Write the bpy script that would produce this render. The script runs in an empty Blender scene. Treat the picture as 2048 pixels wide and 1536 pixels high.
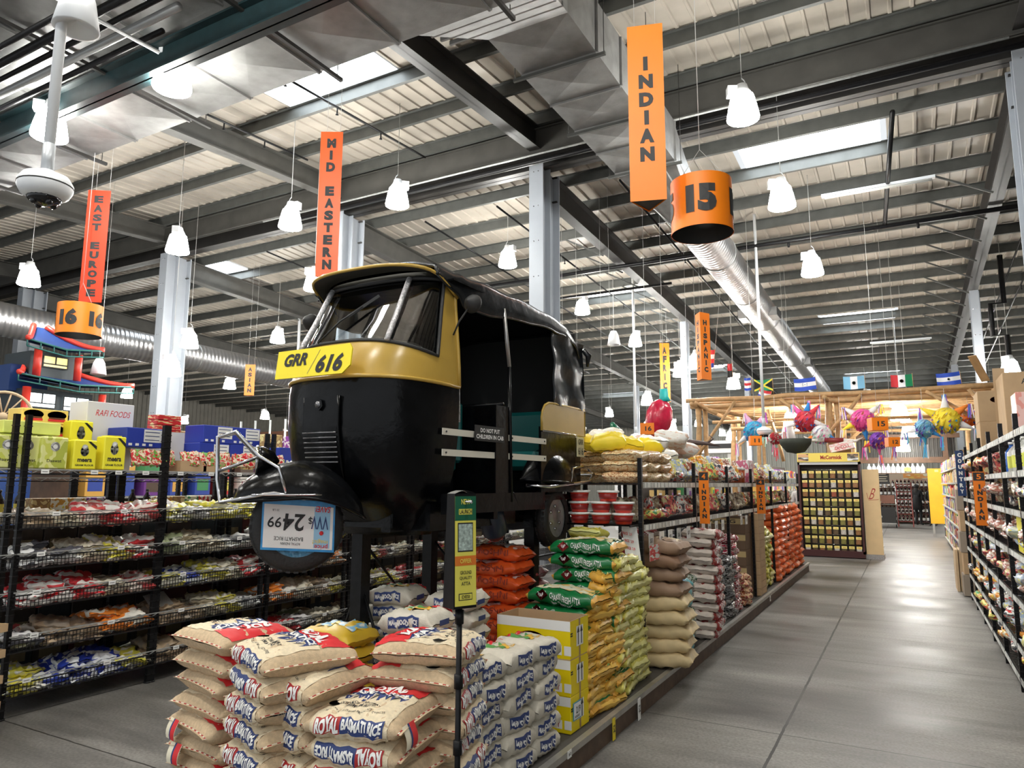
import bpy, bmesh, math, random
from mathutils import Vector, Matrix
R_ = random.Random(7)
SC = bpy.context.scene
COL = SC.collection
# ------------------------------------------------------------------ camera
cam = bpy.data.cameras.new('camera'); cam.lens = 24.888; cam.sensor_width = 36.0; cam.clip_end = 200
co = bpy.data.objects.new('camera', cam); COL.objects.link(co); SC.camera = co
yaw, pitch, roll = .507596, .139146, .003961
fwd = Vector((-math.sin(yaw)*math.cos(pitch), math.cos(yaw)*math.cos(pitch), math.sin(pitch)))
rgt = Vector((math.cos(yaw), math.sin(yaw), 0)); up = rgt.cross(fwd)
r2 = rgt*math.cos(roll)+up*math.sin(roll); u2 = -rgt*math.sin(roll)+up*math.cos(roll)
co.matrix_world = Matrix(((r2.x, u2.x, -fwd.x, 0), (r2.y, u2.y, -fwd.y, 0), (r2.z, u2.z, -fwd.z, 1.6), (0, 0, 0, 1)))
# ------------------------------------------------------------------ light
W = bpy.data.worlds.new('world'); SC.world = W; W.use_nodes = True
W.node_tree.nodes['Background'].inputs[0].default_value = (.93, .97, 1, 1)
W.node_tree.nodes['Background'].inputs[1].default_value = .55
LAMP_EMIT = 80.0
SKY_EMIT = 7.0
SC.view_settings.view_transform = 'Standard'; SC.view_settings.look = 'None'
SC.view_settings.exposure = .75; SC.view_settings.gamma = 1
# ------------------------------------------------------------------ materials
MT = {}
def mat(name, col, rough=.5, metal=0., emit=0., noise=0., nscale=8., bump=0., bscale=60., alpha=1., spec=None):
    if name in MT: return MT[name]
    m = bpy.data.materials.new(name); m.use_nodes = True; MT[name] = m
    nt = m.node_tree; b = nt.nodes['Principled BSDF']
    c = (*col, 1)
    b.inputs['Base Color'].default_value = c; b.inputs['Roughness'].default_value = rough
    b.inputs['Metallic'].default_value = metal
    if spec is not None: b.inputs['Specular IOR Level'].default_value = spec
    if alpha < 1: b.inputs['Alpha'].default_value = alpha
    if emit:
        b.inputs['Emission Color'].default_value = c; b.inputs['Emission Strength'].default_value = emit
    tc = None
    if noise or bump:
        tc = nt.nodes.new('ShaderNodeTexCoord')
    if noise:
        n = nt.nodes.new('ShaderNodeTexNoise'); n.inputs['Scale'].default_value = nscale; n.inputs['Detail'].default_value = 6
        nt.links.new(tc.outputs['Object'], n.inputs['Vector'])
        mp = nt.nodes.new('ShaderNodeMapRange'); mp.inputs[1].default_value = .3; mp.inputs[2].default_value = .7
        mp.inputs[3].default_value = 1-noise; mp.inputs[4].default_value = 1+noise*.6
        nt.links.new(n.outputs['Fac'], mp.inputs[0])
        mx = nt.nodes.new('ShaderNodeVectorMath'); mx.operation = 'SCALE'; mx.inputs[0].default_value = col
        nt.links.new(mp.outputs[0], mx.inputs['Scale']); nt.links.new(mx.outputs[0], b.inputs['Base Color'])
    if bump:
        n = nt.nodes.new('ShaderNodeTexNoise'); n.inputs['Scale'].default_value = bscale; n.inputs['Detail'].default_value = 4
        nt.links.new(tc.outputs['Object'], n.inputs['Vector'])
        bp = nt.nodes.new('ShaderNodeBump'); bp.inputs['Strength'].default_value = bump; bp.inputs['Distance'].default_value = .01
        nt.links.new(n.outputs['Fac'], bp.inputs['Height']); nt.links.new(bp.outputs[0], b.inputs['Normal'])
    return m
def pack(name, cols, scale=3., rough=.35, stretch=(1, 1, 1)):
    """printed plastic or card: blocks of colour"""
    if name in MT: return MT[name]
    m = bpy.data.materials.new(name); m.use_nodes = True; MT[name] = m
    nt = m.node_tree; b = nt.nodes['Principled BSDF']; b.inputs['Roughness'].default_value = rough
    tc = nt.nodes.new('ShaderNodeTexCoord'); mp = nt.nodes.new('ShaderNodeMapping'); mp.inputs['Scale'].default_value = stretch
    oi = nt.nodes.new('ShaderNodeObjectInfo'); ad = nt.nodes.new('ShaderNodeVectorMath'); ad.operation = 'ADD'
    sc = nt.nodes.new('ShaderNodeMath'); sc.operation = 'MULTIPLY'; sc.inputs[1].default_value = 37.
    nt.links.new(oi.outputs['Random'], sc.inputs[0]); nt.links.new(tc.outputs['Generated'], ad.inputs[0]); nt.links.new(sc.outputs[0], ad.inputs[1])
    nt.links.new(ad.outputs[0], mp.inputs[0])
    n = nt.nodes.new('ShaderNodeTexNoise'); n.inputs['Scale'].default_value = scale; n.inputs['Detail'].default_value = 1.6; n.inputs['Roughness'].default_value = .55
    nt.links.new(mp.outputs[0], n.inputs['Vector'])
    rp = nt.nodes.new('ShaderNodeValToRGB'); rp.color_ramp.interpolation = 'CONSTANT'
    el = rp.color_ramp.elements; k = len(cols)
    el[0].position = 0; el[0].color = (*cols[0], 1)
    el[1].position = .42 if k == 2 else .4; el[1].color = (*cols[1], 1)
    for i in range(2, k):
        e = el.new(.4+.2*(i-1)/(k-1)+.04); e.color = (*cols[i], 1)
    nt.links.new(n.outputs['Fac'], rp.inputs[0]); nt.links.new(rp.outputs[0], b.inputs['Base Color'])
    return m
WHITE = (.83, .83, .81); BLACK = (.012, .012, .013)
black_steel = mat('black_steel', (.007, .007, .008), .4, .0, noise=.5, nscale=30, spec=.25)
wire_m = mat('wire_coating', (.02, .02, .022), .35, .4)
red_m = mat('print_red', (.68, .025, .03), .6); dred_m = mat('print_dark_red', (.4, .02, .02), .55)
navy_m = mat('print_navy', (.022, .045, .17), .6); white_m = mat('print_white', WHITE, .6); ink_m = mat('print_black', (.02, .02, .02), .6)
yel_m = mat('print_yellow', (.85, .66, .02), .5); green_m = mat('print_green', (.01, .16, .05), .35)
orange_m = mat('sign_orange', (.82, .20, .001), .5, noise=.05, nscale=2); tag_m = mat('price_tag_card', (.85, .85, .82), .6)
redorange_m = mat('sign_red_orange', (.72, .045, .01), .4)
burlap = mat('burlap', (.66, .5, .32), .9, noise=.16, nscale=60, bump=.5, bscale=350)
chrome = mat('chrome', (.6, .6, .62), .14, 1.)
galv = mat('galvanised_sheet', (.27, .27, .265), .5, .6, noise=.2, nscale=5, bump=.1, bscale=40)
steel_gray = mat('beam_gray_paint', (.060, .058, .052), .55, 0, noise=.22, nscale=3)
purlin_m = mat('purlin_gray', (.085, .088, .082), .5, .2, noise=.18, nscale=4)
dark_beam = mat('beam_dark_paint', (.022, .020, .018), .5, noise=.3, nscale=3)
column_m = mat('column_white_paint', (.36, .39, .43), .4, noise=.06, nscale=2)
wood_m = mat('peeled_log', (.42, .25, .11), .6, noise=.25, nscale=9, bump=.3, bscale=30)
card_m = mat('corrugated_card', (.50, .34, .19), .8, noise=.1, nscale=6)
kerb_m = mat('brown_kerb_board', (.10, .062, .04), .55, noise=.35, nscale=14)
rail_m = mat('price_rail', (.42, .43, .42), .4, .3, noise=.2, nscale=20)
lamp_m = mat('lamp_diffuser_lit', (1, .985, .93), .4, emit=LAMP_EMIT)
sky_m = mat('skylight_lit_panel', (.86, .94, 1), .3, emit=SKY_EMIT)
white_metal = mat('white_enamel', (.72, .74, .76), .35)
cord_m = mat('pale_cord', (.55, .55, .53), .6)
# ------------------------------------------------------------------ mesh builder
TXT = {}
def text_geo(s, bold=.0, cuts=0, shear=0.):
    key = (s, bold, cuts, shear)
    if key in TXT: return TXT[key]
    cu = bpy.data.curves.new('lettering', 'FONT'); cu.body = s; cu.offset = bold; cu.shear = shear
    cu.resolution_u = 2 if len(s) > 8 else 3; cu.space_line = .9
    o = bpy.data.objects.new('lettering', cu); COL.objects.link(o)
    dg = bpy.context.evaluated_depsgraph_get(); dg.update()
    me = bpy.data.meshes.new_from_object(o.evaluated_get(dg))
    bm = bmesh.new(); bm.from_mesh(me)
    xs = [v.co.x for v in bm.verts]; ys = [v.co.y for v in bm.verts]
    x0, x1, y0, y1 = min(xs), max(xs), min(ys), max(ys)
    for v in bm.verts: v.co.x = (v.co.x-x0)/(x1-x0); v.co.y = (v.co.y-y0)/(y1-y0); v.co.z = 0
    for i in range(1, cuts+1):
        bmesh.ops.bisect_plane(bm, geom=bm.verts[:]+bm.edges[:]+bm.faces[:], plane_co=(0, i/(cuts+1), 0), plane_no=(0, 1, 0))
    if cuts:
        n = max(4, len(s))
        for i in range(1, n): bmesh.ops.bisect_plane(bm, geom=bm.verts[:]+bm.edges[:]+bm.faces[:], plane_co=(i/n, 0, 0), plane_no=(1, 0, 0))
    bm.verts.index_update()
    vs = [(v.co.x, v.co.y) for v in bm.verts]; fs = [[v.index for v in f.verts] for f in bm.faces]
    # make all faces counter clockwise
    out = []
    for f in fs:
        a = sum(vs[f[i]][0]*vs[f[(i+1) % len(f)]][1]-vs[f[(i+1) % len(f)]][0]*vs[f[i]][1] for i in range(len(f)))
        out.append(f if a > 0 else f[::-1])
    bm.free(); bpy.data.meshes.remove(me); bpy.data.objects.remove(o); bpy.data.curves.remove(cu)
    TXT[key] = (vs, out, (x1-x0)/(y1-y0)); return TXT[key]
class MB:
    def __init__(s): s.v = []; s.f = []; s.m = []; s.ms = []; s.sm = []
    def mi(s, m):
        if m not in s.ms: s.ms.append(m)
        return s.ms.index(m)
    def add(s, vs, fs, m, smooth=False, M=None):
        b = len(s.v)
        if M is not None: vs = [M @ Vector(v) for v in vs]
        s.v += [tuple(v) for v in vs]; k = s.mi(m)
        for f in fs: s.f.append([i+b for i in f]); s.m.append(k); s.sm.append(smooth)
        return s
    def box(s, x0, x1, y0, y1, z0, z1, m, M=None):
        vs = [(x, y, z) for z in (z0, z1) for y in (y0, y1) for x in (x0, x1)]
        return s.add(vs, [(0, 2, 3, 1), (4, 5, 7, 6), (0, 1, 5, 4), (2, 6, 7, 3), (0, 4, 6, 2), (1, 3, 7, 5)], m, M=M)
    def bbox(s, x0, x1, y0, y1, z0, z1, m, r=.01, M=None):
        """box with chamfered vertical and top edges"""
        def ring(d, z): return [(x0+d+(0 if d else r), y0+d, z), (x1-d-(0 if d else r), y0+d, z), (x1-d, y0+d+(0 if d else r), z), (x1-d, y1-d-(0 if d else r), z),
                                (x1-d-(0 if d else r), y1-d, z), (x0+d+(0 if d else r), y1-d, z), (x0+d, y1-d-(0 if d else r), z), (x0+d, y0+d+(0 if d else r), z)]
        vs = ring(r, z0)+ring(0, z0+r)+ring(0, z1-r)+ring(r, z1)
        fs = [tuple(range(7, -1, -1)), tuple(range(24, 32))]
        for k in range(3):
            for i in range(8): j = (i+1) % 8; fs.append((k*8+i, k*8+j, k*8+8+j, k*8+8+i))
        return s.add(vs, fs, m, M=M)
    def tube(s, pts, r, m, n=6, caps=True, smooth=True):
        pts = [Vector(p) for p in pts]; rs = r if isinstance(r, (list, tuple)) else [r]*len(pts); vs = []; fs = []
        pu = None
        for i, p in enumerate(pts):
            d = (pts[min(i+1, len(pts)-1)]-pts[max(i-1, 0)]).normalized()
            if pu is None: pu = d.orthogonal().normalized()
            pu = (pu-d*pu.dot(d)).normalized(); w = d.cross(pu)
            for k in range(n):
                a = 2*math.pi*k/n; vs.append(p+(pu*math.cos(a)+w*math.sin(a))*rs[i])
        for i in range(len(pts)-1):
            for k in range(n): j = (k+1) % n; fs.append((i*n+k, i*n+j, i*n+n+j, i*n+n+k))
        if caps: fs += [tuple(range(n-1, -1, -1)), tuple(range(len(vs)-n, len(vs)))]
        return s.add(vs, fs, m, smooth)
    def bar(s, a, b, w, h, m):
        """rectangular bar from a to b, w wide, h high"""
        a = Vector(a); b = Vector(b); d = (b-a).normalized(); u = Vector((0, 0, 1)) if abs(d.z) < .95 else Vector((0, 1, 0))
        x = d.cross(u).normalized()*w/2; y = x.cross(d).normalized()*h/2
        vs = [p+i*x+j*y for p in (a, b) for i, j in ((-1, -1), (1, -1), (1, 1), (-1, 1))]
        return s.add(vs, [(0, 1, 2, 3), (7, 6, 5, 4), (0, 4, 5, 1), (1, 5, 6, 2), (2, 6, 7, 3), (3, 7, 4, 0)], m)
    def lathe(s, prof, m, n=20, M=None, smooth=True):
        vs = [(r*math.cos(2*math.pi*k/n), r*math.sin(2*math.pi*k/n), z) for r, z in prof for k in range(n)]; fs = []
        for i in range(len(prof)-1):
            for k in range(n): j = (k+1) % n; fs.append((i*n+k, i*n+j, i*n+n+j, i*n+n+k))
        if prof[0][0] > 1e-6: fs.append(tuple(range(n-1, -1, -1)))
        if prof[-1][0] > 1e-6: fs.append(tuple(range(len(vs)-n, len(vs))))
        return s.add(vs, fs, m, smooth, M)
    def prism(s, poly, z0, z1, m, M=None):
        n = len(poly); vs = [(x, y, z0) for x, y in poly]+[(x, y, z1) for x, y in poly]
        fs = [tuple(range(n-1, -1, -1)), tuple(range(n, 2*n))]+[(i, (i+1) % n, n+(i+1) % n, n+i) for i in range(n)]
        return s.add(vs, fs, m, M=M)
    def grid(s, fn, nu, nv, m, smooth=True, flip=False):
        vs = [fn(i/nu, j/nv) for j in range(nv+1) for i in range(nu+1)]; fs = []
        for j in range(nv):
            for i in range(nu):
                a = j*(nu+1)+i; f = (a, a+1, a+nu+2, a+nu+1); fs.append(f[::-1] if flip else f)
        return s.add(vs, fs, m, smooth)
    def text(s, t, M, w, h, m, bold=.02, shear=0., ctr=True):
        """flat lettering in the local XY plane of M, w wide and h high"""
        vs, fs, asp = text_geo(t, bold, 0, shear)
        if w is None: w = h*asp
        o = (.5, .5) if ctr else (0, 0)
        return s.add([((x-o[0])*w, (y-o[1])*h, 0) for x, y in vs], fs, m, M=M)
    def map_text(s, t, fn, m, bold=.02, cuts=3):
        vs, fs, _ = text_geo(t, bold, cuts)
        return s.add([fn(x, y) for x, y in vs], fs, m)
    def sphere(s, c, r, m, n=12, k=8, sc=(1, 1, 1)):
        pr = [(math.sin(math.pi*i/k)*r, -math.cos(math.pi*i/k)*r) for i in range(k+1)]
        pr[0] = (1e-7, -r); pr[-1] = (1e-7, r)
        return s.lathe(pr, m, n, Matrix.Translation(c) @ Matrix.Diagonal((*sc, 1)))
    def build(s, name, parent=None, loc=None, rot=None):
        me = bpy.data.meshes.new(name); me.from_pydata(s.v, [], s.f)
        for m in s.ms: me.materials.append(m)
        me.polygons.foreach_set('material_index', s.m); me.polygons.foreach_set('use_smooth', s.sm); me.update()
        o = bpy.data.objects.new(name, me); COL.objects.link(o)
        if parent: o.parent = parent
        if loc: o.location = loc
        if rot is not None: o.rotation_euler = rot if isinstance(rot, (tuple, list)) else (0, 0, rot)
        return o
def frame(origin, xdir, ydir):
    x = Vector(xdir).normalized(); y = Vector(ydir).normalized(); z = x.cross(y)
    return Matrix(((x.x, y.x, z.x, origin[0]), (x.y, y.y, z.y, origin[1]), (x.z, y.z, z.z, origin[2]), (0, 0, 0, 1)))
FR = lambda o: frame(o, (1, 0, 0), (0, 0, 1))          # text facing -Y
FX = lambda o: frame(o, (0, 1, 0), (0, 0, 1))          # text facing +X
FL = lambda o: frame(o, (0, -1, 0), (0, 0, 1))         # text facing -X
def empty(name, loc=(0, 0, 0), rz=0):
    o = bpy.data.objects.new(name, None); COL.objects.link(o); o.location = loc; o.rotation_euler = (0, 0, rz); o.empty_display_size = .1; return o
def tag(o, label, cat, group=None, kind=None):
    o['label'] = label; o['category'] = cat
    if group: o['group'] = group
    if kind: o['kind'] = kind
    return o
def struct(o): o['kind'] = 'structure'; return o
def dup(o, loc, rot=0., label=None, group=None, scale=None):
    r = o.copy(); COL.objects.link(r); r.location = loc; r.rotation_euler = rot if isinstance(rot, (tuple, list)) else (0, 0, rot)
    if scale: r.scale = scale
    if label: r['label'] = label
    if group: r['group'] = group
    for ch in o.children:
        c = ch.copy(); COL.objects.link(c); c.parent = r
        for g in ch.children:
            d = g.copy(); COL.objects.link(d); d.parent = c
    return r
class Kind:
    """one kind of thing: the first placed is the built one, later ones are copies of it"""
    all = []
    def __init__(s, root, cat): s.o = root; s.used = False; s.cat = cat; Kind.all.append(s)
    def put(s, loc, rot=0., label='', group=None, scale=None):
        if not s.used:
            s.used = True; o = s.o; o.location = loc; o.rotation_euler = rot if isinstance(rot, (tuple, list)) else (0, 0, rot)
            if scale: o.scale = scale
            o['category'] = s.cat; o['label'] = label
            if group: o['group'] = group
            return o
        o = dup(s.o, loc, rot, label, group, scale or (1, 1, 1)); 
        if not group and 'group' in o: del o['group']
        return o
ORD = ['first', 'second', 'third', 'fourth', 'fifth', 'sixth', 'seventh', 'eighth', 'ninth', 'tenth', 'eleventh', 'twelfth', 'thirteenth']
# ================================================================== SETTING
def floor_mat():
    m = bpy.data.materials.new('polished_concrete'); m.use_nodes = True; nt = m.node_tree; b = nt.nodes['Principled BSDF']
    N = nt.nodes.new; L = nt.links.new
    g = N('ShaderNodeNewGeometry'); sp = N('ShaderNodeSeparateXYZ'); L(g.outputs['Position'], sp.inputs[0])
    def line(sock, off, period, half):
        a = N('ShaderNodeMath'); a.operation = 'SUBTRACT'; L(sock, a.inputs[0]); a.inputs[1].default_value = off
        n = N('ShaderNodeTexNoise'); n.inputs['Scale'].default_value = 9.; L(g.outputs['Position'], n.inputs['Vector'])
        k = N('ShaderNodeMath'); k.operation = 'MULTIPLY_ADD'; L(n.outputs['Fac'], k.inputs[0]); k.inputs[1].default_value = .012; L(a.outputs[0], k.inputs[2])
        d = N('ShaderNodeMath'); d.operation = 'PINGPONG'; L(k.outputs[0], d.inputs[0]); d.inputs[1].default_value = period/2
        l = N('ShaderNodeMath'); l.operation = 'LESS_THAN'; L(d.outputs[0], l.inputs[0]); l.inputs[1].default_value = half; return l.outputs[0]
    l1 = line(sp.outputs['X'], -.82, 4.66, .009); l2 = line(sp.outputs['Y'], 5.085, 2.33, .005)
    mx = N('ShaderNodeMath'); mx.operation = 'MAXIMUM'; L(l1, mx.inputs[0]); L(l2, mx.inputs[1])
    n1 = N('ShaderNodeTexNoise'); n1.inputs['Scale'].default_value = 1.1; n1.inputs['Detail'].default_value = 7; n1.inputs['Distortion'].default_value = .15
    mpp = N('ShaderNodeMapping'); mpp.inputs['Scale'].default_value = (.5, 1.3, 1); L(g.outputs['Position'], mpp.inputs[0]); L(mpp.outputs[0], n1.inputs['Vector'])
    rp = N('ShaderNodeValToRGB'); e = rp.color_ramp.elements
    e[0].position = .3; e[0].color = (.085, .08, .074, 1); e[1].position = .70; e[1].color = (.285, .27, .25, 1)
    L(n1.outputs['Fac'], rp.inputs[0])
    n2 = N('ShaderNodeTexNoise'); n2.inputs['Scale'].default_value = 55; n2.inputs['Detail'].default_value = 3; L(g.outputs['Position'], n2.inputs['Vector'])
    mr = N('ShaderNodeMapRange'); mr.inputs[1].default_value = .3; mr.inputs[2].default_value = .7; mr.inputs[3].default_value = .74; mr.inputs[4].default_value = 1.2; L(n2.outputs['Fac'], mr.inputs[0])
    n3 = N('ShaderNodeTexNoise'); n3.inputs['Scale'].default_value = 1.; n3.inputs['Detail'].default_value = 8; n3.inputs['Roughness'].default_value = .65
    m3 = N('ShaderNodeMapping'); m3.inputs['Scale'].default_value = (.7, 4.5, 1); m3.inputs['Rotation'].default_value = (0, 0, .12); L(g.outputs['Position'], m3.inputs[0]); L(m3.outputs[0], n3.inputs['Vector'])
    q3 = N('ShaderNodeMapRange'); q3.inputs[1].default_value = .3; q3.inputs[2].default_value = .7; q3.inputs[3].default_value = .68; q3.inputs[4].default_value = 1.22; L(n3.outputs['Fac'], q3.inputs[0])
    mu = N('ShaderNodeMath'); mu.operation = 'MULTIPLY'; L(q3.outputs[0], mu.inputs[0]); L(mr.outputs[0], mu.inputs[1])
    sc = N('ShaderNodeVectorMath'); sc.operation = 'SCALE'; L(rp.outputs[0], sc.inputs[0]); L(mu.outputs[0], sc.inputs['Scale'])
    mi = N('ShaderNodeMix'); mi.data_type = 'RGBA'; L(mx.outputs[0], mi.inputs['Factor']); L(sc.outputs[0], mi.inputs['A']); mi.inputs['B'].default_value = (.03, .028, .025, 1)
    L(mi.outputs['Result'], b.inputs['Base Color'])
    r = N('ShaderNodeMapRange'); r.inputs[1].default_value = .3; r.inputs[2].default_value = .7; r.inputs[3].default_value = .36; r.inputs[4].default_value = .54
    L(n1.outputs['Fac'], r.inputs[0]); L(r.outputs[0], b.inputs['Roughness']); b.inputs['Specular IOR Level'].default_value = .27
    pass
    return m
mb = MB(); mb.add([(-42, -4, 0), (14, -4, 0), (14, 56, 0), (-42, 56, 0)], [(0, 1, 2, 3)], floor_mat()); struct(mb.build('floor'))
def zn(y): return 8.75-.065*(12-y)        # deck height on the near side of the main girder
def zf(y): return 8.0-.05*(y-12)          # and on the far side
def deck_z(y): return zn(y) if y < 12 else zf(y)
deck_m = mat('ribbed_deck', (.42, .38, .322), .45, .0, noise=.22, nscale=1.3)
def deck(name, y0, y1, fz, holes):
    """corrugated deck whose ribs run along Y; holes are (x0, x1, y0, y1) for skylights"""
    mb = MB(); prof = []; x = -42.
    while x < 14:
        prof += [(x, 0), (x+.12, 0), (x+.135, -.028), (x+.175, -.028), (x+.19, 0)]; x += .29
    ys = sorted({y0, y1} | {h[2] for h in holes} | {h[3] for h in holes})
    for a, b in zip(ys, ys[1:]):
        seg = []; 
        def flush():
            if len(seg) > 1:
                vs = [(px, yy, fz(yy)+pz) for yy in (a, b) for px, pz in seg]; n = len(seg)
                mb.add(vs, [(i, i+n, i+n+1, i+1) for i in range(n-1)], deck_m)
        for px, pz in prof:
            if any(h[0] < px < h[1] and h[2] <= a+1e-6 and h[3] >= b-1e-6 for h in holes): flush(); seg = []
            else: seg.append((px, pz))
        flush()
    return struct(mb.build(name))
SKY = [(-9.6, -7.1, 7.95, 8.95), (-2.45, -.05, 13.1, 14.35), (-8.7, -6.3, 20.2, 21.4), (-18.8, -16.8, 12.9, 14.0), (-2.3, -.05, 25.7, 26.9), (-2.3, -.05, 36.2, 37.4), (-8.7, -6.3, 32.0, 33.2), (-15, -12.6, 26, 27.2), (-15, -12.6, 37, 38.2)]
deck('ceiling', -4, 12, zn, [h for h in SKY if h[2] < 12]); deck('ceiling', 12, 56, zf, [h for h in SKY if h[2] > 12])
for i, (x0, x1, y0, y1) in enumerate(SKY):
    mb = MB(); z0, z1 = deck_z(y0)+.12, deck_z(y1)+.12
    mb.add([(x0, y0, z0), (x1, y0, z0), (x1, y1, z1), (x0, y1, z1)], [(0, 3, 2, 1)], sky_m)
    for a, b in (((x0, y0), (x1, y0)), ((x1, y0), (x1, y1)), ((x1, y1), (x0, y1)), ((x0, y1), (x0, y0))):
        za, zb = deck_z(a[1]), deck_z(b[1])
        mb.add([(a[0], a[1], za-.03), (b[0], b[1], zb-.03), (b[0], b[1], zb+.13), (a[0], a[1], za+.13)], [(0, 1, 2, 3)], white_metal)
    struct(mb.build('window_%d' % (i+1)))
# purlins
def purlin(y, x0=-42, x1=14):
    z = deck_z(y)-.03; mb = MB()
    mb.box(x0, x1, y, y+.012, z-.21, z, purlin_m); mb.box(x0, x1, y, y+.07, z-.222, z-.21, purlin_m); mb.box(x0, x1, y-.06, y, z-.012, z, purlin_m)
    mb.box(x0, x1, y+.06, y+.07, z-.21, z-.185, purlin_m)
    struct(mb.build('purlin_beam'))
y = 11.45
while y > 1: purlin(y); y -= 1.32
y = 12.75
while y < 52: purlin(y); y += 1.32
def ibeam(name, path, w, m, web=.02):
    """I-beam following path [(point_bottom, point_top)] in the YZ plane at x = p.x or along X"""
    mb = MB()
    for (b0, t0), (b1, t1) in zip(path, path[1:]):
        b0, t0, b1, t1 = map(Vector, (b0, t0, b1, t1)); d = (b1-b0); s = Vector((1, 0, 0)) if abs(d.y) > abs(d.x) else Vector((0, 1, 0))
        def slab(p, q, hw, th):
            vs = [p-s*hw, p+s*hw, q+s*hw, q-s*hw]; vs += [v+Vector((0, 0, th)) for v in vs]
            mb.add(vs, [(3, 2, 1, 0), (4, 5, 6, 7), (0, 1, 5, 4), (1, 2, 6, 5), (2, 3, 7, 6), (3, 0, 4, 7)], m)
        slab(b0, b1, w/2, .025); slab(t0-Vector((0, 0, .025)), t1-Vector((0, 0, .025)), w/2, .025)
        h = s*web/2; vs = [b0-h, b0+h, b1+h, b1-h, t0-h, t0+h, t1+h, t1-h]
        mb.add(vs, [(3, 2, 1, 0), (4, 5, 6, 7), (0, 1, 5, 4), (1, 2, 6, 5), (2, 3, 7, 6), (3, 0, 4, 7)], m)
    return struct(mb.build(name))
CX = [1.82, -5.95, -11.05, -17.3, -24.5]
for x in CX:
    m = steel_gray if x < -7 else dark_beam
    ibeam('rafter_beam', [((x, 1, zn(1)-.72), (x, 1, zn(1)-.25)), ((x, 11.7, 8.03), (x, 11.7, zn(11.7)-.25))], .24, m)
    ibeam('rafter_beam', [((x, 12.3, 7.2), (x, 12.3, 7.74)), ((x, 22, 6.78), (x, 22, zf(22)-.25)), ((x, 52, 5.45), (x, 52, zf(52)-.25))], .24, m)
    y = 15.35; mb = MB()
    while y < 34:      # flange braces from the purlins down to the rafter
        mb.bar((x-1.1, y, zf(y)-.26), (x-.1, y, zf(y)-.83), .035, .035, purlin_m); y += 1.32
    struct(mb.build('rafter_brace_beam'))
for x0, x1 in [(14, 1.82)]+list(zip(CX, CX[1:]))+[(-24.5, -42)]:
    ibeam('girder_beam', [((x1, 12, 7.77), (x1, 12, 8.7)), ((x0, 12, 7.77), (x0, 12, 8.7))], .28, dark_beam)
    ibeam('girder_beam', [((x1, 11.6, 7.95), (x1, 11.6, 8.45)), ((x0, 11.6, 7.95), (x0, 11.6, 8.45))], .12, steel_gray)
def column(x, y, h, d=.75, w=.3):
    mb = MB(); mb.box(x-w/2, x+w/2, y-d/2, y-d/2+.03, 0, h, column_m); mb.box(x-w/2, x+w/2, y+d/2-.03, y+d/2, 0, h, column_m)
    mb.box(x-.015, x+.015, y-d/2+.03, y+d/2-.03, 0, h, column_m); mb.box(x-w/2+.02, x+.13, y-.02, y+.0, 0, h, column_m)
    z = .6
    while z < h:
        for dx in (-.05, .05): mb.tube([(x+dx, y-d/2-.006, z), (x+dx, y-d/2, z)], .012, chrome, 6)
        z += .7
    struct(mb.build('column'))
for x, h in zip(CX, (7.8, 7.76, 7.76, 7.76, 7.76)): column(x, 12, h)
for x in CX[:4]: column(x, 22, 6.7, .36, .2); column(x, 32, 6.2, .3, .2)
# walls
wall_m = mat('ribbed_wall_sheet', (.20, .19, .165), .5, .1, noise=.15, nscale=2)
def ribwall(name, p0, p1, z0, z1, m, pitch=.3, dep=.05):
    p0 = Vector(p0); p1 = Vector(p1); d = (p1-p0); n = int(d.length/pitch); d.normalize(); nn = Vector((-d.y, d.x)); vs = []
    prof = []
    for i in range(n): 
        for t, o in ((0, 0), (.5, 0), (.6, dep), (.9, dep)): prof.append(p0+d*((i+t)*pitch)+nn*o)
    k = len(prof); vs = [(p.x, p.y, z) for z in (z0, z1) for p in prof]
    mb = MB(); mb.add(vs, [(i, i+1, k+i+1, k+i) for i in range(k-1)], m); return struct(mb.build(name))
ribwall('wall_back', (-42, 52.0), (14, 52.0), 0, 6.4, mat('back_wall_sheet', (.30, .30, .27), .6))
ribwall('wall_left', (-34, 14.2), (-25.2, 14.2), 0, 7.8, wall_m)
ribwall('wall_far_left', (-41.5, -4), (-41.5, 52), 0, 8, wall_m)
ribwall('wall_right', (13.5, 52), (13.5, -4), 0, 8, wall_m)
# ------------------------------------------------------------------ ducts
def crossbroken(mb, p, q, r_, s_, dep, m):
    c = (Vector(p)+Vector(q)+Vector(r_)+Vector(s_))/4+Vector(dep); mb.add([p, q, r_, s_, c], [(0, 1, 4), (1, 2, 4), (2, 3, 4), (3, 0, 4)], m)
D1 = empty('rectangular_duct', (-9, 4.7, 6.6)); tag(D1, 'wide galvanised rectangular air duct with cross-creased panels crossing overhead at upper left', 'air duct')
D1.location = (0, 0, 0)
mb = MB(); fl = mb; x = -17.; ya, yb, zb, zt = 3.3, 5.92, 6.6, 7.55
while x < -3.4:
    for y0, y1 in ((ya, 4.5), (4.75, yb)):
        crossbroken(mb, (x, y0, zb), (x, y1, zb), (x+1.22, y1, zb), (x+1.22, y0, zb), (0, 0, -.035), galv)
    crossbroken(mb, (x, yb, zb), (x, yb, zt), (x+1.22, yb, zt), (x+1.22, yb, zb), (0, .03, 0), galv)
    crossbroken(mb, (x+1.22, ya, zb), (x+1.22, ya, zt), (x, ya, zt), (x, ya, zb), (0, -.03, 0), galv)
    for y0, y1 in ((ya, 4.5), (4.75, yb)): fl.box(x-.012, x+.012, y0, y1, zb-.03, zb, galv)
    fl.box(x-.012, x+.012, yb, yb+.03, zb, zt, galv); x += 1.22
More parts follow.
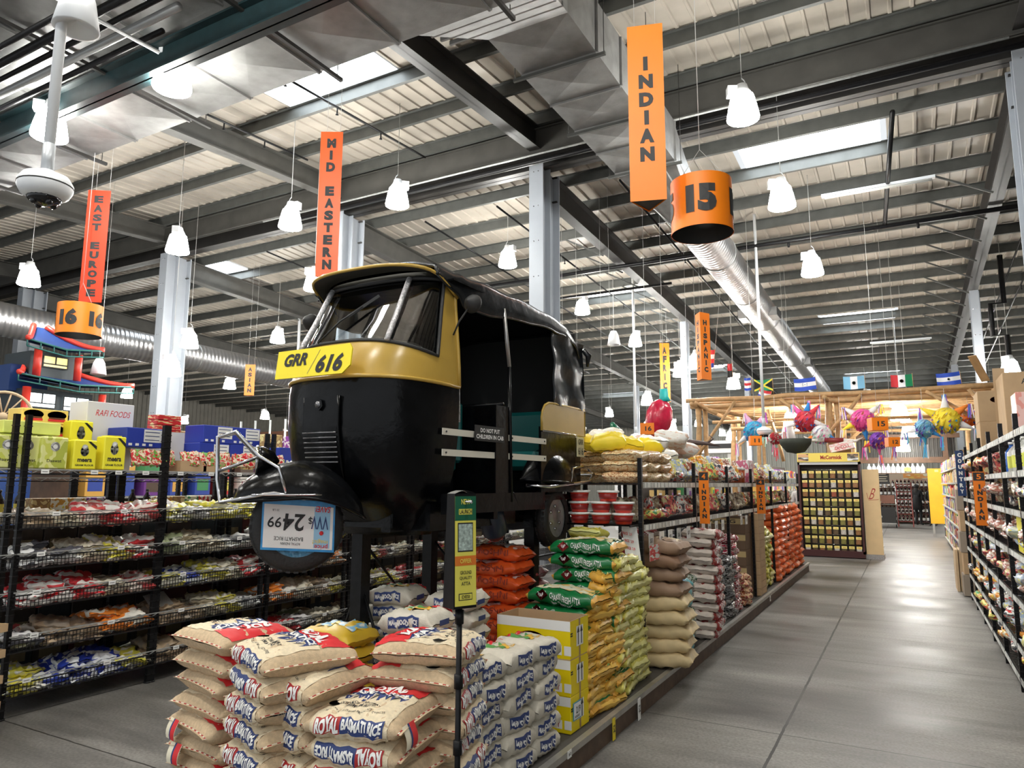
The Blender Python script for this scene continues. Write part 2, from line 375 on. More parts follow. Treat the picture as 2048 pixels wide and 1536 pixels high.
mb.box(-17, x, ya, yb, zt-.02, zt, galv); mb.box(-17, x, 4.5, 4.75, zb, zb+.02, galv); mb.box(x-.02, x, ya, yb, zb, zt, galv)
mb.build('duct_panels', D1)
for i in range(6):
    mb = MB(); xx = -15.6+2.44*i; mb.bar((xx, ya-.1, zb-.055), (xx, yb+.2, zb-.055), .045, .045, dark_beam)
    mb.tube([(xx, yb+.12, zb-.05), (xx, yb+.12, deck_z(yb)-.1)], .006, dark_beam, 4); mb.build('trapeze_hanger', D1)
teal_m = mat('beam_dark_teal', (.012, .03, .034), .4, noise=.3)
ibeam('service_beam', [((-20, 4.62, 6.22), (-20, 4.62, 6.57)), ((-3.2, 4.62, 6.22), (-3.2, 4.62, 6.57))], .18, teal_m)
for k in range(5):
    mb = MB(); yy = 3.55+.17*k; mb.tube([(-20, yy, 6.33), (-4.6-.5*k, yy, 6.33)], .045 if k % 2 else .03, black_steel if k != 3 else mat('conduit_gray', (.3, .31, .31), .4, .5), 8)
    tag(mb.build('service_pipe'), '%s service pipe running under the wide duct, %s of five counted from the camera' % (('thick black', 'thin black', 'thick black', 'pale gray', 'thick black')[k] if k != 3 else 'pale gray', ORD[k]), 'pipe', 'pipes under the wide duct')
# second rectangular duct running away along the aisle
D2 = empty('rectangular_duct'); tag(D2, 'stepped galvanised rectangular duct running away beside the tall orange INDIAN sign', 'air duct')
mb = MB(); fl = mb
xa, xb, zb, zt = -4.1, -3.05, 6.9, 7.6
pts = [6.75, 7.6, 8.45, 9.3, 10.15, 11.0]
for a, b in zip(pts, pts[1:]):
    crossbroken(mb, (xa, a, zb), (xa, b, zb), (xb, b, zb), (xb, a, zb), (0, 0, -.03), galv)
    crossbroken(mb, (xb, a, zb), (xb, b, zb), (xb, b, zt), (xb, a, zt), (.025, 0, 0), galv)
    crossbroken(mb, (xa, b, zb), (xa, a, zb), (xa, a, zt), (xa, b, zt), (-.025, 0, 0), galv)
    fl.box(xa, xb, b-.012, b+.012, zb-.03, zb, galv); fl.box(xb, xb+.03, b-.012, b+.012, zb, zt, galv)
mb.box(xa, xb, 6.75, 11.0, zt, zt+.02, galv)
# sloping throat between the two ducts
q = [(-4.6, 5.9, 6.62), (-2.9, 5.9, 6.62), (xb, 6.75, zb), (xa, 6.75, zb), (-4.6, 5.9, 7.5), (-2.9, 5.9, 7.5), (xb, 6.75, zt), (xa, 6.75, zt)]
mb.add(q, [(3, 2, 1, 0), (4, 5, 6, 7), (0, 1, 5, 4), (1, 2, 6, 5), (3, 0, 4, 7)], galv)
for k in range(4): mb.bar((-4.5, 5.95+.19*k, 6.66+.062*k), (-3.0, 5.95+.19*k, 6.66+.062*k), .03, .05, galv)
mb.build('duct_panels', D2)
for yy in (7.6, 9.3, 11.0):
    h = MB(); h.bar((xa-.12, yy, zb-.05), (xb+.12, yy, zb-.05), .04, .04, purlin_m)
    for xx in (xa-.1, xb+.1): h.tube([(xx, yy, zb-.05), (xx, yy, deck_z(yy)-.1)], .006, dark_beam, 4)
    h.build('trapeze_hanger', D2)
spiral = bpy.data.materials.new('spiral_duct_metal'); spiral.use_nodes = True; nt = spiral.node_tree; b = nt.nodes['Principled BSDF']
b.inputs['Base Color'].default_value = (.42, .42, .43, 1); b.inputs['Metallic'].default_value = .9; b.inputs['Roughness'].default_value = .34
tc = nt.nodes.new('ShaderNodeTexCoord'); wv = nt.nodes.new('ShaderNodeTexWave'); wv.bands_direction = 'Y'; wv.inputs['Scale'].default_value = 2.4; wv.inputs['Distortion'].default_value = 0
mpn = nt.nodes.new('ShaderNodeMapping'); mpn.inputs['Rotation'].default_value = (0, 0, .25)
nt.links.new(tc.outputs['Object'], mpn.inputs[0]); nt.links.new(mpn.outputs[0], wv.inputs['Vector'])
bp = nt.nodes.new('ShaderNodeBump'); bp.inputs['Strength'].default_value = .5; bp.inputs['Distance'].default_value = .02; nt.links.new(wv.outputs['Fac'], bp.inputs['Height']); nt.links.new(bp.outputs[0], b.inputs['Normal'])
def round_duct(x, y0, y1, za, zb, r, label, throat=None, grilles=()):
    D = empty('round_duct'); tag(D, label, 'air duct'); mb = MB()
    n = 24; k = int((y1-y0)/1.5); mb.tube([(x, y0+(y1-y0)*i/k, za+(zb-za)*i/k) for i in range(k+1)], r, spiral, n)
    fb = mb
    for i in range(0, k, 2):
        yy = y0+(y1-y0)*i/k; zz = za+(zb-za)*i/k; fb.tube([(x, yy-.02, zz), (x, yy+.02, zz)], r+.015, galv, n)
    mb.build('duct_pipe', D)
    for gy, side in grilles:
        zz = za+(zb-za)*(gy-y0)/(y1-y0); g = MB(); g.box(x+side*r*.75, x+side*(r+.12), gy-.35, gy+.35, zz-r*.75, zz-r*.15, galv)
        for j in range(5): g.box(x+side*(r+.12), x+side*(r+.135), gy-.3+.13*j, gy-.24+.13*j, zz-r*.7, zz-r*.2, dark_beam)
        g.build('air_grille', D)
    if throat:
        g = MB(); xa, xb, z0, z1, ty = throat; nn = 24; vs = []
        for i in range(nn):
            a = 2*math.pi*i/nn; c, s = math.cos(a), math.sin(a); t = max(abs(c), abs(s)); vs.append(((xa+xb)/2+(xb-xa)/2*c/t, ty, (z0+z1)/2+(z1-z0)/2*s/t))
        for i in range(nn):
            a = 2*math.pi*i/nn; vs.append((x+r*math.cos(a), y0, za+r*math.sin(a)))
        g.add(vs, [(i, nn+i, nn+(i+1) % nn, (i+1) % nn) for i in range(nn)], galv); g.build('duct_throat', D)
round_duct(-3.4, 12.5, 44, 6.78, 5.75, .40, 'long shiny spiral round duct receding over the right aisle behind the drum sign', (xa, xb, 6.9, 7.6, 11.0), ((20.5, 1), (20.5, -1), (28, 1)))
round_duct(-19.0, 5, 44, 5.55, 4.9, .42, 'long spiral round duct receding at far left behind the orange ASIAN sign', None, ((18, 1), (24, 1)))
# ------------------------------------------------------------------ thin pipes, conduits, fluorescent strips
def pipe(pts, r, m, label, nm='sprinkler_pipe', cat='pipe', drops=()):
    mb = MB(); mb.tube(pts, r, m, 6)
    for p in drops: mb.tube([p, (p[0], p[1], p[2]-.12)], r*.6, m, 6); mb.lathe([(1e-6, p[2]-.15), (.03, p[2]-.14), (.02, p[2]-.12)], m, 8, Matrix.Translation((p[0], p[1], 0)))
    return tag(mb.build(nm), label, cat)
pipe([(-.0-12, 11.3, 7.62), (5, 11.3, 7.62)], .045, black_steel, 'black sprinkler main crossing in front of the tall white columns')
pipe([(-13, 11.2, 7.72), (1.6, 11.2, 7.72)], .02, rail_m, 'thin pale conduit running just above the black sprinkler main', 'conduit')
pipe([(-14, 16.2, 6.95), (8, 16.2, 6.95)], .05, black_steel, 'black sprinkler pipe crossing the roof beyond the drum numbered 15', drops=[(-2, 16.2, 6.95), (.5, 16.2, 6.95)])
pipe([(0.15, 12.4, 7.6), (-.1, 16.2, 6.98)], .04, black_steel, 'black branch pipe slanting up past the right skylight')
pipe([(-1.45, 6.3, 7.95), (-1.3, 7.4, 8.02)], .02, black_steel, 'short black pipe stub at top right of the orange INDIAN sign')
for i, (x, ya, yb_) in enumerate(((-8.3, 6.5, 11.2), (-10.4, 6.3, 10.0), (-7.4, 12.6, 30), (-9.3, 12.6, 34), (-12.6, 12.4, 30), (-14.2, 12.4, 34), (-4.6, 12.6, 36), (2.6, 14, 34), (3.0, 14, 34))):
    za, zb_ = deck_z(ya)-.45, deck_z(yb_)-.45
    pipe([(x, ya, za), (x, yb_, zb_)], .022, black_steel, 'thin dark pipe running lengthwise under the roof, %s' % (
        'ending behind MID EASTERN sign', 'just left of MID EASTERN sign', 'left of the central column', 'farther left of the central column', 'over the ASIAN sign', 'leftmost beyond the girder', 'just right of the central column', 'beside the right rafter', 'outermost past the right rafter')[i],
        drops=[(x, ya+(yb_-ya)*t, za+(zb_-za)*t) for t in (.2, .45, .7)])
pipe([(-20, 17.4, 6.7), (-5, 17.4, 6.7)], .035, black_steel, 'black cross pipe above the ASIAN sign')
def fluoro(x0, x1, y, z, label):
    mb = MB(); mb.box(x0, x1, y-.05, y+.05, z, z+.05, white_metal); r = tag(mb.build('strip_light'), label, 'strip light')
    t = MB(); t.tube([(x0+.05, y-.03, z-.02), (x1-.05, y-.03, z-.02)], .013, mat('unlit_tube', (.75, .75, .72), .3), 6)
    t.tube([(x0+.05, y+.03, z-.02), (x1-.05, y+.03, z-.02)], .013, mat('unlit_tube', WHITE, .3), 6); t.build('tube', r)
pipe([(-6.9, 1.5, 6.15), (-6.72, 4.28, 6.15)], .022, mat('conduit_gray', WHITE), 'pale pipe ending in a cap left of the nearest duct lamp', 'conduit')
fluoro(-1.15, .78, 14.6, 7.2, 'unlit twin-tube strip light below the right skylight'); fluoro(-.9, 1.0, 28, 6.6, 'unlit strip light far down the right aisle under the roof')
fluoro(-7.2, -5.3, 24.6, 5.6, 'unlit strip light above the hanging red pepper')
# ------------------------------------------------------------------ pendant lamps
def make_lamp():
    r = empty('high_bay_lamp'); z0 = 0.
    s = MB(); s.lathe([(.115, .36), (.15, .33), (.185, .18), (.215, .02), (.21, 0.), (1e-6, -.012)], lamp_m, 18); s.build('lamp_shade', r)
    h = MB(); h.lathe([(.07, .5), (.085, .44), (.12, .38), (.12, .355)], white_metal, 14); h.box(-.2, -.07, -.06, .06, .34, .47, white_metal); h.tube([(0, 0, .5), (.05, 0, .53), (.03, 0, .57), (0, 0, .6)], .008, white_metal, 5); h.build('ballast_housing', r)
    return r
LK = Kind(make_lamp(), 'pendant lamp'); CK = {}
def lamp(x, y, z, label, grp='pendant high-bay lamps'):
    o = LK.put((x, y, z), R_.random()*6, label, grp)
    L = deck_z(y)-z-.6
    c = MB(); c.tube([(0, 0, .58), (0, 0, .58+L)], .006, cord_m, 4); cc = c.build('suspension_cord', o)
lamps = [(-7.23, 4.8, 6.14, 'large glowing pendant lamp under the wide galvanised duct, nearest the camera'), (-9.43, 4.62, 6.0, 'glowing pendant lamp partly behind the white camera pole'),
 (-7.84, 9.76, 6.6, 'glowing pendant lamp between the MID EASTERN sign and the central column'), (-1.65, 9.38, 6.49, 'bright pendant lamp up right of the tall orange INDIAN sign'),
 (-9.79, 9.06, 6.3, 'glowing pendant lamp just left of the MID EASTERN sign'), (-12.1, 8.4, 6.0, 'glowing pendant lamp in front of the left white column'),
 (-1.51, 11.67, 6.03, 'glowing pendant lamp right of the drum numbered 15, below the right skylight'), (-7.85, 13.88, 6.6, 'glowing pendant lamp just left of the central white column'),
 (-1.42, 14.91, 5.75, 'glowing pendant lamp over the aisle beyond the drum numbered 15'), (-7.68, 17.84, 6.3, 'glowing pendant lamp right of the central column above the rickshaw roof'),
 (-15.9, 7.68, 5.68, 'glowing pendant lamp at the far left edge above the pagoda'), (-10.67, 10.61, 5.6, 'glowing pendant lamp hanging at the foot of the MID EASTERN sign'),
 (-7.44, 21.55, 6.0, 'glowing pendant lamp left of the AFRICA sign'), (-16.3, 14.81, 5.75, 'glowing pendant lamp above and right of the ASIAN sign'),
 (-15.4, 11.2, 4.9, 'glowing pendant lamp beside the left white column'), (-14.6, 10.2, 4.0, 'glowing pendant lamp beside the pagoda'), (-4.9, 19.2, 4.75, 'glowing pendant lamp at the foot of the HISPANIC sign'),
 (-6.0, 21.5, 4.9, 'glowing pendant lamp overlapping the AFRICA sign'), (-4.6, 22.5, 4.55, 'glowing pendant lamp left of the flags'), (-7.9, 24.0, 4.35, 'glowing pendant lamp left of the red pepper'),
 (-.1, 20.2, 3.2, 'glowing lamp under the log canopy, nearest of the row over the aisle'), (.1, 23.0, 2.95, 'glowing lamp under the log canopy, second of the row over the aisle'), (-.1, 27.0, 2.7, 'glowing lamp under the log canopy, third of the row over the aisle'),
 (-2.65, 20.2, 3.15, 'glowing lamp under the log canopy at its left part'), (2.3, 20.5, 4.2, 'glowing lamp right of the log canopy'), (2.5, 24, 2.9, 'glowing lamp low behind the cartons on the right shelf'),
 (-18.4, 24, 4.9, 'glowing pendant lamp at the foot of the ASIAN sign'), (-19.8, 28, 3.9, 'glowing pendant lamp low beyond the blue cartons'), (-20, 22, 3.9, 'glowing pendant lamp right of the distant camera pole'), (-8.8, 30, 3.9, 'small distant glowing lamp beyond the rickshaw'),
 (-6.3, 30, 3.4, 'small distant glowing lamp behind the red pepper'), (-10.5, 34, 3.8, 'small distant glowing lamp over the farthest aisles at center'), (-1.4, 34, 5.2, 'distant glowing lamp high at the end of the right aisle'), (-1.4, 3.2, 6.3, 'pendant lamp above the aisle beside the camera'),
 (-14, 3.0, 6.0, 'pendant lamp above the left racks'), (-2.9, -.3, 6.2, 'pendant lamp above and behind the camera, nearest the sack pile'), (-6.6, .4, 6.2, 'pendant lamp behind the camera to the left'), (1.2, .6, 6.2, 'pendant lamp behind the camera to the right'), (-4.4, 1.9, 6.1, 'pendant lamp high over the aisle left of the sacks')]  # last four lamps are out of view, added to light the front sacks
for a in lamps: lamp(*a)
for x in (-21, -27, -33):
    for y in (17, 24, 31, 38): lamp(x, y, 4.9-.04*(y-17), 'small distant glowing lamp over the far left aisles', 'small distant lamps far left')
for x in (-13.5, -10.5, -6, 2.8):
    for y in (34, 40, 46): lamp(x+.3, y, 5.0-.03*(y-34), 'small distant glowing lamp at the far end of the store', 'small distant lamps at the far end')
# unlit white bell speakers
def speaker(x, y, z, s, label):
    r = empty('pendant_speaker', (x, y, z)); tag(r, label, 'speaker'); m = MB(); m.lathe([(1e-6, .3), (.06, .3), (.1, .22), (.14, 0), (.12, .0), (1e-6, .06)], white_metal, 18); b = m.build('bell', r); r.scale = (s, s, s)
    m = MB(); m.tube([(0, 0, .3), (0, 0, (deck_z(y)-z)/s)], .004, cord_m, 4); m.build('cord', r)
speaker(-4.62, 2.36, 4.56, 1.0, 'white bell-shaped speaker behind the top of the camera pole')
speaker(-6.9, 18.2, 5.4, 1.3, 'unlit white bell speaker hanging right of the rickshaw roof'); speaker(-15.9, 9.3, 4.0, 1.2, 'unlit white bell speaker hanging right of the pagoda'); speaker(-2.7, 19.8, 2.75, 1.4, 'unlit white bell speaker under the log canopy')
# camera domes on poles
def dome(x, y, z, s, top, label):
    r = empty('security_camera', (x, y, z)); tag(r, label, 'security camera')
    m = MB(); m.lathe([(.095, -.085), (.135, -.06), (.155, -.02), (.155, .02), (.13, .06), (.06, .085), (.045, .1)], white_metal, 24)
    m.lathe([(.157, -.004), (.158, 0), (.157, .004)], ink_m, 24); m.build('housing', r)
    m = MB(); m.lathe([(1e-6, -.135), (.05, -.125), (.09, -.1), (.1, -.08)], mat('smoked_lens', (.01, .01, .012), .08), 20)
    for k in range(4): m.sphere((.06*math.cos(k*1.57), .06*math.sin(k*1.57), -.115), .022, mat('smoked_lens', BLACK, .1), 8, 6)
    m.build('lens_dome', r)
    m = MB(); m.tube([(0, 0, .09), (0, 0, .28)], .036, mat('pole_collar', (.42, .44, .46), .4, .3), 12); m.tube([(0, 0, .28), (0, 0, (top-z)/s)], .033, white_metal, 12); m.build('pole', r); r.scale = (s, s, s)
dome(-4.68, 2.3, 3.46, 1.0, 7.9, 'white multi-lens dome camera on a thick white ceiling pole at upper left')
dome(-17.7, 17.0, 2.9, 1.5, 7.70, 'distant dome camera on a long white pole behind the blue cartons')
dome(-6.6, 19.0, 2.9, 1.0, 7.6, 'distant dome camera on a white pole left of the red pepper'); dome(-2.7, 16.2, 2.75, 1.0, 7.7, 'small dome camera on a long pole in front of the log canopy')
# ------------------------------------------------------------------ hanging signs
def prism_sign(name, txt, x, y, z0, z1, w, m, rz, label, th=.62, top=None):
    r = empty(name, (x, y, z0)); r.rotation_euler = (0, 0, rz); tag(r, label, 'hanging sign'); H = z1-z0
    a = w/2; p = [(-a, 0), (a, 0), (0, w*.866)]
    mb = MB(); n = 3; vs = [(px, py, zz) for zz in (0, H) for px, py in p]
    mb.add(vs, [(0, 1, 4, 3), (1, 2, 5, 4), (2, 0, 3, 5), (5, 4, 3)], m)
    mb.add([(px*.96, py*.96+.004, .012) for px, py in p], [(0, 2, 1)], ink_m)
    k = len(txt); step = H*th/k; ztop = H-H*(1-th)*.46 if th < .75 else H-H*(1-th)*.5
    for i, ch in enumerate(txt):
        if ch == ' ': continue
        zc = ztop-step*(i+.5); hh = step*.78; ww = w*.40 if ch != 'I' else w*.13
        mb.text(ch, frame((0, -.003, zc), (1, 0, 0), (0, 0, 1)), ww, hh, ink_m, .07)
        mb.text(ch, frame((a/2+.003*.866, w*.433+.0015*0, zc), (-.5, .866, 0), (0, 0, 1)), ww, hh, ink_m, .07)
        mb.text(ch, frame((-a/2-.003*.866, w*.433, zc), (-.5, -.866, 0), (0, 0, 1)), ww, hh, ink_m, .07)
    mb.build('sign_panel', r)
    c = MB(); zt = deck_z(y)-z0
    for px in (-.3, .3): c.tube([(px*w, w*.3, H-.02), (px*w, w*.3, zt)], .003, cord_m, 4)
    c.build('suspension_cord', r); return r
prism_sign('aisle_sign', 'INDIAN', -1.98, 6.2, 4.25, 6.05, .34, orange_m, .30, 'tall orange hanging sign reading INDIAN in black stacked letters')
prism_sign('aisle_sign', 'MID EASTERN', -5.8, 5.95, 3.98, 5.78, .265, mat('sign_deep_orange', (.80, .105, .004), .4), .52, 'tall orange-red hanging sign reading MID EASTERN', .92)
prism_sign('aisle_sign', 'EAST EUROPE', -10.63, 6.0, 4.28, 6.05, .33, redorange_m, .62, 'tall red hanging sign reading EAST EUROPE above the drum numbered 16', .92)
prism_sign('aisle_sign', 'HISPANIC', -4.46, 17.76, 4.2, 5.92, .36, orange_m, -1.0, 'orange hanging sign reading HISPANIC left of the flags', .8)
prism_sign('aisle_sign', 'AFRICA', -6.41, 21.3, 4.1, 5.95, .30, mat('sign_amber', (.82, .22, .004), .4), .5, 'slim amber hanging sign reading AFRICA above the red pepper', .9)
prism_sign('aisle_sign', 'ASIAN', -16.1, 13.7, 4.02, 4.90, .28, orange_m, .55, 'small distant orange hanging sign reading ASIAN', .85)
def drum(x, y, z0, z1, r, m, txt, ph, label, sp=1.57):
    o = empty('number_drum', (x, y, z0)); tag(o, label, 'hanging sign'); H = z1-z0; mb = MB(); n = 40
    mb.lathe([(r, 0), (r, H)], m, n); mb.f = mb.f[:-2]; mb.m = mb.m[:-2]; mb.sm = mb.sm[:-2]
    mb.lathe([(r-.006, .0), (r-.006, H)], ink_m, n); mb.f = mb.f[:-2]; mb.m = mb.m[:-2]; mb.sm = mb.sm[:-2]
    mb.lathe([(r+.004, 0), (r+.004, .012)], m, n); mb.f = mb.f[:-2]; mb.m = mb.m[:-2]; mb.sm = mb.sm[:-2]
    for a0 in (ph, ph+sp, ph+2*sp, ph-sp):
        wd = H*.58/r*.95
        mb.map_text(txt, lambda u, v: ((r+.005)*math.cos(a0+(u-.5)*wd), (r+.005)*math.sin(a0+(u-.5)*wd), H*(.24+.52*v)), ink_m, .075, 2)
    mb.build('drum_shell', o)
    c = MB(); c.tube([(r*.9, 0, H), (0, 0, H+.35), (-r*.9, 0, H)], .003, cord_m, 4); c.tube([(0, 0, H+.35), (0, 0, deck_z(y)-z0)], .004, cord_m, 4); c.build('suspension_cord', o)
drum(-1.62, 6.75, 4.03, 4.56, .295, orange_m, '15', -1.335, 'orange drum sign numbered 15 beside the tall INDIAN sign')
drum(-10.6, 5.86, 3.73, 4.19, .30, mat('sign_yellow_orange', (.82, .22, .006), .4), '16', -1.05, 'yellow-orange drum sign numbered 16 below the red EAST EUROPE sign', 1.35)
# ================================================================== BAGS
class Pillow:
    """a filled bag: sewn ends at +-L/2 along X, loose sides along Y; q runs round the section from the back edge over the top to the front"""
    def __init__(s, L, W_, H, seed=0, e=.62, pinch=.07, wob=.004, ear=.0, taper=4.):
        s.L, s.W, s.H, s.e, s.pinch, s.wob, s.taper = L, W_, H, e, pinch, wob, taper; s.r = random.Random(seed)
        s.ph = [s.r.uniform(0, 6.28) for _ in range(8)]
        n = 96; pts = []; 
        for i in range(n+1):
            a = 2*math.pi*i/n; c, d = math.cos(a), math.sin(a)
            pts.append((math.copysign(abs(c)**e, c), math.copysign(abs(d)**e, d)))
        acc = [0]
        for i in range(n): acc.append(acc[-1]+math.hypot((pts[i+1][0]-pts[i][0])*W_, (pts[i+1][1]-pts[i][1])*H))
        s.tab = [(a/acc[-1], p) for a, p in zip(acc, pts)]
    def sec(s, q):
        q = q % 1.; lo, hi = 0, len(s.tab)-1
        while hi-lo > 1:
            m = (lo+hi)//2
            if s.tab[m][0] <= q: lo = m
            else: hi = m
        a, b = s.tab[lo], s.tab[hi]; t = (q-a[0])/max(1e-9, b[0]-a[0]); return a[1][0]+(b[1][0]-a[1][0])*t, a[1][1]+(b[1][1]-a[1][1])*t
    def P(s, u, q):
        cy, cz = s.sec(q); k = (1-abs(u)**s.taper); h = .03+.97*k**.55; w = 1-.06*k*0-.05*abs(u)**6
        x = u*s.L/2*(1-s.pinch*(1-cy*cy)*abs(u)**3); y = cy*s.W/2*w; z = cz*s.H/2*h
        wo = s.wob*(math.sin(17*u+s.ph[0]+6*cy)+math.sin(11*cy+s.ph[1]+5*u)+.6*math.sin(31*u*cy+s.ph[2])+.8*math.sin(27*u+s.ph[3])*cz)
        bend = s.wob*1.6*math.sin(2.2*u+s.ph[4])
        return Vector((x, y+wo*.6*(abs(cy) > .5), z+wo*(.4+.6*k)+bend+s.H/2))
    def S(s, u, q, off):
        p = s.P(u, q); a = s.P(u+.01, q)-p; b = s.P(u, q+.004)-p; n = b.cross(a)
        return p+n.normalized()*off*(1 if n.length > 1e-12 else 0)
    def body(s, mb, m, nu=14, nq=26, zones=None):
        us = [math.sin((i/nu-.5)*math.pi) for i in range(nu+1)]; us = [.35*a+.65*(2*i/nu-1) for i, a in enumerate(us)]
        vs = [s.P(u, j/nq) for j in range(nq) for u in us]; n = nu+1
        by = {}
        for j in range(nq):
            for i in range(nu):
                mm = (zones((us[i]+us[i+1])/2, (j+.5)/nq) if zones else None) or m
                by.setdefault(mm, []).append((j*n+i, ((j+1) % nq)*n+i, ((j+1) % nq)*n+i+1, j*n+i+1))
        b0 = len(mb.v); mb.v += [tuple(v) for v in vs]
        for mm, fs in by.items():
            k = mb.mi(mm)
            for f in fs: mb.f.append([x+b0 for x in f]); mb.m.append(k); mb.sm.append(True)
        return mb
    def patch(s, mb, u0, u1, q0, q1, m, off=.0025, n=8, k=6):
        """printed area; x of the print runs u0->u1 and y runs q0->q1"""
        mb.grid(lambda a, b: s.S(u0+(u1-u0)*a, q0+(q1-q0)*b, off), n, k, m, flip=((u1-u0)*(q1-q0) > 0)); return s
    def word(s, mb, t, u0, u1, q0, q1, m, off=.004, bold=.02, cuts=3):
        mb.map_text(t, lambda a, b: s.S(u0+(u1-u0)*a, q0+(q1-q0)*b, off), m, bold, cuts); return s
    def seam(s, mb, side, m, m2, r=.0035):
        pts = [s.P(side*.985, .0+.5*i/22) for i in range(23)]
        pts = [Vector((p.x+side*.004, p.y, (p.z-s.H/2)*.3+s.P(side, .25).z)) for p in pts]
        for i in range(len(pts)-1): mb.tube([pts[i], pts[i+1]], r, m if i % 2 else m2, 4, caps=False)
        # sewn lip
        lip = []
        for p in pts: lip += [p, p+Vector((side*.014, 0, .001))]
        mb.add(lip, [(2*i, 2*i+1, 2*i+3, 2*i+2) for i in range(len(pts)-1)], s.lipm, True)
# ---- burlap basmati sacks
print_tan = mat('sack_tan', (.80, .68, .48), .8, noise=.12, nscale=60, bump=.4, bscale=350)
def royal(seed, flip, hangtag):
    P = Pillow(.42, .42, .122, seed, .66, .07, .0035); P.lipm = burlap
    r = empty('rice_sack'); mb = MB(); P.body(mb, burlap, 16, 30)
    # q: 0 back edge, ~.25 crown of the top, ~.5 front edge; print reads from the front
    d = .003
    P.patch(mb, -.80, .80, .2, .575, print_tan, .0022, 14, 12)
    P.patch(mb, -.78, .78, .03, .19, red_m, d, 14, 8)
    P.patch(mb, -.68, .68, .191, .243, navy_m, d, 12, 5)
    P.word(mb, 'ROYAL', -.5, .5, .184, .115, white_m, .0058, .05)
    P.word(mb, 'BASMATI RICE', -.62, .62, .236, .199, white_m, .0058, .045)
    for i, hgt in enumerate((.045, .065, .04, .075, .055, .08, .045, .06, .04)):      # mountain range under the name
        u = -.6+1.2*i/8
        for k in range(4):
            b = .243+hgt*k/4; e2 = .243+hgt*(k+1)/4; w0 = .085*(1-k/4); w1 = .085*(1-(k+1)/4)
            mb.add([P.S(u-w0, b, .0034), P.S(u+w0, b, .0034), P.S(u+w1+.001, e2, .0034), P.S(u-w1-.001, e2, .0034)], [(0, 3, 2, 1)], navy_m)
        mb.add([P.S(u-.03, .245, .0046), P.S(u+.015, .245, .0046), P.S(u+.005, .243+hgt*.55, .0046)], [(0, 2, 1)], white_m)
    P.word(mb, 'EXTRA LONG AROMATIC', -.5, .42, .356, .338, ink_m, .004, .02, 2); P.word(mb, 'PREMIUM AGED', -.3, .3, .382, .364, ink_m, .004, .02, 2)
    P.word(mb, 'NET WT 20 LB (9.07 kg) PRODUCT OF INDIA', -.62, .62, .422, .406, ink_m, .004, .01, 2)
    mb.lathe([(.03, 0), (.032, 0)], ink_m, 16, Matrix.Translation(P.S(-.6, .34, .004)))
    a0, a1 = (.455, .518)
    if not flip:
        P.patch(mb, -.70, -.16, a0, a1, dred_m, d, 8, 6); P.patch(mb, -.16, .72, a0, a1, navy_m, d, 10, 6)
        P.word(mb, 'ROYAL', -.67, -.18, a1-.004, a0+.006, white_m, .0058, .05); P.word(mb, 'BASMATI RICE', -.12, .69, a1-.016, a0+.008, white_m, .0058, .045)
    else:
        P.patch(mb, .16, .70, a0, a1, dred_m, d, 8, 6); P.patch(mb, -.72, .16, a0, a1, navy_m, d, 10, 6)
        P.word(mb, 'ROYAL', .67, .18, a0+.006, a1-.004, white_m, .0058, .05); P.word(mb, 'BASMATI RICE', .12, -.69, a0+.016, a1-.008, white_m, .0058, .045)
    mb.build('sack_body', r)
    st = mat('seam_red_thread', (.42, .03, .03), .8); sw = mat('seam_white_thread', (.8, .75, .65), .8)
    for sd in (-1, 1): m2 = MB(); P.seam(m2, sd, st, sw); m2.build('stitched_seam', r)
    if hangtag:
        m2 = MB(); b = P.P(.97, .38); 
        def tg(a, c): return Vector((b.x+.012+.022*math.sin(c*2.2), b.y-.045+.09*a, b.z-.002-.085*c))
        m2.grid(tg, 3, 5, mat('hangtag_paper', (.85, .78, .6), .6)); 
        m2.grid(lambda a, c: tg(.55+.42*a, c)+Vector((.0015, 0, .001)), 1, 5, red_m); m2.grid(lambda a, c: tg(.42+.13*a, c)+Vector((.0015, 0, .001)), 1, 5, navy_m)
        m2.build('paper_hangtag', r)
    return Kind(r, 'rice sack')
RK = [royal(1, False, False), royal(2, False, False), royal(3, True, False), royal(4, False, True)]
PITCH = .0945
def sack_column(cx, cy, rz, nlev, desc, order, z0=.152, jit=1.):
    for k in range(nlev):
        top = nlev-1-k
        kd = RK[order[top % len(order)]]
        a = rz+R_.uniform(-.07, .07)*jit; tilt = (R_.uniform(-.03, .03), R_.uniform(-.03, .03), a)
        where = 'topmost of the stack' if top == 0 else ('bottom of the stack' if k == 0 else '%s from the top of the stack' % ORD[top])
        kd.put((cx+R_.uniform(-.012, .012), cy+R_.uniform(-.012, .012), z0+k*PITCH-.006), tilt, 'burlap basmati rice sack, %s %s' % (where, desc), 'burlap rice sacks in the front pile')
sack_column(-2.86, 2.45, -1.57-.17, 8, 'at the far left corner', [1, 0, 1, 0, 3, 3])
sack_column(-2.36, 2.32, -.34, 8, 'second from left', [0, 2, 1, 0, 1, 0])
sack_column(-2.28, 2.36, -.1, 7, 'third from left', [2, 0, 1, 2, 0])
sack_column(-1.93, 2.36, .12, 6, 'front right in the pile', [3, 2, 0, 3, 1])
sack_column(-1.93, 2.72, 1.78, 8, 'right, by the black pole', [0, 1, 0, 1, 0, 2])
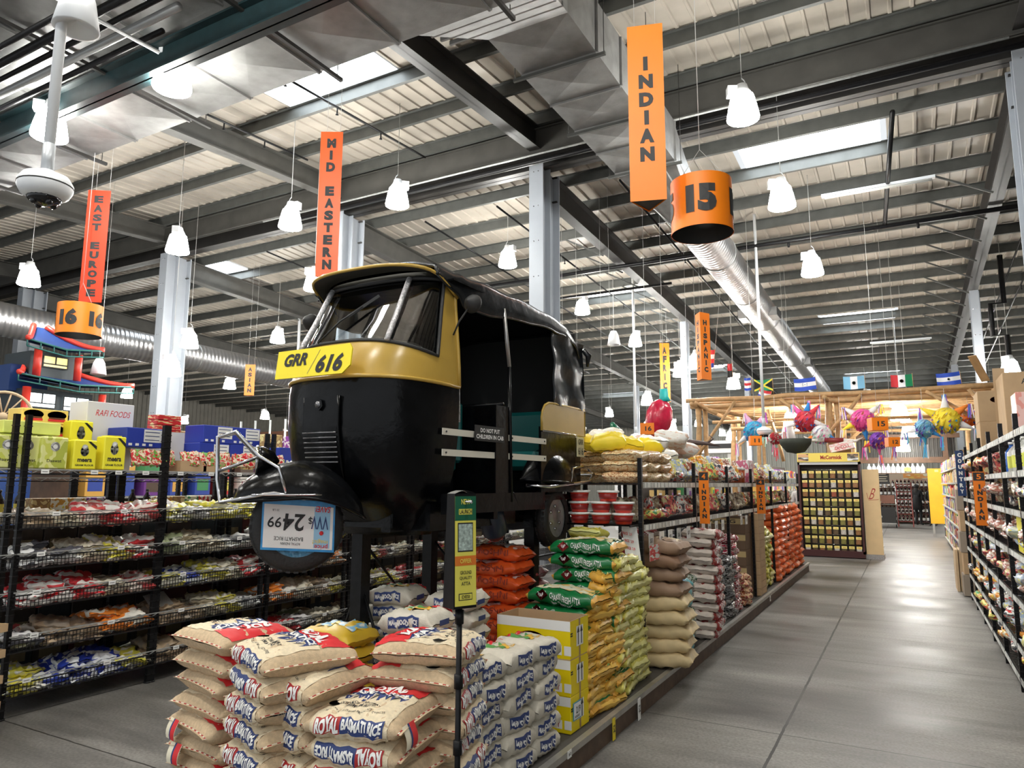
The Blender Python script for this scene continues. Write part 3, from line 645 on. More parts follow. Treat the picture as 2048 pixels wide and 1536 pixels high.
# ------------------------------------------------------------------ long raised gondola base
mb = MB(); mb.box(-3.25, -1.74, 1.95, 14.6, .0, .125, kerb_m); mb.box(-3.25, -1.76, 1.95, 14.6, .125, .15, mat('base_deck', (.06, .055, .05), .6)); g = tag(mb.build('display_platform'), 'long low brown platform under all the stacked goods beside the aisle', 'platform')
mb = MB(); mb.box(-1.76, -1.72, 1.95, 14.6, .118, .152, mat('steel_edge', (.45, .44, .41), .35, .7, noise=.2)); mb.build('metal_edge_strip', g)
def price_tag(x, y, z, label, w=.05, h=.09, m=tag_m, txt='$2'):
    mb = MB(); mb.box(x, x+.003, y-w/2, y+w/2, z-h/2, z+h/2, m); mb.text(txt, FX((x+.004, y, z)), w*.7, h*.4, ink_m); tag(mb.build('price_tag'), label, 'price tag')
price_tag(-1.718, 4.42, .075, 'narrow yellow price tag on the brown base edge below the green flour bags', .045, .13, yel_m)
price_tag(-1.718, 4.9, .07, 'white price tag on the brown base edge, just past the yellow one', .05, .14)
price_tag(-1.718, 3.75, .135, 'small white price tag on the base edge below the white rice stacks', .05, .04)
price_tag(-1.718, 10.2, .09, 'round white price tag far along the brown base edge', .07, .07)
# ------------------------------------------------------------------ white rice bags with navy labels
bag_white = mat('woven_white', (.60, .56, .47), .55, noise=.08, nscale=30, bump=.25, bscale=120)
def mahmood(seed, L=.32, W_=.27, H=.108):
    P = Pillow(L, W_, H, seed, .42, .03, .0045, taper=8.); r = empty('rice_bag'); mb = MB(); P.body(mb, bag_white, 12, 26)
    P.patch(mb, -.82, .82, .03, .13, red_m, .003, 8, 5); P.patch(mb, -.4, .35, .14, .3, mat('print_leaf_green', (.1, .3, .08), .5), .0025, 5, 5); P.patch(mb, -.2, .5, .22, .32, mat('print_gold', (.7, .4, .05), .5), .003, 5, 5)
    P.patch(mb, -.56, .56, .452, .53, navy_m, .003, 8, 6); P.word(mb, 'MAHMOOD RICE', -.52, .52, .512, .472, white_m, .0055, .05)
    P.patch(mb, -.5, .5, .935, 1.02, navy_m, .003, 8, 6); P.word(mb, 'MAHMOOD RICE', .45, -.45, .955, 1.0, white_m, .0055, .02)
    for sd in (-1, 1):      # small label on each sewn end
        e0 = P.P(sd*.9, .2); M = FX((L/2*.985, 0, H*.52)) if sd > 0 else FL((-L/2*.985, 0, H*.52))
        mb.add([(-.05, -.014, .003), (.05, -.014, .003), (.05, .014, .003), (-.05, .014, .003)], [(0, 1, 2, 3)], navy_m, M=M)
    mb.build('bag_body', r); return Kind(r, 'rice bag')
MK = [mahmood(s) for s in (11, 12, 13)]
def bag_column(kinds, cx, cy, rz, n, pitch, z0, nm, desc, grp, jit=.06, off=.012, step=None):
    for k in range(n):
        top = n-1-k; where = 'topmost' if top == 0 else ('bottom one' if k == 0 else '%s from top' % (ORD[top] if top < 13 else '%dth' % (top+1)))
        a = rz+R_.uniform(-jit, jit); x, y = (cx, cy) if step is None else step(k)
        R_.choice(kinds).put((x+R_.uniform(-off, off), y+R_.uniform(-off, off), z0+k*pitch), (R_.uniform(-.03, .03), R_.uniform(-.03, .03), a), '%s, %s %s' % (nm, where.replace(' from top', ' down'), desc.replace('in the upper half of the stack right of', 'of upper half right of').replace('in the lower half of the stack right of', 'of lower half right of').replace('of the stack', 'of stack')), grp)
for j, (cx, cy, n, d) in enumerate(((-1.93, 3.06, 6, 'of the stack nearest the black pole'), (-1.93, 3.35, 6, 'of the second stack along the aisle edge'), (-1.93, 3.65, 6, 'of the third stack along the aisle edge'),
        (-2.27, 3.1, 8, 'of the stack behind the burlap pile'), (-2.45, 3.75, 8, 'of the stack left of the yellow carton'), (-2.9, 3.72, 8, 'of the stack behind the tall black post'))):
    bag_column(MK, cx, cy, 1.57 if j < 3 else .12, n, .098, .152, 'white rice bag with navy label', d, 'white rice bags', .1, .015)
# flour bags in yellow beside them
def printed_bag(nm, L, W_, H, seed, body, top, topq, side, txt, tcol, cat, e=.5, wob=.006, txt2=None, taper=5., oneend=None, endmat=None):
    P = Pillow(L, W_, H, seed, e, .05, wob, taper=taper); r = empty(nm); mb = MB(); P.body(mb, body, 12, 24, (lambda u, q: endmat if abs(u) > .86 else None) if endmat else None)
    if top: P.patch(mb, -.8, .8, topq[0], topq[1], top, .0028, 10, 8)
    if side:
        P.patch(mb, -.8, .8, .42, .55, side, .003, 8, 6)
    if txt: P.word(mb, txt, -.5, .6, .515, .46, tcol, .005, .012)
    if txt2: P.word(mb, txt2, -.5, .5, .3, .2, tcol, .005, .012)
    mb.build('bag_body', r); return Kind(r, cat)
ckk = [printed_bag('flour_bag', .42, .3, .11, s, mat('chakki_yellow', (.85, .55, .04), .4), pack('chakki_top', [(.75, .75, .7), (.2, .45, .65), (.8, .6, .1)], 4), (.1, .32), None, 'Chakki Atta', dred_m, 'flour bag') for s in (21, 22)]
bag_column(ckk, -3.0, 3.3, .05, 6, .1, .152, 'yellow flour bag with red script', 'of the stack left of the front black post', 'yellow flour bags')
# ------------------------------------------------------------------ yellow cartons
def carton(nm, w, d, h, m, deco=None, open_top=False, loc=(0, 0, 0), rz=0.):
    """card box centred on x and y, bottom at z=0; open_top leaves the box open with walls of real thickness"""
    r = empty(nm, loc, rz); mb = MB(); t = .006
    if open_top:
        mb.box(-w/2, w/2, -d/2, d/2, 0, t, card_m)
        for a in ((-w/2, w/2, -d/2, -d/2+t), (-w/2, w/2, d/2-t, d/2), (-w/2, -w/2+t, -d/2+t, d/2-t), (w/2-t, w/2, -d/2+t, d/2-t)):
            mb.box(*a, t, h, m); mb.box(*a, h-.001, h+.001, card_m)
        for a in ((-w/2+t, w/2-t, d/2-t-.002, d/2-t-.001), (-w/2+t, w/2-t, -d/2+t+.001, -d/2+t+.002)): mb.box(*a, t, h, card_m)
        mb.box(w/2-t-.002, w/2-t-.001, -d/2+t, d/2-t, t, h, card_m); mb.box(-w/2+t+.001, -w/2+t+.002, -d/2+t, d/2-t, t, h, card_m)
    else: mb.bbox(-w/2, w/2, -d/2, d/2, 0, h, m, min(.004, h*.05))
    if deco: deco(mb, w, d, h)
    mb.build('carton_shell', r); return r
maggi_y = mat('carton_yellow', (.86, .66, .0), .45)
def maggi(mb, w, d, h):
    f = -d/2-.001
    mb.add([(-w/2, f, h*.74), (w/2, f, h*.74), (w/2, f, h), (-w/2, f, h)], [(0, 1, 2, 3)], white_m)
    for zx in (w/2+.001,): pass
    mb.lathe([(1e-6, 0), (.085, 0)], red_m, 24, FR((-w*.02, f-.001, h*.5)) @ Matrix.Diagonal((1, .42, 1, 1))); 
    mb.text('Maggi', FR((-w*.02, f-.002, h*.5)), .12, .045, white_m, .03); mb.text('2-minute', FR((-w*.02, f-.002, h*.22)), .19, .05, dred_m, .03); mb.text('NOODLES', FR((-w*.02, f-.002, h*.08)), .13, .022, dred_m, .03)
    for k in range(2): mb.box(w*.3+k*.06, w*.3+k*.06+.045, f-.001, f, h*.12, h*.36, white_m)
    mb.text('Y', FR((w*.3+.022, f-.003, h*.24)), .02, .03, dred_m)
    X = w/2+.001
    mb.add([(X, -.012, 0), (X, .012, 0), (X, .012, h), (X, -.012, h)], [(0, 1, 2, 3)], mat('brown_tape', (.35, .22, .1), .3))
    mb.add([(X+.001, -.05, h*.3), (X+.001, .05, h*.3), (X+.001, .05, h*.82), (X+.001, -.05, h*.82)], [(0, 1, 2, 3)], white_m)
    for yy in (-.024, .024):
        M = FX((X+.002, yy, h*.56)); mb.add([(-.006, -.05, 0), (.006, -.05, 0), (.006, .02, 0), (.018, .02, 0), (0, .06, 0), (-.018, .02, 0), (-.006, .02, 0)], [(0, 1, 2, 3, 4, 5, 6)], ink_m, M=M)
    for yy, zz in ((-d*.44, .66), (-d*.44, .6)): mb.box(X, X+.001, yy-.015, yy+.015, h*zz, h*zz+.008, ink_m)
for k, (dx, dl) in enumerate(((0, 'bottom of three yellow noodle cartons, with blue-edged price card'), (0, 'middle of three yellow noodle cartons beside the green flour'), (0, 'open top yellow noodle carton of the stack of three'))):
    o = carton('noodle_carton', .50, .27, .222 if k == 2 else .205, maggi_y, maggi, k == 2, (-2.06, 4.11, .152+.206*k)); tag(o, dl, 'carton', 'yellow noodle cartons')
mb = MB(); mb.box(-1.807, -1.803, 4.0, 4.11, .22, .32, mat('card_blue_edge', (.08, .3, .42), .5)); mb.box(-1.803, -1.8025, 4.006, 4.104, .226, .314, white_m); mb.text('2.19', FX((-1.801, 4.065, .275)), .06, .04, ink_m); mb.text('NOODLES', FX((-1.801, 4.05, .24)), .07, .014, ink_m)
tag(mb.build('price_card'), 'small white price card taped to the bottom yellow carton', 'price card')
# ------------------------------------------------------------------ green atta bags with gold ends
gold = mat('atta_gold', (.72, .38, .05), .4, noise=.15, nscale=25); cream = pack('atta_cream', [(.82, .70, .38), (.78, .78, .62), (.85, .6, .2)], 3); agreen = mat('atta_green', (.006, .15, .04), .28, noise=.1)
def atta(seed, flip):
    P = Pillow(.5, .34, .1, seed, .5, .04, .005, taper=7.); r = empty('flour_bag'); mb = MB()
    P.body(mb, agreen, 14, 26, lambda u, q: gold if abs(u) > .84 else None); P.patch(mb, -.84, .84, .1, .37, cream, .003, 10, 8)
    mb.lathe([(1e-6, 0), (.038, 0)], dred_m, 4, Matrix.Translation(P.S(-.48, .48, .006)) @ Matrix.Rotation(1.35, 4, 'X') @ Matrix.Diagonal((1.2, 1, 1, 1)))
    P.word(mb, 'SWARNA', -.6, -.36, .495, .47, white_m, .009, .01); P.word(mb, 'CHAKKI FRESH ATTA', -.26, .62, .515, .468, white_m, .005, .012); P.word(mb, '100% WHOLE WHEAT', -.2, .5, .54, .527, white_m, .005, 0, 1)
    e = P.P(.93, .25); mb.build('bag_body', r); return Kind(r, 'flour bag')
AK = [atta(31, 0), atta(32, 0)]
bag_column(AK, -2.05, 4.47, -.05, 8, .093, .152, 'green and cream flour bag', 'of the front stack behind the yellow cartons', 'green flour bags', .05, .02)
bag_column(AK, -2.03, 4.80, .04, 11, .095, .152, 'green and cream flour bag', 'of the tall stack under the rickshaw wheel', 'green flour bags', .06, .02)
# small gold and lime packets in rows along the edge
pk_gold = [printed_bag('flour_packet', .13, .3, .062, s, mat('packet_gold', (.66, .36, .05), .38, noise=.2, nscale=20), pack('packet_green_print', [(.1, .3, .1), (.7, .6, .2), (.75, .4, .05)], 5), (.1, .35), None, None, None, 'flour packet', taper=6., endmat=mat('packet_gold_crimp', (.82, .52, .1), .3)) for s in (41, 42)]
pk_lime = [printed_bag('flour_packet', .15, .3, .066, s, mat('packet_lime', (.58, .53, .10), .36, noise=.2, nscale=14), pack('packet_lime_print', [(.5, .5, .08), (.72, .66, .25), (.75, .62, .05)], 5), (.08, .42), None, None, None, 'flour packet', taper=6., endmat=mat('packet_pale_crimp', (.68, .66, .26), .3)) for s in (43, 44)]
for j, (yy, n) in enumerate(((4.38, 9), (4.52, 12), (4.67, 15))):
    bag_column(pk_gold, -1.86, yy, R_.uniform(-.1, .1), n, .056, .152, 'small gold flour packet', 'of the %s gold stack beyond the yellow cartons' % ORD[j], 'gold flour packets', .16, .02)
for j, (yy, n) in enumerate(((4.83, 15), (4.99, 15), (5.15, 14), (5.3, 13))):
    bag_column(pk_lime, -1.87, yy, R_.uniform(-.1, .1)+1.4*(j % 2)*0, n, .062, .152, 'small lime flour packet', 'of the %s lime stack before the rack post' % ORD[j], 'lime flour packets', .2, .02)
bag_column([pk_lime[0]], -2.35, 5.05, .3, 5, .07, 1.12-.02, 'lime packet lying on the green flour bags', '', None, .3) if False else None
bag_column(pk_lime, -2.2, 5.12, 1.3, 17, .065, .152, 'lime packet', 'of the inner stack behind the tall green stack', 'inner lime packets', .3, .03)
# orange bags behind
osk = mat('orange_glossy_bag', (.8, .11, .02), .28, noise=.12)
OK_ = [printed_bag('rice_bag', .44, .3, .1, s, osk, pack('orange_top', [(.82, .78, .74), (.8, .4, .3), (.85, .8, .8)], 3), (.08, .4), None, 'ROSHNI', mat('print_dark_orange', (.3, .03, .01), .5), 'rice bag') for s in (51, 52)]
bag_column(OK_, -2.66, 4.62, .0, 10, .099, .152, 'orange glossy rice bag', 'of the stack left of the rear black post', 'orange rice bags by the post')
bag_column([printed_bag('rice_bag', .4, .3, .1, 53, mat('brown_foil', (.25, .02, .02), .3), pack('brown_top', [(.7, .6, .5), (.5, .05, .05), (.75, .7, .6)], 4), (.1, .4), None, None, None, 'rice bag')], -2.72, 5.0, .1, 8, .1, .152, 'dark red foil bag', 'of the stack behind the orange bags', 'dark red foil bags')
# ------------------------------------------------------------------ racking on the base
rack_tag = mat('rack_rail_card', (.6, .6, .57), .5, noise=.25, nscale=25)
def post_rack(xf, xb, ys, levels, ztop, nm, label, side=1, rails=True, z0=.0, wire=True):
    """a run of shelving: posts at each y, shelves between; side=+1 when the price rails face +X"""
    for b, (ya, yb) in enumerate(zip(ys, ys[1:])):
        r = empty('shelf_unit', (xf, ya, z0)); tag(r, label % ('%s bay from the front' % ORD[b]), 'shelving', nm)
        D = xb-xf; Lh = yb-ya
        for px in (0, D):
            for py in ((.0, Lh) if b == len(ys)-2 else (.0,)):
                m = MB(); m.box(px-.016, px+.016, py-.016, py+.016, 0, ztop-z0, black_steel)
                zz = .05
                while zz < ztop-z0-.05: m.box(px-.019, px+.019, py-.019, py+.019, zz, zz+.006, wire_m); zz += .05
                m.build('post', r)
        for z in levels:
            m = MB(); z -= z0
            for k in range(int(Lh/.05)): m.bar((0, .03+.05*k, z), (D, .03+.05*k, z), .005, .005, wire_m)
            for px in (0, D, D/2): m.bar((px, 0, z), (px, Lh, z), .012, .02, wire_m)
            m.build('wire_shelf', r)
            if rails:
                m = MB(); x0 = side*.012; m.box(min(x0, x0+side*.004), max(x0, x0+side*.004), .02, Lh-.02, z-.035, z+.012, rail_m)
                yy = .06
                while yy < Lh-.08:
                    w = R_.choice((.04, .05, .07)); m.box(min(x0+side*.004, x0+side*.006), max(x0+side*.004, x0+side*.006), yy, yy+w, z-.03, z+.008, R_.choice((tag_m, tag_m, rack_tag))); yy += w+R_.uniform(.015, .05)
                m.build('price_rail', r)
GY = [5.38, 6.98, 8.42, 9.86, 11.4, 12.9, 14.4]
post_rack(-1.84, -2.45, GY, (1.60, 1.27), 1.80, 'black racks over the sack stacks', 'black wire rack standing over the sack stacks, %s', 1, True, .15)
for x in (-2.52,):
    post_rack(-2.55, -3.15, [5.95, 6.98, 8.42, 9.86, 11.4, 12.9, 14.4], (1.62, 1.28, .9), 1.95, 'black racks on the far side of the base', 'black wire rack on the far side of the base, %s', -1, True, .15)
def blade(x, y, z, h, w, num, label):
    r = empty('aisle_blade_sign', (x, y, z)); tag(r, label, 'shelf sign'); mb = MB()
    mb.box(-w/2, w/2, -.004, .004, 0, h, orange_m); mb.box(-w/2+.004, w/2-.004, -.0055, -.004, h*.83, h*.985, ink_m); mb.text(num, FR((0, -.0065, h*.905)), w*.38, h*.1, orange_m, .03)
    for i, c in enumerate('INDIAN'): mb.text(c, FR((0, -.0055, h*(.72-.115*i))), w*(.46 if c != 'I' else .15), h*.085, ink_m, .07)
    mb.build('sign_plate', r); m = MB(); m.bar((0, .02, h*.9), (-.1, .02, h*.9), .012, .012, black_steel); m.build('bracket', r)
blade(-1.745, 6.98, 1.22, .50, .095, '4', 'orange upright shelf sign reading 4 INDIAN, on the rack post nearest the rickshaw')
blade(-1.745, 10.0, 1.21, .46, .11, '4', 'orange upright shelf sign reading 4 INDIAN, second along the rack')
# stacks below the rack
brownsk = [printed_bag('bulk_sack', .5, .38, .12, s, mat('bulk_brown_%d' % s, c, .6, noise=.12, nscale=14), pack('bulk_top_%d' % s, [c, (.75, .62, .4), c], 3), (.15, .35), None, None, dred_m, 'bulk sack') for s, c in ((61, (.26, .15, .09)), (62, (.3, .19, .12)), (63, (.62, .48, .26)))]
bag_column([brownsk[2]], -1.84, 5.86, .1, 5, .108, .152, 'tan bulk lentil sack', 'in the lower half of the stack right of first rack post', 'tan bulk sacks', .07, .02)
bag_column(brownsk[:2], -1.88, 5.88, .05, 4, .11, .70, 'dull brown bulk sack', 'in the upper half of the stack right of first rack post', 'brown bulk sacks', .08, .02)
teal_w = [printed_bag('rice_bag', .3, .24, .085, 64, mat('teal_wrap', (.1, .4, .45), .3, noise=.3, nscale=9), pack('teal_top', [(.1, .3, .6), (.6, .75, .75), (.75, .7, .3)], 3), (.1, .4), None, None, None, 'rice bag')]
bag_column(teal_w, -1.86, 6.28, 1.5, 8, .075, .152, 'teal wrapped bag', 'of the teal stack below first INDIAN sign', 'teal wrapped bags', .2)
clr = [printed_bag('bean_bag', .26, .22, .085, s, pack('clear_bean_%d' % s, cs, 5, .2), None, None, None, None, None, 'bean bag') for s, cs in ((65, [(.08, .15, .06), (.5, .55, .5), (.05, .1, .06)]), (66, [(.25, .25, .25), (.6, .6, .6), (.12, .12, .12)]), (67, [(.02, .02, .02), (.3, .3, .3), (.06, .05, .05)]), (68, [(.35, .02, .05), (.6, .45, .45), (.25, .02, .03)]), (69, [(.45, .12, .05), (.7, .5, .3), (.3, .05, .05)]))]
bag_column(clr[:1], -1.89, 6.52, 1.4, 9, .07, .152, 'clear bag of green beans', 'of the stack next to the teal bags', 'green bean bags', .3)
rw = [printed_bag('rice_bag', .36, .34, .088, s, mat('white_red_bag', (.70, .62, .55), .42, noise=.1, nscale=16), mat('print_maroon', (.33, .02, .02), .5), (.1, .35), mat('print_maroon', (.33, .02, .02), .5), 'PREMIUM RICE', white_m, 'rice bag') for s in (71, 72)]
bag_column(rw, -1.82, 7.06, 1.57, 12, .084, .152, 'white rice bag with maroon band', 'of tall stack behind first INDIAN sign', 'white and maroon rice bags', .08, .03)
bag_column(rw, -2.25, 6.6, 0.05, 12, .084, .152, 'white rice bag with maroon band', 'of the inner stack behind the brown sacks', 'inner white and maroon rice bags', .08, .02)
bag_column(rw, -1.93, 7.42, 1.57, 8, .084, .152, 'white rice bag with maroon band', 'of the lower stack behind the tall one', 'rear white and maroon rice bags', .08, .03)
bag_column(clr[1:2], -1.93, 7.85, 1.5, 11, .07, .152, 'clear gray bean bag', 'of the gray stack before the second rack post', 'gray bean bags', .3, .02)
bag_column(clr[2:3], -1.89, 8.25, 1.5, 9, .07, .152, 'clear bag of black beans', 'of the black stack by the second rack post', 'black bean bags', .3, .02)
bag_column(clr[3:4], -1.91, 8.6, 1.5, 12, .07, .152, 'bag of dark red beans', 'of the red stack past the black bean stack', 'red bean bags', .3, .02)
bag_column(clr[4:5], -1.87, 9.1, 1.5, 5, .07, .152, 'net bag of shallots', 'of the low heap before the tall cartons', 'shallot bags', .4, .03)
def parle(mb, w, d, h):
    f = -d/2-.001; mb.add([(-w/2, f, h*.55), (w/2, f, h*.55), (w/2, f, h*.9), (-w/2, f, h*.9)], [(0, 1, 2, 3)], mat('print_cream', (.55, .42, .2), .6)); mb.text('Parle-G', FR((0, f-.001, h*.72)), w*.6, h*.22, ink_m, .02)
for k in range(5):
    tag(carton('biscuit_carton', .58, .4, .205, mat('dark_carton', (.16, .10, .06), .7), parle, False, (-2.16, 9.7, .152+.206*k)), 'dark biscuit carton, %s of five stacked under the second INDIAN sign' % ('bottom', 'second from bottom', 'middle', 'second from top', 'topmost')[k], 'carton', 'dark biscuit cartons')
mb = MB()
for k in range(12): mb.box(-1.9+.0, -1.78, 9.93+.0, 10.35, .155+.088*k, .24+.088*k, card_m)
tag(mb.build('corrugated_pad_stack'), 'tall stack of tan corrugated cardboard pads beside the dark biscuit cartons', 'cardboard', None)
bag_column(pk_lime, -1.9, 10.75, .1, 13, .066, .152, 'yellow-green packet', 'between card pads and orange bags', 'far lime packets', .2, .02)
bag_column([pk_lime[1]], -1.9, 11.1, .1, 12, .066, .152, 'yellow-green packet', 'of the second far lime stack', 'far lime packets of the second stack', .2, .02)
OB = [printed_bag('rice_bag', .42, .36, .11, s, mat('far_orange_bag', (.84, .17, .04), .3, noise=.12), pack('far_orange_top', [(.82, .3, .08), (.85, .75, .5), (.8, .15, .05)], 3), (.1, .4), None, None, None, 'rice bag') for s in (81, 82)]
for j, (yy, n) in enumerate(((11.6, 10), (12.1, 11), (12.6, 11), (13.1, 11), (13.6, 11), (14.1, 10))):
    bag_column(OB, -1.98, yy, .05, n, .1, .152, 'bright orange rice bag', 'of the %s orange stack near base end' % ORD[j], 'bright orange rice bags', .08, .02)
# goods on the upper shelves
nuts = [printed_bag('nut_bag', .36, .3, .085, s, pack('nuts_%d' % s, cs, 14, .25), None, None, None, None, None, 'bag of nuts') for s, cs in ((91, [(.62, .36, .17), (.8, .62, .38), (.45, .2, .09)]), (92, [(.72, .5, .25), (.85, .72, .45), (.6, .3, .12)]))]
for lv in range(3):
    for j in range(3):
        R_.choice(nuts).put((-2.02-.0*j, 5.55+.34*j, 1.62+.083*lv), (0, 0, 1.57+R_.uniform(-.1, .1)), 'clear bag of mixed nuts on the rack top, %s layer, %s along' % (('bottom', 'middle', 'top')[lv], ORD[j]), 'bags of nuts on the rack top')
        R_.choice(nuts).put((-2.4, 5.85+.34*j, 1.62+.083*lv), (0, 0, 1.57+R_.uniform(-.1, .1)), 'clear bag of nuts in the back row on the rack top, %s layer, %s along' % (('bottom', 'middle', 'top')[lv], ORD[j]), 'back row bags of nuts')
ybag = [printed_bag('snack_bag', .3, .24, .13, 93, mat('bright_yellow_bag', (.95, .72, .03), .35, noise=.1), None, None, None, None, None, 'snack bag')]
for j in range(6): ybag[0].put((-2.15-.25*(j % 2), 5.5+.22*j, 1.875), (.2, 0, R_.uniform(0, 3)), 'bright yellow puffy bag on top of the nut bags, %s from the rickshaw' % ORD[j], 'yellow puffy bags')
wbag = [printed_bag('snack_bag', .36, .3, .14, s, pack('pale_bag_%d' % s, cs, 4, .3), None, None, None, None, None, 'snack bag') for s, cs in ((94, [(.75, .72, .66), (.82, .80, .76), (.7, .5, .4)]), (95, [(.8, .78, .7), (.75, .7, .6), (.85, .83, .8)]))]
for j in range(9): R_.choice(wbag).put((-2.7+.5*(j % 2), 6.5+.18*j, 1.80+.1*(j % 3)), (R_.uniform(-.3, .3), R_.uniform(-.3, .3), R_.uniform(0, 3)), 'white puffy bag in the heap under the red pepper', 'white puffy bags in the heap')
mixc = [[(.7, .06, .05), (.85, .85, .8), (.1, .1, .12)], [(.8, .8, .82), (.5, .6, .75), (.85, .8, .3)], [(.85, .7, .08), (.8, .3, .05), (.85, .8, .6)], [(.1, .35, .15), (.8, .7, .2), (.7, .1, .06)], [(.05, .05, .06), (.6, .1, .1), (.7, .6, .3)], [(.75, .75, .72), (.35, .12, .08), (.7, .6, .5)], [(.15, .1, .08), (.4, .3, .2), (.7, .65, .5)]]
snk = [printed_bag('snack_bag', .22, .17, .06, 100+i, pack('snack_%d' % i, c, 3.5, .28), None, None, None, None, None, 'snack bag', taper=6., wob=.007) for i, c in enumerate(mixc)]
COLN = ['red, white and black', 'silver and blue', 'yellow and orange', 'green and gold', 'black and red', 'white and brown', 'dark brown']
def shelf_bags(x, ys, z, kinds, where, grp, upright=1.2, dz=.0, dx=.05, layers=1):
    cnt = {}
    for j, yy in enumerate(ys):
        for l in range(layers):
            i = R_.choice(kinds); cnt[i] = cnt.get(i, 0)+1
            tl = upright if R_.random() < .75 else R_.uniform(0, .3)
            c = snk[i].put((x+R_.uniform(-dx, dx)-.1*l, yy+R_.uniform(-.02, .02), z+dz+(.0 if tl > .5 else .02)+.1*(tl > .5)+l*.0), (tl if tl > .5 else R_.uniform(-.2, .2), 0, 1.57+R_.uniform(-.3, .3)), '%s snack bag %s' % (COLN[i], where), '%s bags %s' % (COLN[i], grp))
fr = lambda a, b, s: [a+s*i for i in range(int((b-a)/s))]
shelf_bags(-1.98, fr(6.65, 14.2, .19), 1.63, [0, 1, 2, 3, 5], 'standing on the rack top above the INDIAN blade signs', 'on the rack top', 1.1, layers=2)
shelf_bags(-2.3, fr(6.65, 14.2, .2), 1.75, [1, 2, 5], 'in the back row on the rack top', 'in the back row of the rack top', 1.1)
shelf_bags(-1.98, fr(5.5, 14.2, .19), 1.29, [4, 6, 0, 3, 4], 'on the rack shelf just under the top shelf', 'on the second rack shelf', 1.2, layers=2)
# glass jar and carton on top right
for j, (yy, c) in enumerate(((9.4, (.45, .08, .02)), (9.62, (.45, .08, .02)))):
    r = empty('spice_tub', (-1.95, yy, 1.62)); tag(r, 'red spice tub with pale lid on the rack top, %s' % ('nearer' if j == 0 else 'farther'), 'tub'); m = MB(); m.lathe([(.08, 0), (.085, .16)], mat('tub_red_brown', c, .3), 16); m.build('tub_body', r); m = MB(); m.lathe([(.09, .16), (.09, .19), (1e-6, .195)], white_m, 16); m.build('lid', r)
for j in range(3): tag(carton('spice_carton', .16, .1, .3, pack('pink_white_print', [(.8, .75, .74), (.6, .15, .25), (.82, .8, .78)], 3), None, False, (-1.95, 9.95+.13*j, 1.62)), 'white and pink upright carton on the rack top, %s from the second blade sign' % ORD[j], 'carton', 'white and pink cartons')
# red tubs with white lids on the rack end
def tub():
    r = empty('spice_tub'); m = MB(); pr = [(.062, 0), (.078, .07)]; m.lathe(pr, mat('red_tub', (.62, .03, .015), .25), 20); m.lathe([(.0685, .02), (.0755, .055)], mat('tub_dark_label', (.3, .02, .02), .4), 20); m.build('tub_body', r)
    m = MB(); m.lathe([(.088, .068), (.09, .078), (.085, .084), (1e-6, .085)], white_m, 20); m.build('lid', r); return r
TK = Kind(tub(), 'tub')
for lv in range(3):
    for j in range(3 if lv < 2 else 2):
        TK.put((-2.32+.185*j+(.0 if lv < 2 else .06*j), 5.29, 1.29+.086*lv), 0, 'red spice tub with white lid, %s row, %s from left, at the rack end' % (('bottom', 'middle', 'top')[lv], ORD[j]), 'red tubs with white lids')
mb = MB()
for k in range(12): mb.bar((-2.43, 5.18+.03*k*0+.0, 1.285), (-1.86, 5.18, 1.285), .006, .006, wire_m)
for k in range(8): mb.bar((-2.43, 5.18+.03*k, 1.282), (-1.86, 5.18+.03*k, 1.282), .005, .005, wire_m)
mb.bar((-2.43, 5.18, 1.28), (-2.43, 5.4, 1.28), .012, .015, wire_m); mb.bar((-1.86, 5.18, 1.28), (-1.86, 5.4, 1.28), .012, .015, wire_m)
tag(mb.build('end_shelf'), 'small black wire shelf on the rack end carrying the red tubs', 'shelf')
# notices hanging on the rack
mb = MB(); mb.add([(-1.95, 5.33, 1.02), (-1.83, 5.34, 1.0), (-1.87, 5.36, 1.27), (-1.99, 5.35, 1.28)], [(0, 1, 2, 3), (3, 2, 1, 0)], white_m)
for k in range(4): mb.text('RICE  2.9', frame((-1.9-.012*k, 5.335, 1.05+.055*k), (1, .08, -.15), (-.15, 0, 1)), .07, .022, red_m)
tag(mb.build('price_notice'), 'tilted white notice with red print hanging at the first rack post', 'notice')
mb = MB(); mb.box(-1.80, -1.797, 5.45, 5.85, 1.0, 1.12, pack('notice_mix', [(.8, .8, .78), (.7, .1, .1), (.8, .85, .8)], 3)); tag(mb.build('price_notice'), 'wide white picture notice hanging below the first rack bay', 'notice')
for j, yy in enumerate((5.5, 5.78, 6.02, 6.28, 6.6, 7.15, 7.4, 7.7, 8.0, 9.0, 9.3, 10.3, 10.6)):
    mb = MB(); mb.box(-1.822, -1.819, yy, yy+.12, 1.10+.01*(j % 2), 1.21, tag_m if j % 3 else rack_tag); mb.text('$%d' % (3+j), FX((-1.818, yy+.06, 1.15)), .06, .04, ink_m); tag(mb.build('price_card'), 'white price card below the rack shelf, %s along from the first post' % (ORD[j] if j < 13 else 'last'), 'price card', 'price cards below the rack shelf')
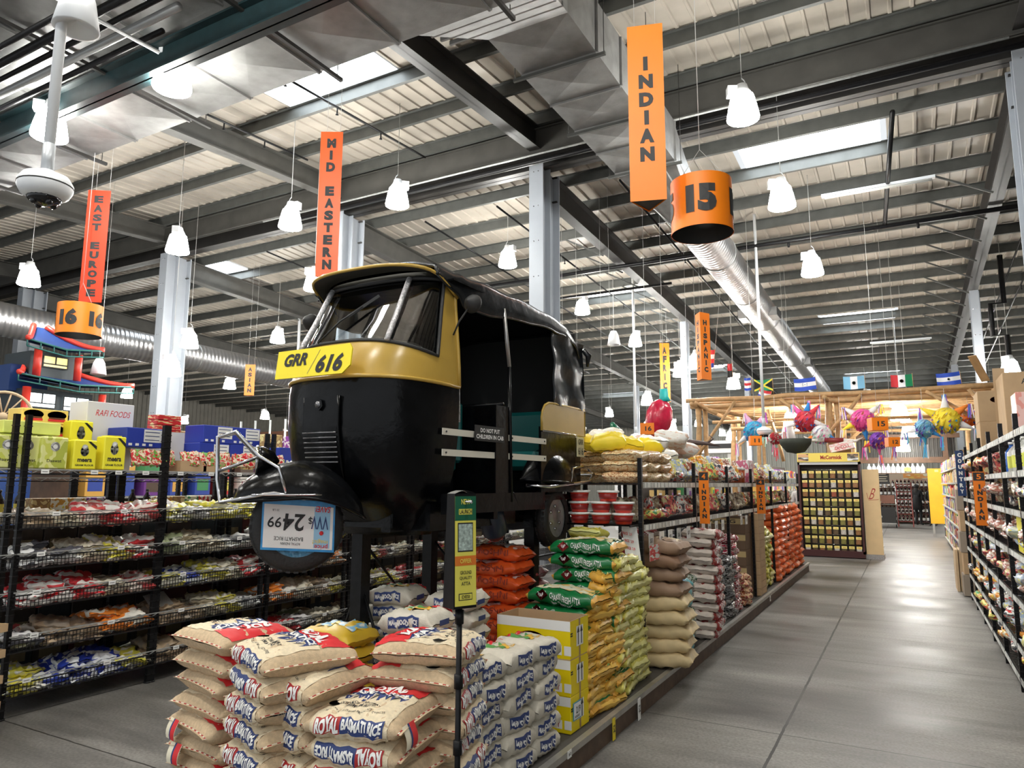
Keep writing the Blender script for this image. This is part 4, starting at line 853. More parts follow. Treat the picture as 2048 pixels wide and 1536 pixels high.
# ================================================================== AUTO RICKSHAW (local: nose at y=0, +Y to the rear, z=0 at the tyre bottoms)
OX, OY, OZ = -2.96, 3.05, 1.115
RS = empty('auto_rickshaw', (OX, OY, OZ)); tag(RS, 'black and yellow three-wheeled auto rickshaw raised on black posts above the rice sacks', 'auto rickshaw')
rblack = mat('rickshaw_black_paint', (.003, .0033, .004), .22, 0, noise=.55, nscale=9, bump=.35, bscale=16, spec=.2)
ryel = mat('rickshaw_yellow_paint', (.48, .31, .06), .25, 0, noise=.10, nscale=5, bump=.08, bscale=12)
vinyl = mat('black_vinyl_hood', (.008, .0095, .011), .24, 0, noise=.3, nscale=7, bump=.5, bscale=11)
teal_seat = mat('teal_seat_vinyl', (.004, .10, .095), .4); rubber = mat('tyre_rubber', (.012, .012, .012), .6, bump=.4, bscale=60)
trimw = mat('pale_rail_strip', (.68, .65, .56), .4)
glass = bpy.data.materials.new('windscreen_glass'); glass.use_nodes = True; nt = glass.node_tree; nt.nodes.remove(nt.nodes['Principled BSDF'])
tr = nt.nodes.new('ShaderNodeBsdfTransparent'); tr.inputs[0].default_value = (.45, .5, .52, 1); gl = nt.nodes.new('ShaderNodeBsdfGlossy'); gl.inputs['Roughness'].default_value = .03
fr_ = nt.nodes.new('ShaderNodeFresnel'); fr_.inputs[0].default_value = 2.4; mxs = nt.nodes.new('ShaderNodeMixShader')
nt.links.new(fr_.outputs[0], mxs.inputs[0]); nt.links.new(tr.outputs[0], mxs.inputs[1]); nt.links.new(gl.outputs[0], mxs.inputs[2]); nt.links.new(mxs.outputs[0], nt.nodes['Material Output'].inputs[0])
def lerp(a, b, t): return a+(b-a)*t
# cowl outline: (z, nose y, half width)
OUT = [(.16, .40, .34), (.30, .24, .42), (.42, .10, .47), (.60, .04, .52), (.80, .0, .54), (1.0, .0, .545), (1.10, .015, .54), (1.24, .06, .535), (1.36, .13, .525), (1.50, .22, .51), (1.64, .30, .50), (1.74, .36, .495), (1.80, .40, .48)]
def outl(z):
    for a, b in zip(OUT, OUT[1:]):
        if z <= b[0]: t = (z-a[0])/(b[0]-a[0]); return lerp(a[1], b[1], max(0, t)), lerp(a[2], b[2], max(0, t))
    return OUT[-1][1:]
def F(u, z, off=0.):
    yn, w = outl(z); a = u*math.pi/2; p = 2/2.7; e = .62; s_, c_ = abs(math.sin(a)), abs(math.cos(a))
    return Vector((math.copysign((w+off)*s_**p, u), (yn-off)+(e-yn)*(1-c_**p), z))
def zt(u): return 1.085+.02*math.cos(u*math.pi/2)-0.01          # yellow border
def zb(u): return 1.215+.11*math.cos(u*math.pi/2)**1.0           # glass bottom
def ztop(u): return 1.75
def wrap(fn0, fn1, u0, u1, nu, nv, m, off=0., mb=None):
    mb = mb or MB(); mb.grid(lambda a, b: F(u0+(u1-u0)*a, lerp(fn0(u0+(u1-u0)*a), fn1(u0+(u1-u0)*a), b), off), nu, nv, m); return mb
UW = .83
wrap(lambda u: .17, zt, -1, 1, 28, 12, rblack).build('lower_cowl', RS)
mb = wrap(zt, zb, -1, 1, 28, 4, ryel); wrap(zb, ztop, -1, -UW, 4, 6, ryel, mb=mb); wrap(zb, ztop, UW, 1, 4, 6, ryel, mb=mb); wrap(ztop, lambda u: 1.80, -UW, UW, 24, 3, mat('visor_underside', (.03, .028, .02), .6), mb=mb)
for a_, b_ in ((-1, -UW), (UW, 1)): wrap(ztop, lambda u: 1.80, a_, b_, 4, 2, ryel, mb=mb)
mb.tube([F(-1+2*i/28, zt(-1+2*i/28), .006) for i in range(29)], .012, ryel, 6)
for s_ in (-1, 1): mb.tube([F(s_, 1.08+.12*i, .004) for i in range(7)], .012, ryel, 6)
mb.build('cab_front', RS)
mb = MB(); mb.grid(lambda a, b: F(-UW+2*UW*a, lerp(zb(-UW+2*UW*a), ztop(0), b), -.012), 24, 6, glass); mb.build('windscreen', RS)
ring = [F(-UW+2*UW*i/24, zb(-UW+2*UW*i/24), .002) for i in range(25)]+[F(UW, lerp(zb(UW), 1.75, i/6), .002) for i in range(1, 7)]+[F(UW-2*UW*i/24, 1.75, .002) for i in range(1, 25)]+[F(-UW, lerp(1.75, zb(UW), i/6), .002) for i in range(1, 7)]
MB().tube(ring, .012, ink_m, 6).build('windscreen_rubber', RS)
foil = mat('silver_garland', (.62, .61, .62), .35, .4, noise=.5, nscale=60, bump=.8, bscale=90)
for u in (-.34, .36):
    m = MB(); m.tube([F(u*(1-.0*t), lerp(1.31, 1.745, t), .018) for t in [i/8 for i in range(9)]], .017, foil, 6); m.build('foil_strip', RS)
m = MB(); m.tube([F(-.12, 1.33, .02), F(-.02, 1.47, .035), F(.05, 1.56, .03)], .006, ink_m, 5); m.bar(F(.0, 1.50, .03), F(.14, 1.63, .025), .012, .018, ink_m); m.build('wiper', RS)
# number plate
m = MB(); Mp = frame((-.055, -.035, 1.185), (1, -.06, -.01), (0, .12, 1)) @ Matrix.Scale(1.16, 4); pl = [(-.27, -.075), (.22, -.075), (.27, -.035), (.27, .05), (.25, .075), (-.27, .075)]
m.prism(pl, -.004, .004, mat('plate_yellow', (.93, .76, .03), .35), M=Mp)
m.text('GRR', Mp @ Matrix.Translation((-.125, .02, .006)), .17, .068, ink_m, .045, .3); m.text('616', Mp @ Matrix.Translation((.125, -.015, .006)), .19, .092, ink_m, .045, .3)
m.add([(-.03, -.06, .0055), (-.026, -.06, .0055), (.05, .06, .0055), (.046, .06, .0055)], [(0, 1, 2, 3)], mat('plate_scratch', (.3, .25, .1), .6), M=Mp)
m.build('number_plate', RS)
# louvre panel and emblem on the nose
m = MB(); m.grid(lambda a, b: F(-.09+.18*a, .48+.50*b, .022), 4, 8, rblack)
for sx in (-.09, .09): m.tube([F(sx, .48+.5*i/6, .012) for i in range(7)], .012, rblack, 5)
for k in range(7): m.tube([F(-.085, .60+.028*k, .03), F(0, .60+.028*k, .034), F(.085, .60+.028*k, .03)], .005, mat('louvre_edge', (.16, .16, .17), .3, .6), 5)
m.build('horn_grille', RS)
m = MB(); p0 = F(0, .93, .03); m.tube([p0, p0+Vector((0, -.008, 0))], .036, rblack, 6, smooth=False); m.tube([p0+Vector((0, -.008, 0)), p0+Vector((0, -.011, 0))], .022, mat('louvre_edge', BLACK, .3), 6); m.build('hexagon_emblem', RS)
# visor
m = MB()
def vis(a, b, dz=0):
    u = -1+2*a; q = F(u, 1.76, 0); q2 = F(u, 1.76, .0); out = Vector((q.x*.06, -.17*math.cos(u*math.pi/2)**.5 if abs(u) < 1 else 0, 0))
    p = q.lerp(q+out, b); p.z = 1.765+.045*math.cos(u*math.pi/2)*(1-b*.3)-.0*b+dz-.12*abs(u)**8; return p
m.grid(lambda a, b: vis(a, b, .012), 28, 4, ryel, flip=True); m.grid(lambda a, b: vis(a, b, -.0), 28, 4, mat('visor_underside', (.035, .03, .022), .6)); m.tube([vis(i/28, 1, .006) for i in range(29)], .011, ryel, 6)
m.build('sun_visor', RS)
# hood
HS = [(.42, .50, 1.80, 1.86, 1.755), (.60, .535, 1.77, 1.87, 1.66), (.68, .55, 1.77, 1.87, 1.58), (.95, .575, 1.76, 1.88, 1.60), (1.35, .60, 1.76, 1.87, 1.64), (1.75, .62, 1.75, 1.85, 1.66), (2.0, .625, 1.73, 1.82, 1.65), (2.2, .62, 1.67, 1.76, 1.62), (2.36, .60, 1.60, 1.66, 1.52)]
def hood(a, b):
    i = b*(len(HS)-1); k = min(int(i), len(HS)-2); t = i-k; y, w, zs, zc, zl = [lerp(HS[k][j], HS[k+1][j], t) for j in range(5)]
    s_ = a*2-1; n = abs(s_)
    if n > .86: t2 = (n-.86)/.14; x = w+.012*math.sin(t2*3); z = lerp(zs-.03, zl, t2)
    else:
        al = n/.86*math.pi/2; x = w*math.sin(al)**(.75); z = (zs-.03)+(zc-zs+.03)*math.cos(al)**.6
    return Vector((math.copysign(x, s_), y+.008*math.sin(23*b+5*s_), z+.006*math.sin(40*b+9*s_)))
m = MB(); m.grid(hood, 36, 42, vinyl, flip=True)
for s_ in (0, 1): m.tube([hood(s_, j/30) for j in range(31)], .009, vinyl, 5)
m.tube([hood(i/30, 0) for i in range(31)], .014, vinyl, 5); m.build('roof_hood', RS)
# rear hood sides and back
m = MB()
def rs(a, b, s_):   # side curtain
    y = lerp(1.80, 2.40, a); z = lerp(1.08, 1.66-.02*a, b); return Vector((s_*(.622+.012*math.sin(a*9+b*4)+.008*math.sin(13*b)), y-.02*b*a, z))
for s_ in (-1, 1): m.grid(lambda a, b: rs(a, b, s_), 10, 12, vinyl, flip=(s_ < 0)); m.tube([rs(0, i/10, s_) for i in range(11)], .010, vinyl, 5)
m.grid(lambda a, b: Vector((-.622+1.244*a, 2.40+.02*math.sin(9*a)-.05*b**3, lerp(1.06, 1.62, b))), 12, 8, vinyl, flip=True)
m.tube([(.63, 2.37, 1.6), (.66, 2.41, 1.55), (.645, 2.42, 1.46)], [.02, .03, .012], vinyl, 6)
m.build('rear_curtain', RS)
# rear body
def shell(poly, z0, z1, m_, mb):   # poly is the plan outline of an open U: rear body
    n = len(poly); vs = [(x, y, z) for z in (z0, z1) for x, y in poly]; mb.add(vs, [(i, i+1, n+i+1, n+i) for i in range(n-1)], m_)
U = [(-.62, 1.62), (-.625, 2.2), (-.60, 2.36), (-.5, 2.42), (.5, 2.42), (.60, 2.36), (.625, 2.2), (.62, 1.62)]
m = MB(); shell(U, .42, .87, rblack, m); Ui = [(x*.975, y-(.015 if y > 2.3 else 0)) for x, y in U]; shell(Ui[::-1], .42, .87, rblack, m)
for s_ in (-1, 1): m.box(min(s_*.6, s_*.62), max(s_*.6, s_*.62), 1.60, 1.66, .30, .9, rblack)
m.tube([(x*1.005, y+.003*(y > 2.3), .87) for x, y in U], .008, chrome, 5); m.build('rear_body', RS)
m = MB()
for s_ in (-1, 1):   # yellow quarter with a rounded front shoulder
    prof = [(1.60, .87), (1.60, .97), (1.615, 1.02), (1.65, 1.06), (1.72, 1.085), (1.82, 1.09), (2.38, 1.09), (2.38, .87)]
    for xo in (.618, .628):
        vs = [(s_*xo, y, z) for y, z in prof]; f = tuple(range(len(prof))); m.add(vs, [f if (s_ > 0) else f[::-1]], ryel)
    m.tube([(s_*.625, y, z) for y, z in prof[:-1]], .010, ryel, 5)
m.add([(-.62, 2.425, .87), (.62, 2.425, .87), (.62, 2.425, 1.09), (-.62, 2.425, 1.09)], [(1, 0, 3, 2)], ryel); m.build('yellow_quarter', RS)
m = MB(); m.box(.629, .634, 2.22, 2.36, .70, .86, mat('cream_plate', (.62, .57, .38), .5)); m.text('GRR', FX((.636, 2.29, .82)), .1, .045, ink_m, .02); m.text('616', FX((.636, 2.29, .745)), .1, .06, ink_m, .02); m.build('side_number_plate', RS)
# floor, sills, chassis
m = MB(); m.box(-.58, .58, .55, 2.36, .36, .40, rblack)
for s_ in (-1, 1): m.bar((s_*.56, .45, .36), (s_*.6, 1.62, .36), .05, .12, rblack)
m.box(-.46, .46, .45, 1.5, .20, .36, rblack); m.box(-.30, .30, .3, .6, .22, .36, rblack); m.bar((-.25, .3, .24), (-.3, 2.3, .26), .07, .09, rblack); m.bar((.25, .3, .24), (.3, 2.3, .26), .07, .09, rblack)
m.bar((-.56, 1.05, .28), (.56, 1.05, .28), .05, .06, rblack); m.build('floor_pan', RS)
m = MB(); m.box(-.22, .22, 1.9, 2.34, .12, .42, rblack); m.lathe([(.12, -.2), (.14, 0), (.1, .22)], rblack, 14, Matrix.Translation((.05, 2.05, .25)) @ Matrix.Rotation(1.57, 4, 'Y')); m.tube([(.3, 2.1, .2), (.42, 2.3, .15), (.4, 2.5, .15)], .03, galv, 8); m.build('engine', RS)
m = MB(); m.lathe([(.06, -.12), (.09, -.08), (.09, .08), (.06, .12)], mat('air_filter_blue_black', (.02, .03, .05), .3), 14, Matrix.Translation((.42, 1.25, .22)) @ Matrix.Rotation(.5, 4, 'X')); m.tube([(.42, 1.3, .33), (.3, 1.5, .38), (.2, 1.8, .3)], .035, rblack, 8); m.build('air_filter', RS)
# interior
m = MB(); m.bbox(-.27, .27, .80, 1.02, .56, .66, teal_seat, .02); m.bbox(-.28, .28, 1.02, 1.08, .62, 1.04, teal_seat, .02); m.box(-.24, .24, .84, 1.02, .40, .56, rblack); m.build('driver_seat', RS)
m = MB(); m.bbox(-.56, .56, 1.62, 2.05, .58, .72, teal_seat, .03); m.bbox(-.57, .57, 2.02, 2.16, .70, 1.06, teal_seat, .03); m.box(-.55, .55, 1.66, 2.1, .40, .58, rblack); m.build('passenger_bench', RS)
m = MB(); m.box(-.55, .56, 1.12, 1.14, .40, 1.02, rblack); m.tube([(-.55, 1.13, 1.02), (.57, 1.13, 1.02)], .012, rblack, 6); m.build('partition', RS)
m = MB(); m.tube([(0, .42, .4), (0, .40, .9)], .03, rblack, 8); m.tube([(-.34, .56, 1.0), (-.22, .44, .98), (0, .40, .93), (.22, .44, .98), (.34, .56, 1.0)], .014, rblack, 6); m.build('handlebar', RS)
m = MB(); m.grid(lambda a, b: F(-.9+1.8*a, .5+.55*b, -.03), 10, 5, rblack); m.box(-.4, .4, .2, .34, 1.02, 1.06, rblack); m.build('dashboard', RS)
m = MB(); m.box(-.57, .57, .5, 2.3, 1.735, 1.745, rblack); m.box(-.6, .6, 2.26, 2.28, 1.05, 1.72, mat('cab_lining', (.01, .01, .01), .9)); m.build('roof_lining', RS)
for s_ in (-1, 1):
    m = MB(); m.tube([(s_*.585, 1.10, 1.68), (s_*.60, 1.155, 1.28)], .013, mat('worn_chrome', (.45, .44, .43), .35, .8), 8); m.build('upper_door_pole', RS)
    m = MB(); m.tube([(s_*.60, 1.155, 1.28), (s_*.605, 1.18, .36)], .012, rblack, 8); m.box(min(s_*.59, s_*.60), max(s_*.59, s_*.60), .98, 1.17, .40, 1.0, rblack); m.tube([(s_*.6, 1.2, .42), (s_*.6, 1.28, .33), (s_*.6, 1.5, .33), (s_*.6, 1.6, .42)], .014, rblack, 6); m.build('lower_door_pole', RS)
m = MB()
for z in (.79, .665): m.add([(.555, .43, z-.02), (.632, 1.66, z-.02), (.632, 1.66, z+.02), (.555, .43, z+.02), (.549, .43, z-.02), (.626, 1.66, z-.02), (.626, 1.66, z+.02), (.549, .43, z+.02)], [(0, 1, 2, 3), (7, 6, 5, 4), (3, 2, 6, 7), (0, 4, 5, 1), (1, 5, 6, 2), (0, 3, 7, 4)], trimw)
for i, z in enumerate((.79, .665)):
    for y in (.46, 1.19, 1.63): xx = .556+(y-.43)*.0626; m.tube([(xx, y, z), (xx+.006, y, z)], .006, ink_m, 6)
m.build('door_rail', RS)
m = MB(); Ms = frame((.602, .90, .80), (.0626, 1, 0), (0, 0, 1)); m.add([(-.17, -.05, 0), (.17, -.05, 0), (.17, .05, 0), (-.17, .05, 0)], [(0, 1, 2, 3)], ink_m, M=Ms); m.add([(-.17, -.05, -.004), (.17, -.05, -.004), (.17, .05, -.004), (-.17, .05, -.004)], [(3, 2, 1, 0)], ink_m, M=Ms)
m.text('DO NOT PUT', Ms @ Matrix.Translation((0, .019, .002)), .22, .028, white_m, .03); m.text('CHILDREN IN CAB', Ms @ Matrix.Translation((0, -.021, .002)), .31, .028, white_m, .03)
m.build('warning_sign', RS)
m = MB(); m.tube([(.525, .62, 1.16+.0), (.53, .63, .86)], .016, foil, 6); m.build('grab_strip', RS)
for s_ in (-1, 1):
    m = MB(); c = Vector((s_*.64, .60 if s_ > 0 else .50, 1.60)); m.lathe([(1e-6, .055), (.03, .04), (.058, 0), (.062, -.02), (.055, -.026), (1e-6, -.024)], ink_m, 16, Matrix.Translation(c) @ Matrix.Rotation(1.45, 4, 'X'))
    m.build('wing_mirror', RS); m = MB(); m.tube([F(s_*.97, 1.40, .01), Vector((s_*.58, .55, 1.48)), c], .006, ink_m, 5); m.build('mirror_arm', RS)
# wheels
def wheel_geo(R, w, M, disc):
    m = MB(); m.lathe([(R*.66, -w*.42), (R*.86, -w*.5), (R*.97, -w*.34), (R, 0), (R*.97, w*.34), (R*.86, w*.5), (R*.66, w*.42)], rubber, 36, M); m.f = m.f[:-2]; m.m = m.m[:-2]; m.sm = m.sm[:-2]
    for k in range(36):
        a = 2*math.pi*k/36; 
        for sx in (-1, 1): m.box(-.006, .006, -.012, .012, -.004, .006, rubber, M @ Matrix.Rotation(a, 4, 'Z') @ Matrix.Translation((R*.975, 0, sx*w*.3)) @ Matrix.Rotation(1.57, 4, 'Y'))
    d = MB(); d.lathe([(1e-6, w*.2), (R*.2, w*.26), (R*.26, w*.16), (R*.55, w*.2), (R*.66, w*.34), (R*.7, w*.34), (R*.7, -w*.34), (R*.5, -w*.2), (1e-6, -w*.2)], disc, 30, M)
    for k in range(6): a = k*1.047; d.lathe([(.012, 0), (.012, .012)], chrome, 6, M @ Matrix.Translation((R*.38*math.cos(a), R*.38*math.sin(a), w*.2)))
    return m, d
steer = -.70; FWX, FWY, FWZ = .03, -.18, .25
fw = MB(); Mw = Matrix.Translation((FWX, FWY, FWZ)) @ Matrix.Rotation(steer, 4, 'Z') @ Matrix.Rotation(math.pi/2, 4, 'Y')
blue_wrap = mat('crinkled_blue_film', (.12, .33, .5), .2, 0, noise=.6, nscale=30, bump=1., bscale=40)
t_, d_ = wheel_geo(.25, .10, Mw, blue_wrap); fwp = t_.build('front_tyre', RS); d_.build('wheel_disc', fwp)
for s_ in (-1, 1):
    t_, d_ = wheel_geo(.225, .11, Matrix.Translation((s_*.53, 1.96, .225)) @ Matrix.Rotation(s_*math.pi/2, 4, 'Y'), mat('hub_cap_gray', (.36, .37, .37), .35, .6, noise=.2, nscale=20)); p_ = t_.build('rear_tyre', RS); d_.build('wheel_disc', p_)
# front fender: half teardrop over the wheel, in wheel heading coordinates (forward = -y)
Mf = Matrix.Translation((FWX, FWY, 0)) @ Matrix.Rotation(steer, 4, 'Z')
def fender(a, b):
    t = 2*a-1; pr_ = max(0, 1-abs(t)**2.4)**.5; ph = (b-.5)*math.pi; y = lerp(-.34, .36, a); up_ = (.16+.04*math.sin(a*3))*pr_**.9
    return Mf @ Vector((math.sin(ph)*(.19*pr_**.8+.012), y, .405-.10*max(0, t)**2-.02*abs(t)+up_*math.cos(ph)))
m = MB(); m.grid(fender, 26, 14, rblack); m.tube([fender(i/24, 0) for i in range(25)], .009, rblack, 5); m.tube([fender(i/24, 1) for i in range(25)], .010, rblack, 5); m.tube([Mf @ Vector((.19+.012, lerp(-.25, .1, i/8), .42)) for i in range(9)], .006, chrome, 5); fe = m.build('front_fender', RS)
m = MB(); V = lambda x, y, z: Mf @ Vector((x, y, z))
for s_ in (-1, 1):
    m.tube([V(s_*.19, .02, .40), V(s_*.195, -.14, .43), V(s_*.14, -.30, .40), V(s_*.06, -.40, .38), V(s_*.05, -.42, .50), V(s_*.05, -.43, .72), V(s_*.09, -.34, .75), V(s_*.13, -.22, .62), V(s_*.17, -.12, .56), V(s_*.19, -.08, .43)], .010, chrome, 7)
    m.tube([V(s_*.13, -.22, .62), V(s_*.05, -.42, .54)], .008, chrome, 7)
m.tube([V(-.09, -.34, .75), V(.09, -.34, .75)], .009, chrome, 7); m.tube([V(-.06, -.40, .38), V(.06, -.40, .38)], .009, chrome, 7); m.tube([V(-.05, -.43, .72), V(.05, -.43, .72)], .008, chrome, 7)
m.build('chrome_guard', RS)
m = MB(); m.lathe([(1e-6, -.09), (.05, -.06), (.078, 0), (.08, .03), (1e-6, .032)], rblack, 18, Mf @ Matrix.Translation((0, -.2, .60)) @ Matrix.Rotation(1.57, 4, 'X')); m.lathe([(.08, .02), (.086, .03), (.08, .036)], chrome, 18, Mf @ Matrix.Translation((0, -.2, .60)) @ Matrix.Rotation(1.57, 4, 'X')); m.build('headlamp', RS)
m = MB(); m.tube([V(-.07, 0, .26), V(-.075, .08, .42), Vector((0, .12, .6))], .025, rblack, 8); m.bar(V(-.07, .0, .25), V(-.06, .22, .16), .03, .05, rblack); m.tube([V(-.09, 0, .25), V(.03, 0, .25)], .02, rblack, 8); m.build('front_fork', RS)
# rear fenders with guards
for s_ in (-1, 1):
    def rfen(a, b):
        y = lerp(1.50, 2.52, a); k = math.sin(math.pi*min(1, max(0, a))**.75); ph = b*math.pi/2; return Vector((s_*(.50+.0+.20*k*math.sin(ph)+.0), y, .46+.05*(1-a)+.26*k*math.cos(ph)))
    m = MB(); m.grid(rfen, 18, 8, rblack, flip=(s_ < 0)); m.tube([rfen(i/18, 1) for i in range(19)], .01, rblack, 5); m.build('rear_fender', RS)
m = MB(); m.tube([(.55, 1.50, .47), (.68, 1.62, .46), (.70, 2.3, .50), (.66, 2.50, .56), (.60, 2.52, .60), (.66, 2.3, .62), (.67, 2.05, .60), (.69, 1.95, .48)], .011, chrome, 7); m.tube([(.66, 2.50, .56), (.2, 2.52, .56), (-.6, 2.5, .56)], .011, chrome, 7); m.build('rear_guard', RS)
m = MB(); m.bar((.3, 1.6, .3), (.46, 1.95, .24), .06, .06, rblack); m.bar((-.3, 1.6, .3), (-.46, 1.95, .24), .06, .06, rblack); m.box(.42, .50, 1.70, 1.80, .16, .42, rblack); m.build('swing_arms', RS)
# price card taped on the front wheel, hung upside down
cd = Vector((math.cos(steer), math.sin(steer), 0)); along = Vector((-math.sin(steer), math.cos(steer), 0))     # wheel axis, rolling direction
base = Vector((OX+FWX, OY+FWY, OZ+FWZ+.005))+cd*.062
Mc = frame(base, tuple(-along+Vector((0, 0, .07))), (0, 0, -1)); m = MB()
bl = mat('card_sky_blue', (.03, .28, .62), .3, noise=.2, nscale=25)
m.box(-.19, .19, -.135, .135, -.003, 0, bl, Mc); m.box(-.18, .18, -.105, .122, 0, .001, white_m, Mc); m.box(-.165, -.08, -.10, .115, .001, .0015, mat('card_pale_blue', (.3, .55, .75), .4), Mc)
def ct(t, x, y, w, h, mm=ink_m, b=.01, sh=0.): m.text(t, Mc @ Matrix.Translation((x, y, .003)), w, h, mm, b, sh)
ct('24', .025, -.015, .115, .09, ink_m, .02, .1); ct('99', .125, -.012, .07, .055, ink_m, .01, .1); ct('$', -.06, -.03, .022, .04); ct('ROYAL INDIAN', .04, .098, .1, .014, ink_m, 0); ct('BASMATI RICE', .05, .072, .15, .02, ink_m, 0)
ct('20 LB', .12, -.075, .035, .01, ink_m, 0); ct('SAVE!', -.125, -.092, .08, .032, red_m, .02, .2); ct('price', -.12, .105, .07, .03, red_m, .01); ct('magic!', -.115, .08, .08, .028, mat('card_gold_text', (.8, .6, .1), .5), .01)
for k in range(3): m.text('V', Mc @ Matrix.Translation((-.14+.03*k, -.02, .003)), .03, .07, navy_m, .01)
m.sphere(Mc @ Vector((-.12, .035, .001)), .012, red_m, 8, 5)
tag(m.build('price_card'), 'blue and white price card taped upside down on the front wheel of the rickshaw', 'price card')
# support stand
ST = empty('display_stand', (-2.96, 4.2, .15)); tag(ST, 'black steel post stand holding the rickshaw above the sacks', 'display stand')
def post(x, y, z1):
    m = MB(); m.box(x-.042+2.96, x+.042+2.96, y-.042-4.2, y+.042-4.2, 0, z1-.15, black_steel); m.box(x-.12+2.96, x+.12+2.96, y-.12-4.2, y+.12-4.2, 0, .012, black_steel); m.build('post', ST)
for x, y in ((-3.02, 3.5), (-3.28, 4.6), (-2.55, 4.9), (-3.35, 5.0)): post(x, y, 1.33)
def rod(a, b):
    m = MB(); m.tube([(a[0]+2.96, a[1]-4.2, a[2]-.15), (b[0]+2.96, b[1]-4.2, b[2]-.15)], .009, black_steel, 6); m.build('brace_rod', ST)
rod((-3.02, 3.5, 1.0), (-3.30, 3.5, .30)); rod((-3.02, 3.5, 1.0), (-2.72, 3.5, .30)); rod((-2.55, 4.9, 1.05), (-2.95, 4.75, .45)); rod((-3.28, 4.6, 1.2), (-2.75, 4.8, .5)); rod((-3.02, 3.5, 1.25), (-3.28, 4.6, .5))
m = MB(); m.bar((-.06, -.7, 1.13), (-.06, .85, 1.13), .06, .06, black_steel); m.bar((-.35, .4, 1.13), (.42, .7, 1.13), .05, .05, black_steel); m.build('top_frame', ST)
# tall narrow box sign on a pole
SG = empty('pole_sign', (-1.50, 2.30, 0)); tag(SG, 'tall narrow black box sign with green and yellow side poster on a thin black pole', 'sign')
m = MB(); a0, a1 = .027, .038; vs = [(-a1, -.05, 1.14), (a1, -.05, 1.14), (a1, .05, 1.14), (-a1, .05, 1.14), (-a0, -.045, 1.56), (a0, -.045, 1.56), (a0, .05, 1.56), (-a0, .05, 1.56)]
Msg = Matrix.Rotation(-.42, 4, 'Z'); m.add(vs, [(3, 2, 1, 0), (0, 1, 5, 4), (1, 2, 6, 5), (2, 3, 7, 6), (3, 0, 4, 7)], black_steel, M=Msg)
m.grid(lambda a, b: Msg @ Vector((-a0+2*a0*a, -.045+.095*b, 1.56+.012*math.sin(b*math.pi))), 2, 5, galv); m.build('sign_box', SG)
m = MB()
def pan(y0, y1, z0, z1, mm, o=.002):
    f = lambda y, z: Msg @ Vector((lerp(a1, a0, (z-1.14)/.42)+o, y, z)); m.add([f(y0, z0), f(y1, z0), f(y1, z1), f(y0, z1)], [(0, 1, 2, 3)], mm)
pan(-.046, .048, 1.15, 1.55, mat('poster_yellow', (.82, .74, .12), .45)); pan(-.046, .048, 1.46, 1.55, mat('poster_green', (.01, .12, .06), .4), .003); pan(-.03, .03, 1.482, 1.503, mat('poster_yellow', WHITE), .004)
pan(-.034, .034, 1.345, 1.452, ink_m, .003); pan(-.031, .031, 1.35, 1.447, mat('poster_pale_photo', (.45, .55, .5), .4, noise=.5, nscale=90), .004); pan(-.046, .048, 1.295, 1.33, mat('poster_orange', (.75, .2, .03), .4), .003); pan(-.03, .03, 1.17, 1.195, ink_m, .003); pan(-.027, .027, 1.173, 1.192, mat('poster_yellow', WHITE), .004)
def ptx(t, z, w, h, mm): m.text(t, Msg @ frame((lerp(a1, a0, (z-1.14)/.42)+.006, 0, z), (0, 1, 0), (-.04, 0, 1)), w, h, mm, .015)
ptx('NEW', 1.53, .04, .02, mat('poster_yellow', WHITE)); ptx('LAUNCH', 1.493, .055, .016, ink_m); ptx('OFFER', 1.312, .05, .016, mat('poster_yellow', WHITE)); ptx('GROUND', 1.27, .05, .013, ink_m); ptx('QUALITY', 1.25, .055, .013, ink_m); ptx('ATTA', 1.23, .04, .013, ink_m); ptx('DESI', 1.183, .035, .012, ink_m)
m.build('side_poster', SG)
m = MB(); m.tube([(0, 0, .0), (0, 0, 1.14)], .011, black_steel, 8); 
for z in (.35, .62, .85, 1.08): m.tube([(0, 0, z), (0, 0, z+.05)], .017, black_steel, 8)
m.lathe([(.14, 0), (.13, .015), (.03, .03)], black_steel, 20); m.build('pole', SG)
m = MB(); m.tube([Msg @ Vector((-.07, 0, 1.53)), Msg @ Vector((.07, 0, 1.53))], .004, chrome, 6); m.sphere(Msg @ Vector((-.07, 0, 1.53)), .007, chrome, 8, 6); m.sphere(Msg @ Vector((.07, 0, 1.53)), .007, chrome, 8, 6); m.build('cross_pin', SG)
# ================================================================== LEFT WIRE RACKS with basket fronts
LX = -5.45; LY = [1.55, 2.70, 3.80, 4.95, 6.1, 7.25, 8.4, 9.55, 10.7, 11.85]; LZ = [1.655, 1.27, .99, .73, .435, .14]; DPT = .60
def basket_mb(L, D, h, wires=True):
    m = MB()
    for k in range(int(L/.026)+1): m.bar((0, .013+.026*k, 0), (0, .013+.026*k, h), .0035, .0035, wire_m)
    for zz in (0, .33, .66, 1.): m.bar((0, 0, h*zz), (0, L, h*zz), .004 if 0 < zz < 1 else .009, .004 if 0 < zz < 1 else .009, wire_m)
    n = int(L/.055)   # zigzag truss rail above the mesh
    for k in range(n): m.bar((.002, .055*k, h+(.0 if k % 2 else .022)), (.002, .055*(k+1), h+(.022 if k % 2 else .0)), .004, .004, rail_m)
    m.bar((.002, 0, h+.024), (.002, L, h+.024), .007, .007, rail_m)
    for k in range(int(D/.05)): m.bar((-.05*k, 0, 0), (-.05*k, L, 0), .005, .005, wire_m)
    return m
BASK = basket_mb(1.11, DPT, .085).build('wire_basket').data; bpy.data.objects.remove(bpy.data.objects['wire_basket'])
TOPS = MB(); 
for k in range(20): TOPS.bar((0, .05+.055*k, 0), (-DPT, .05+.055*k, 0), .005, .005, wire_m)
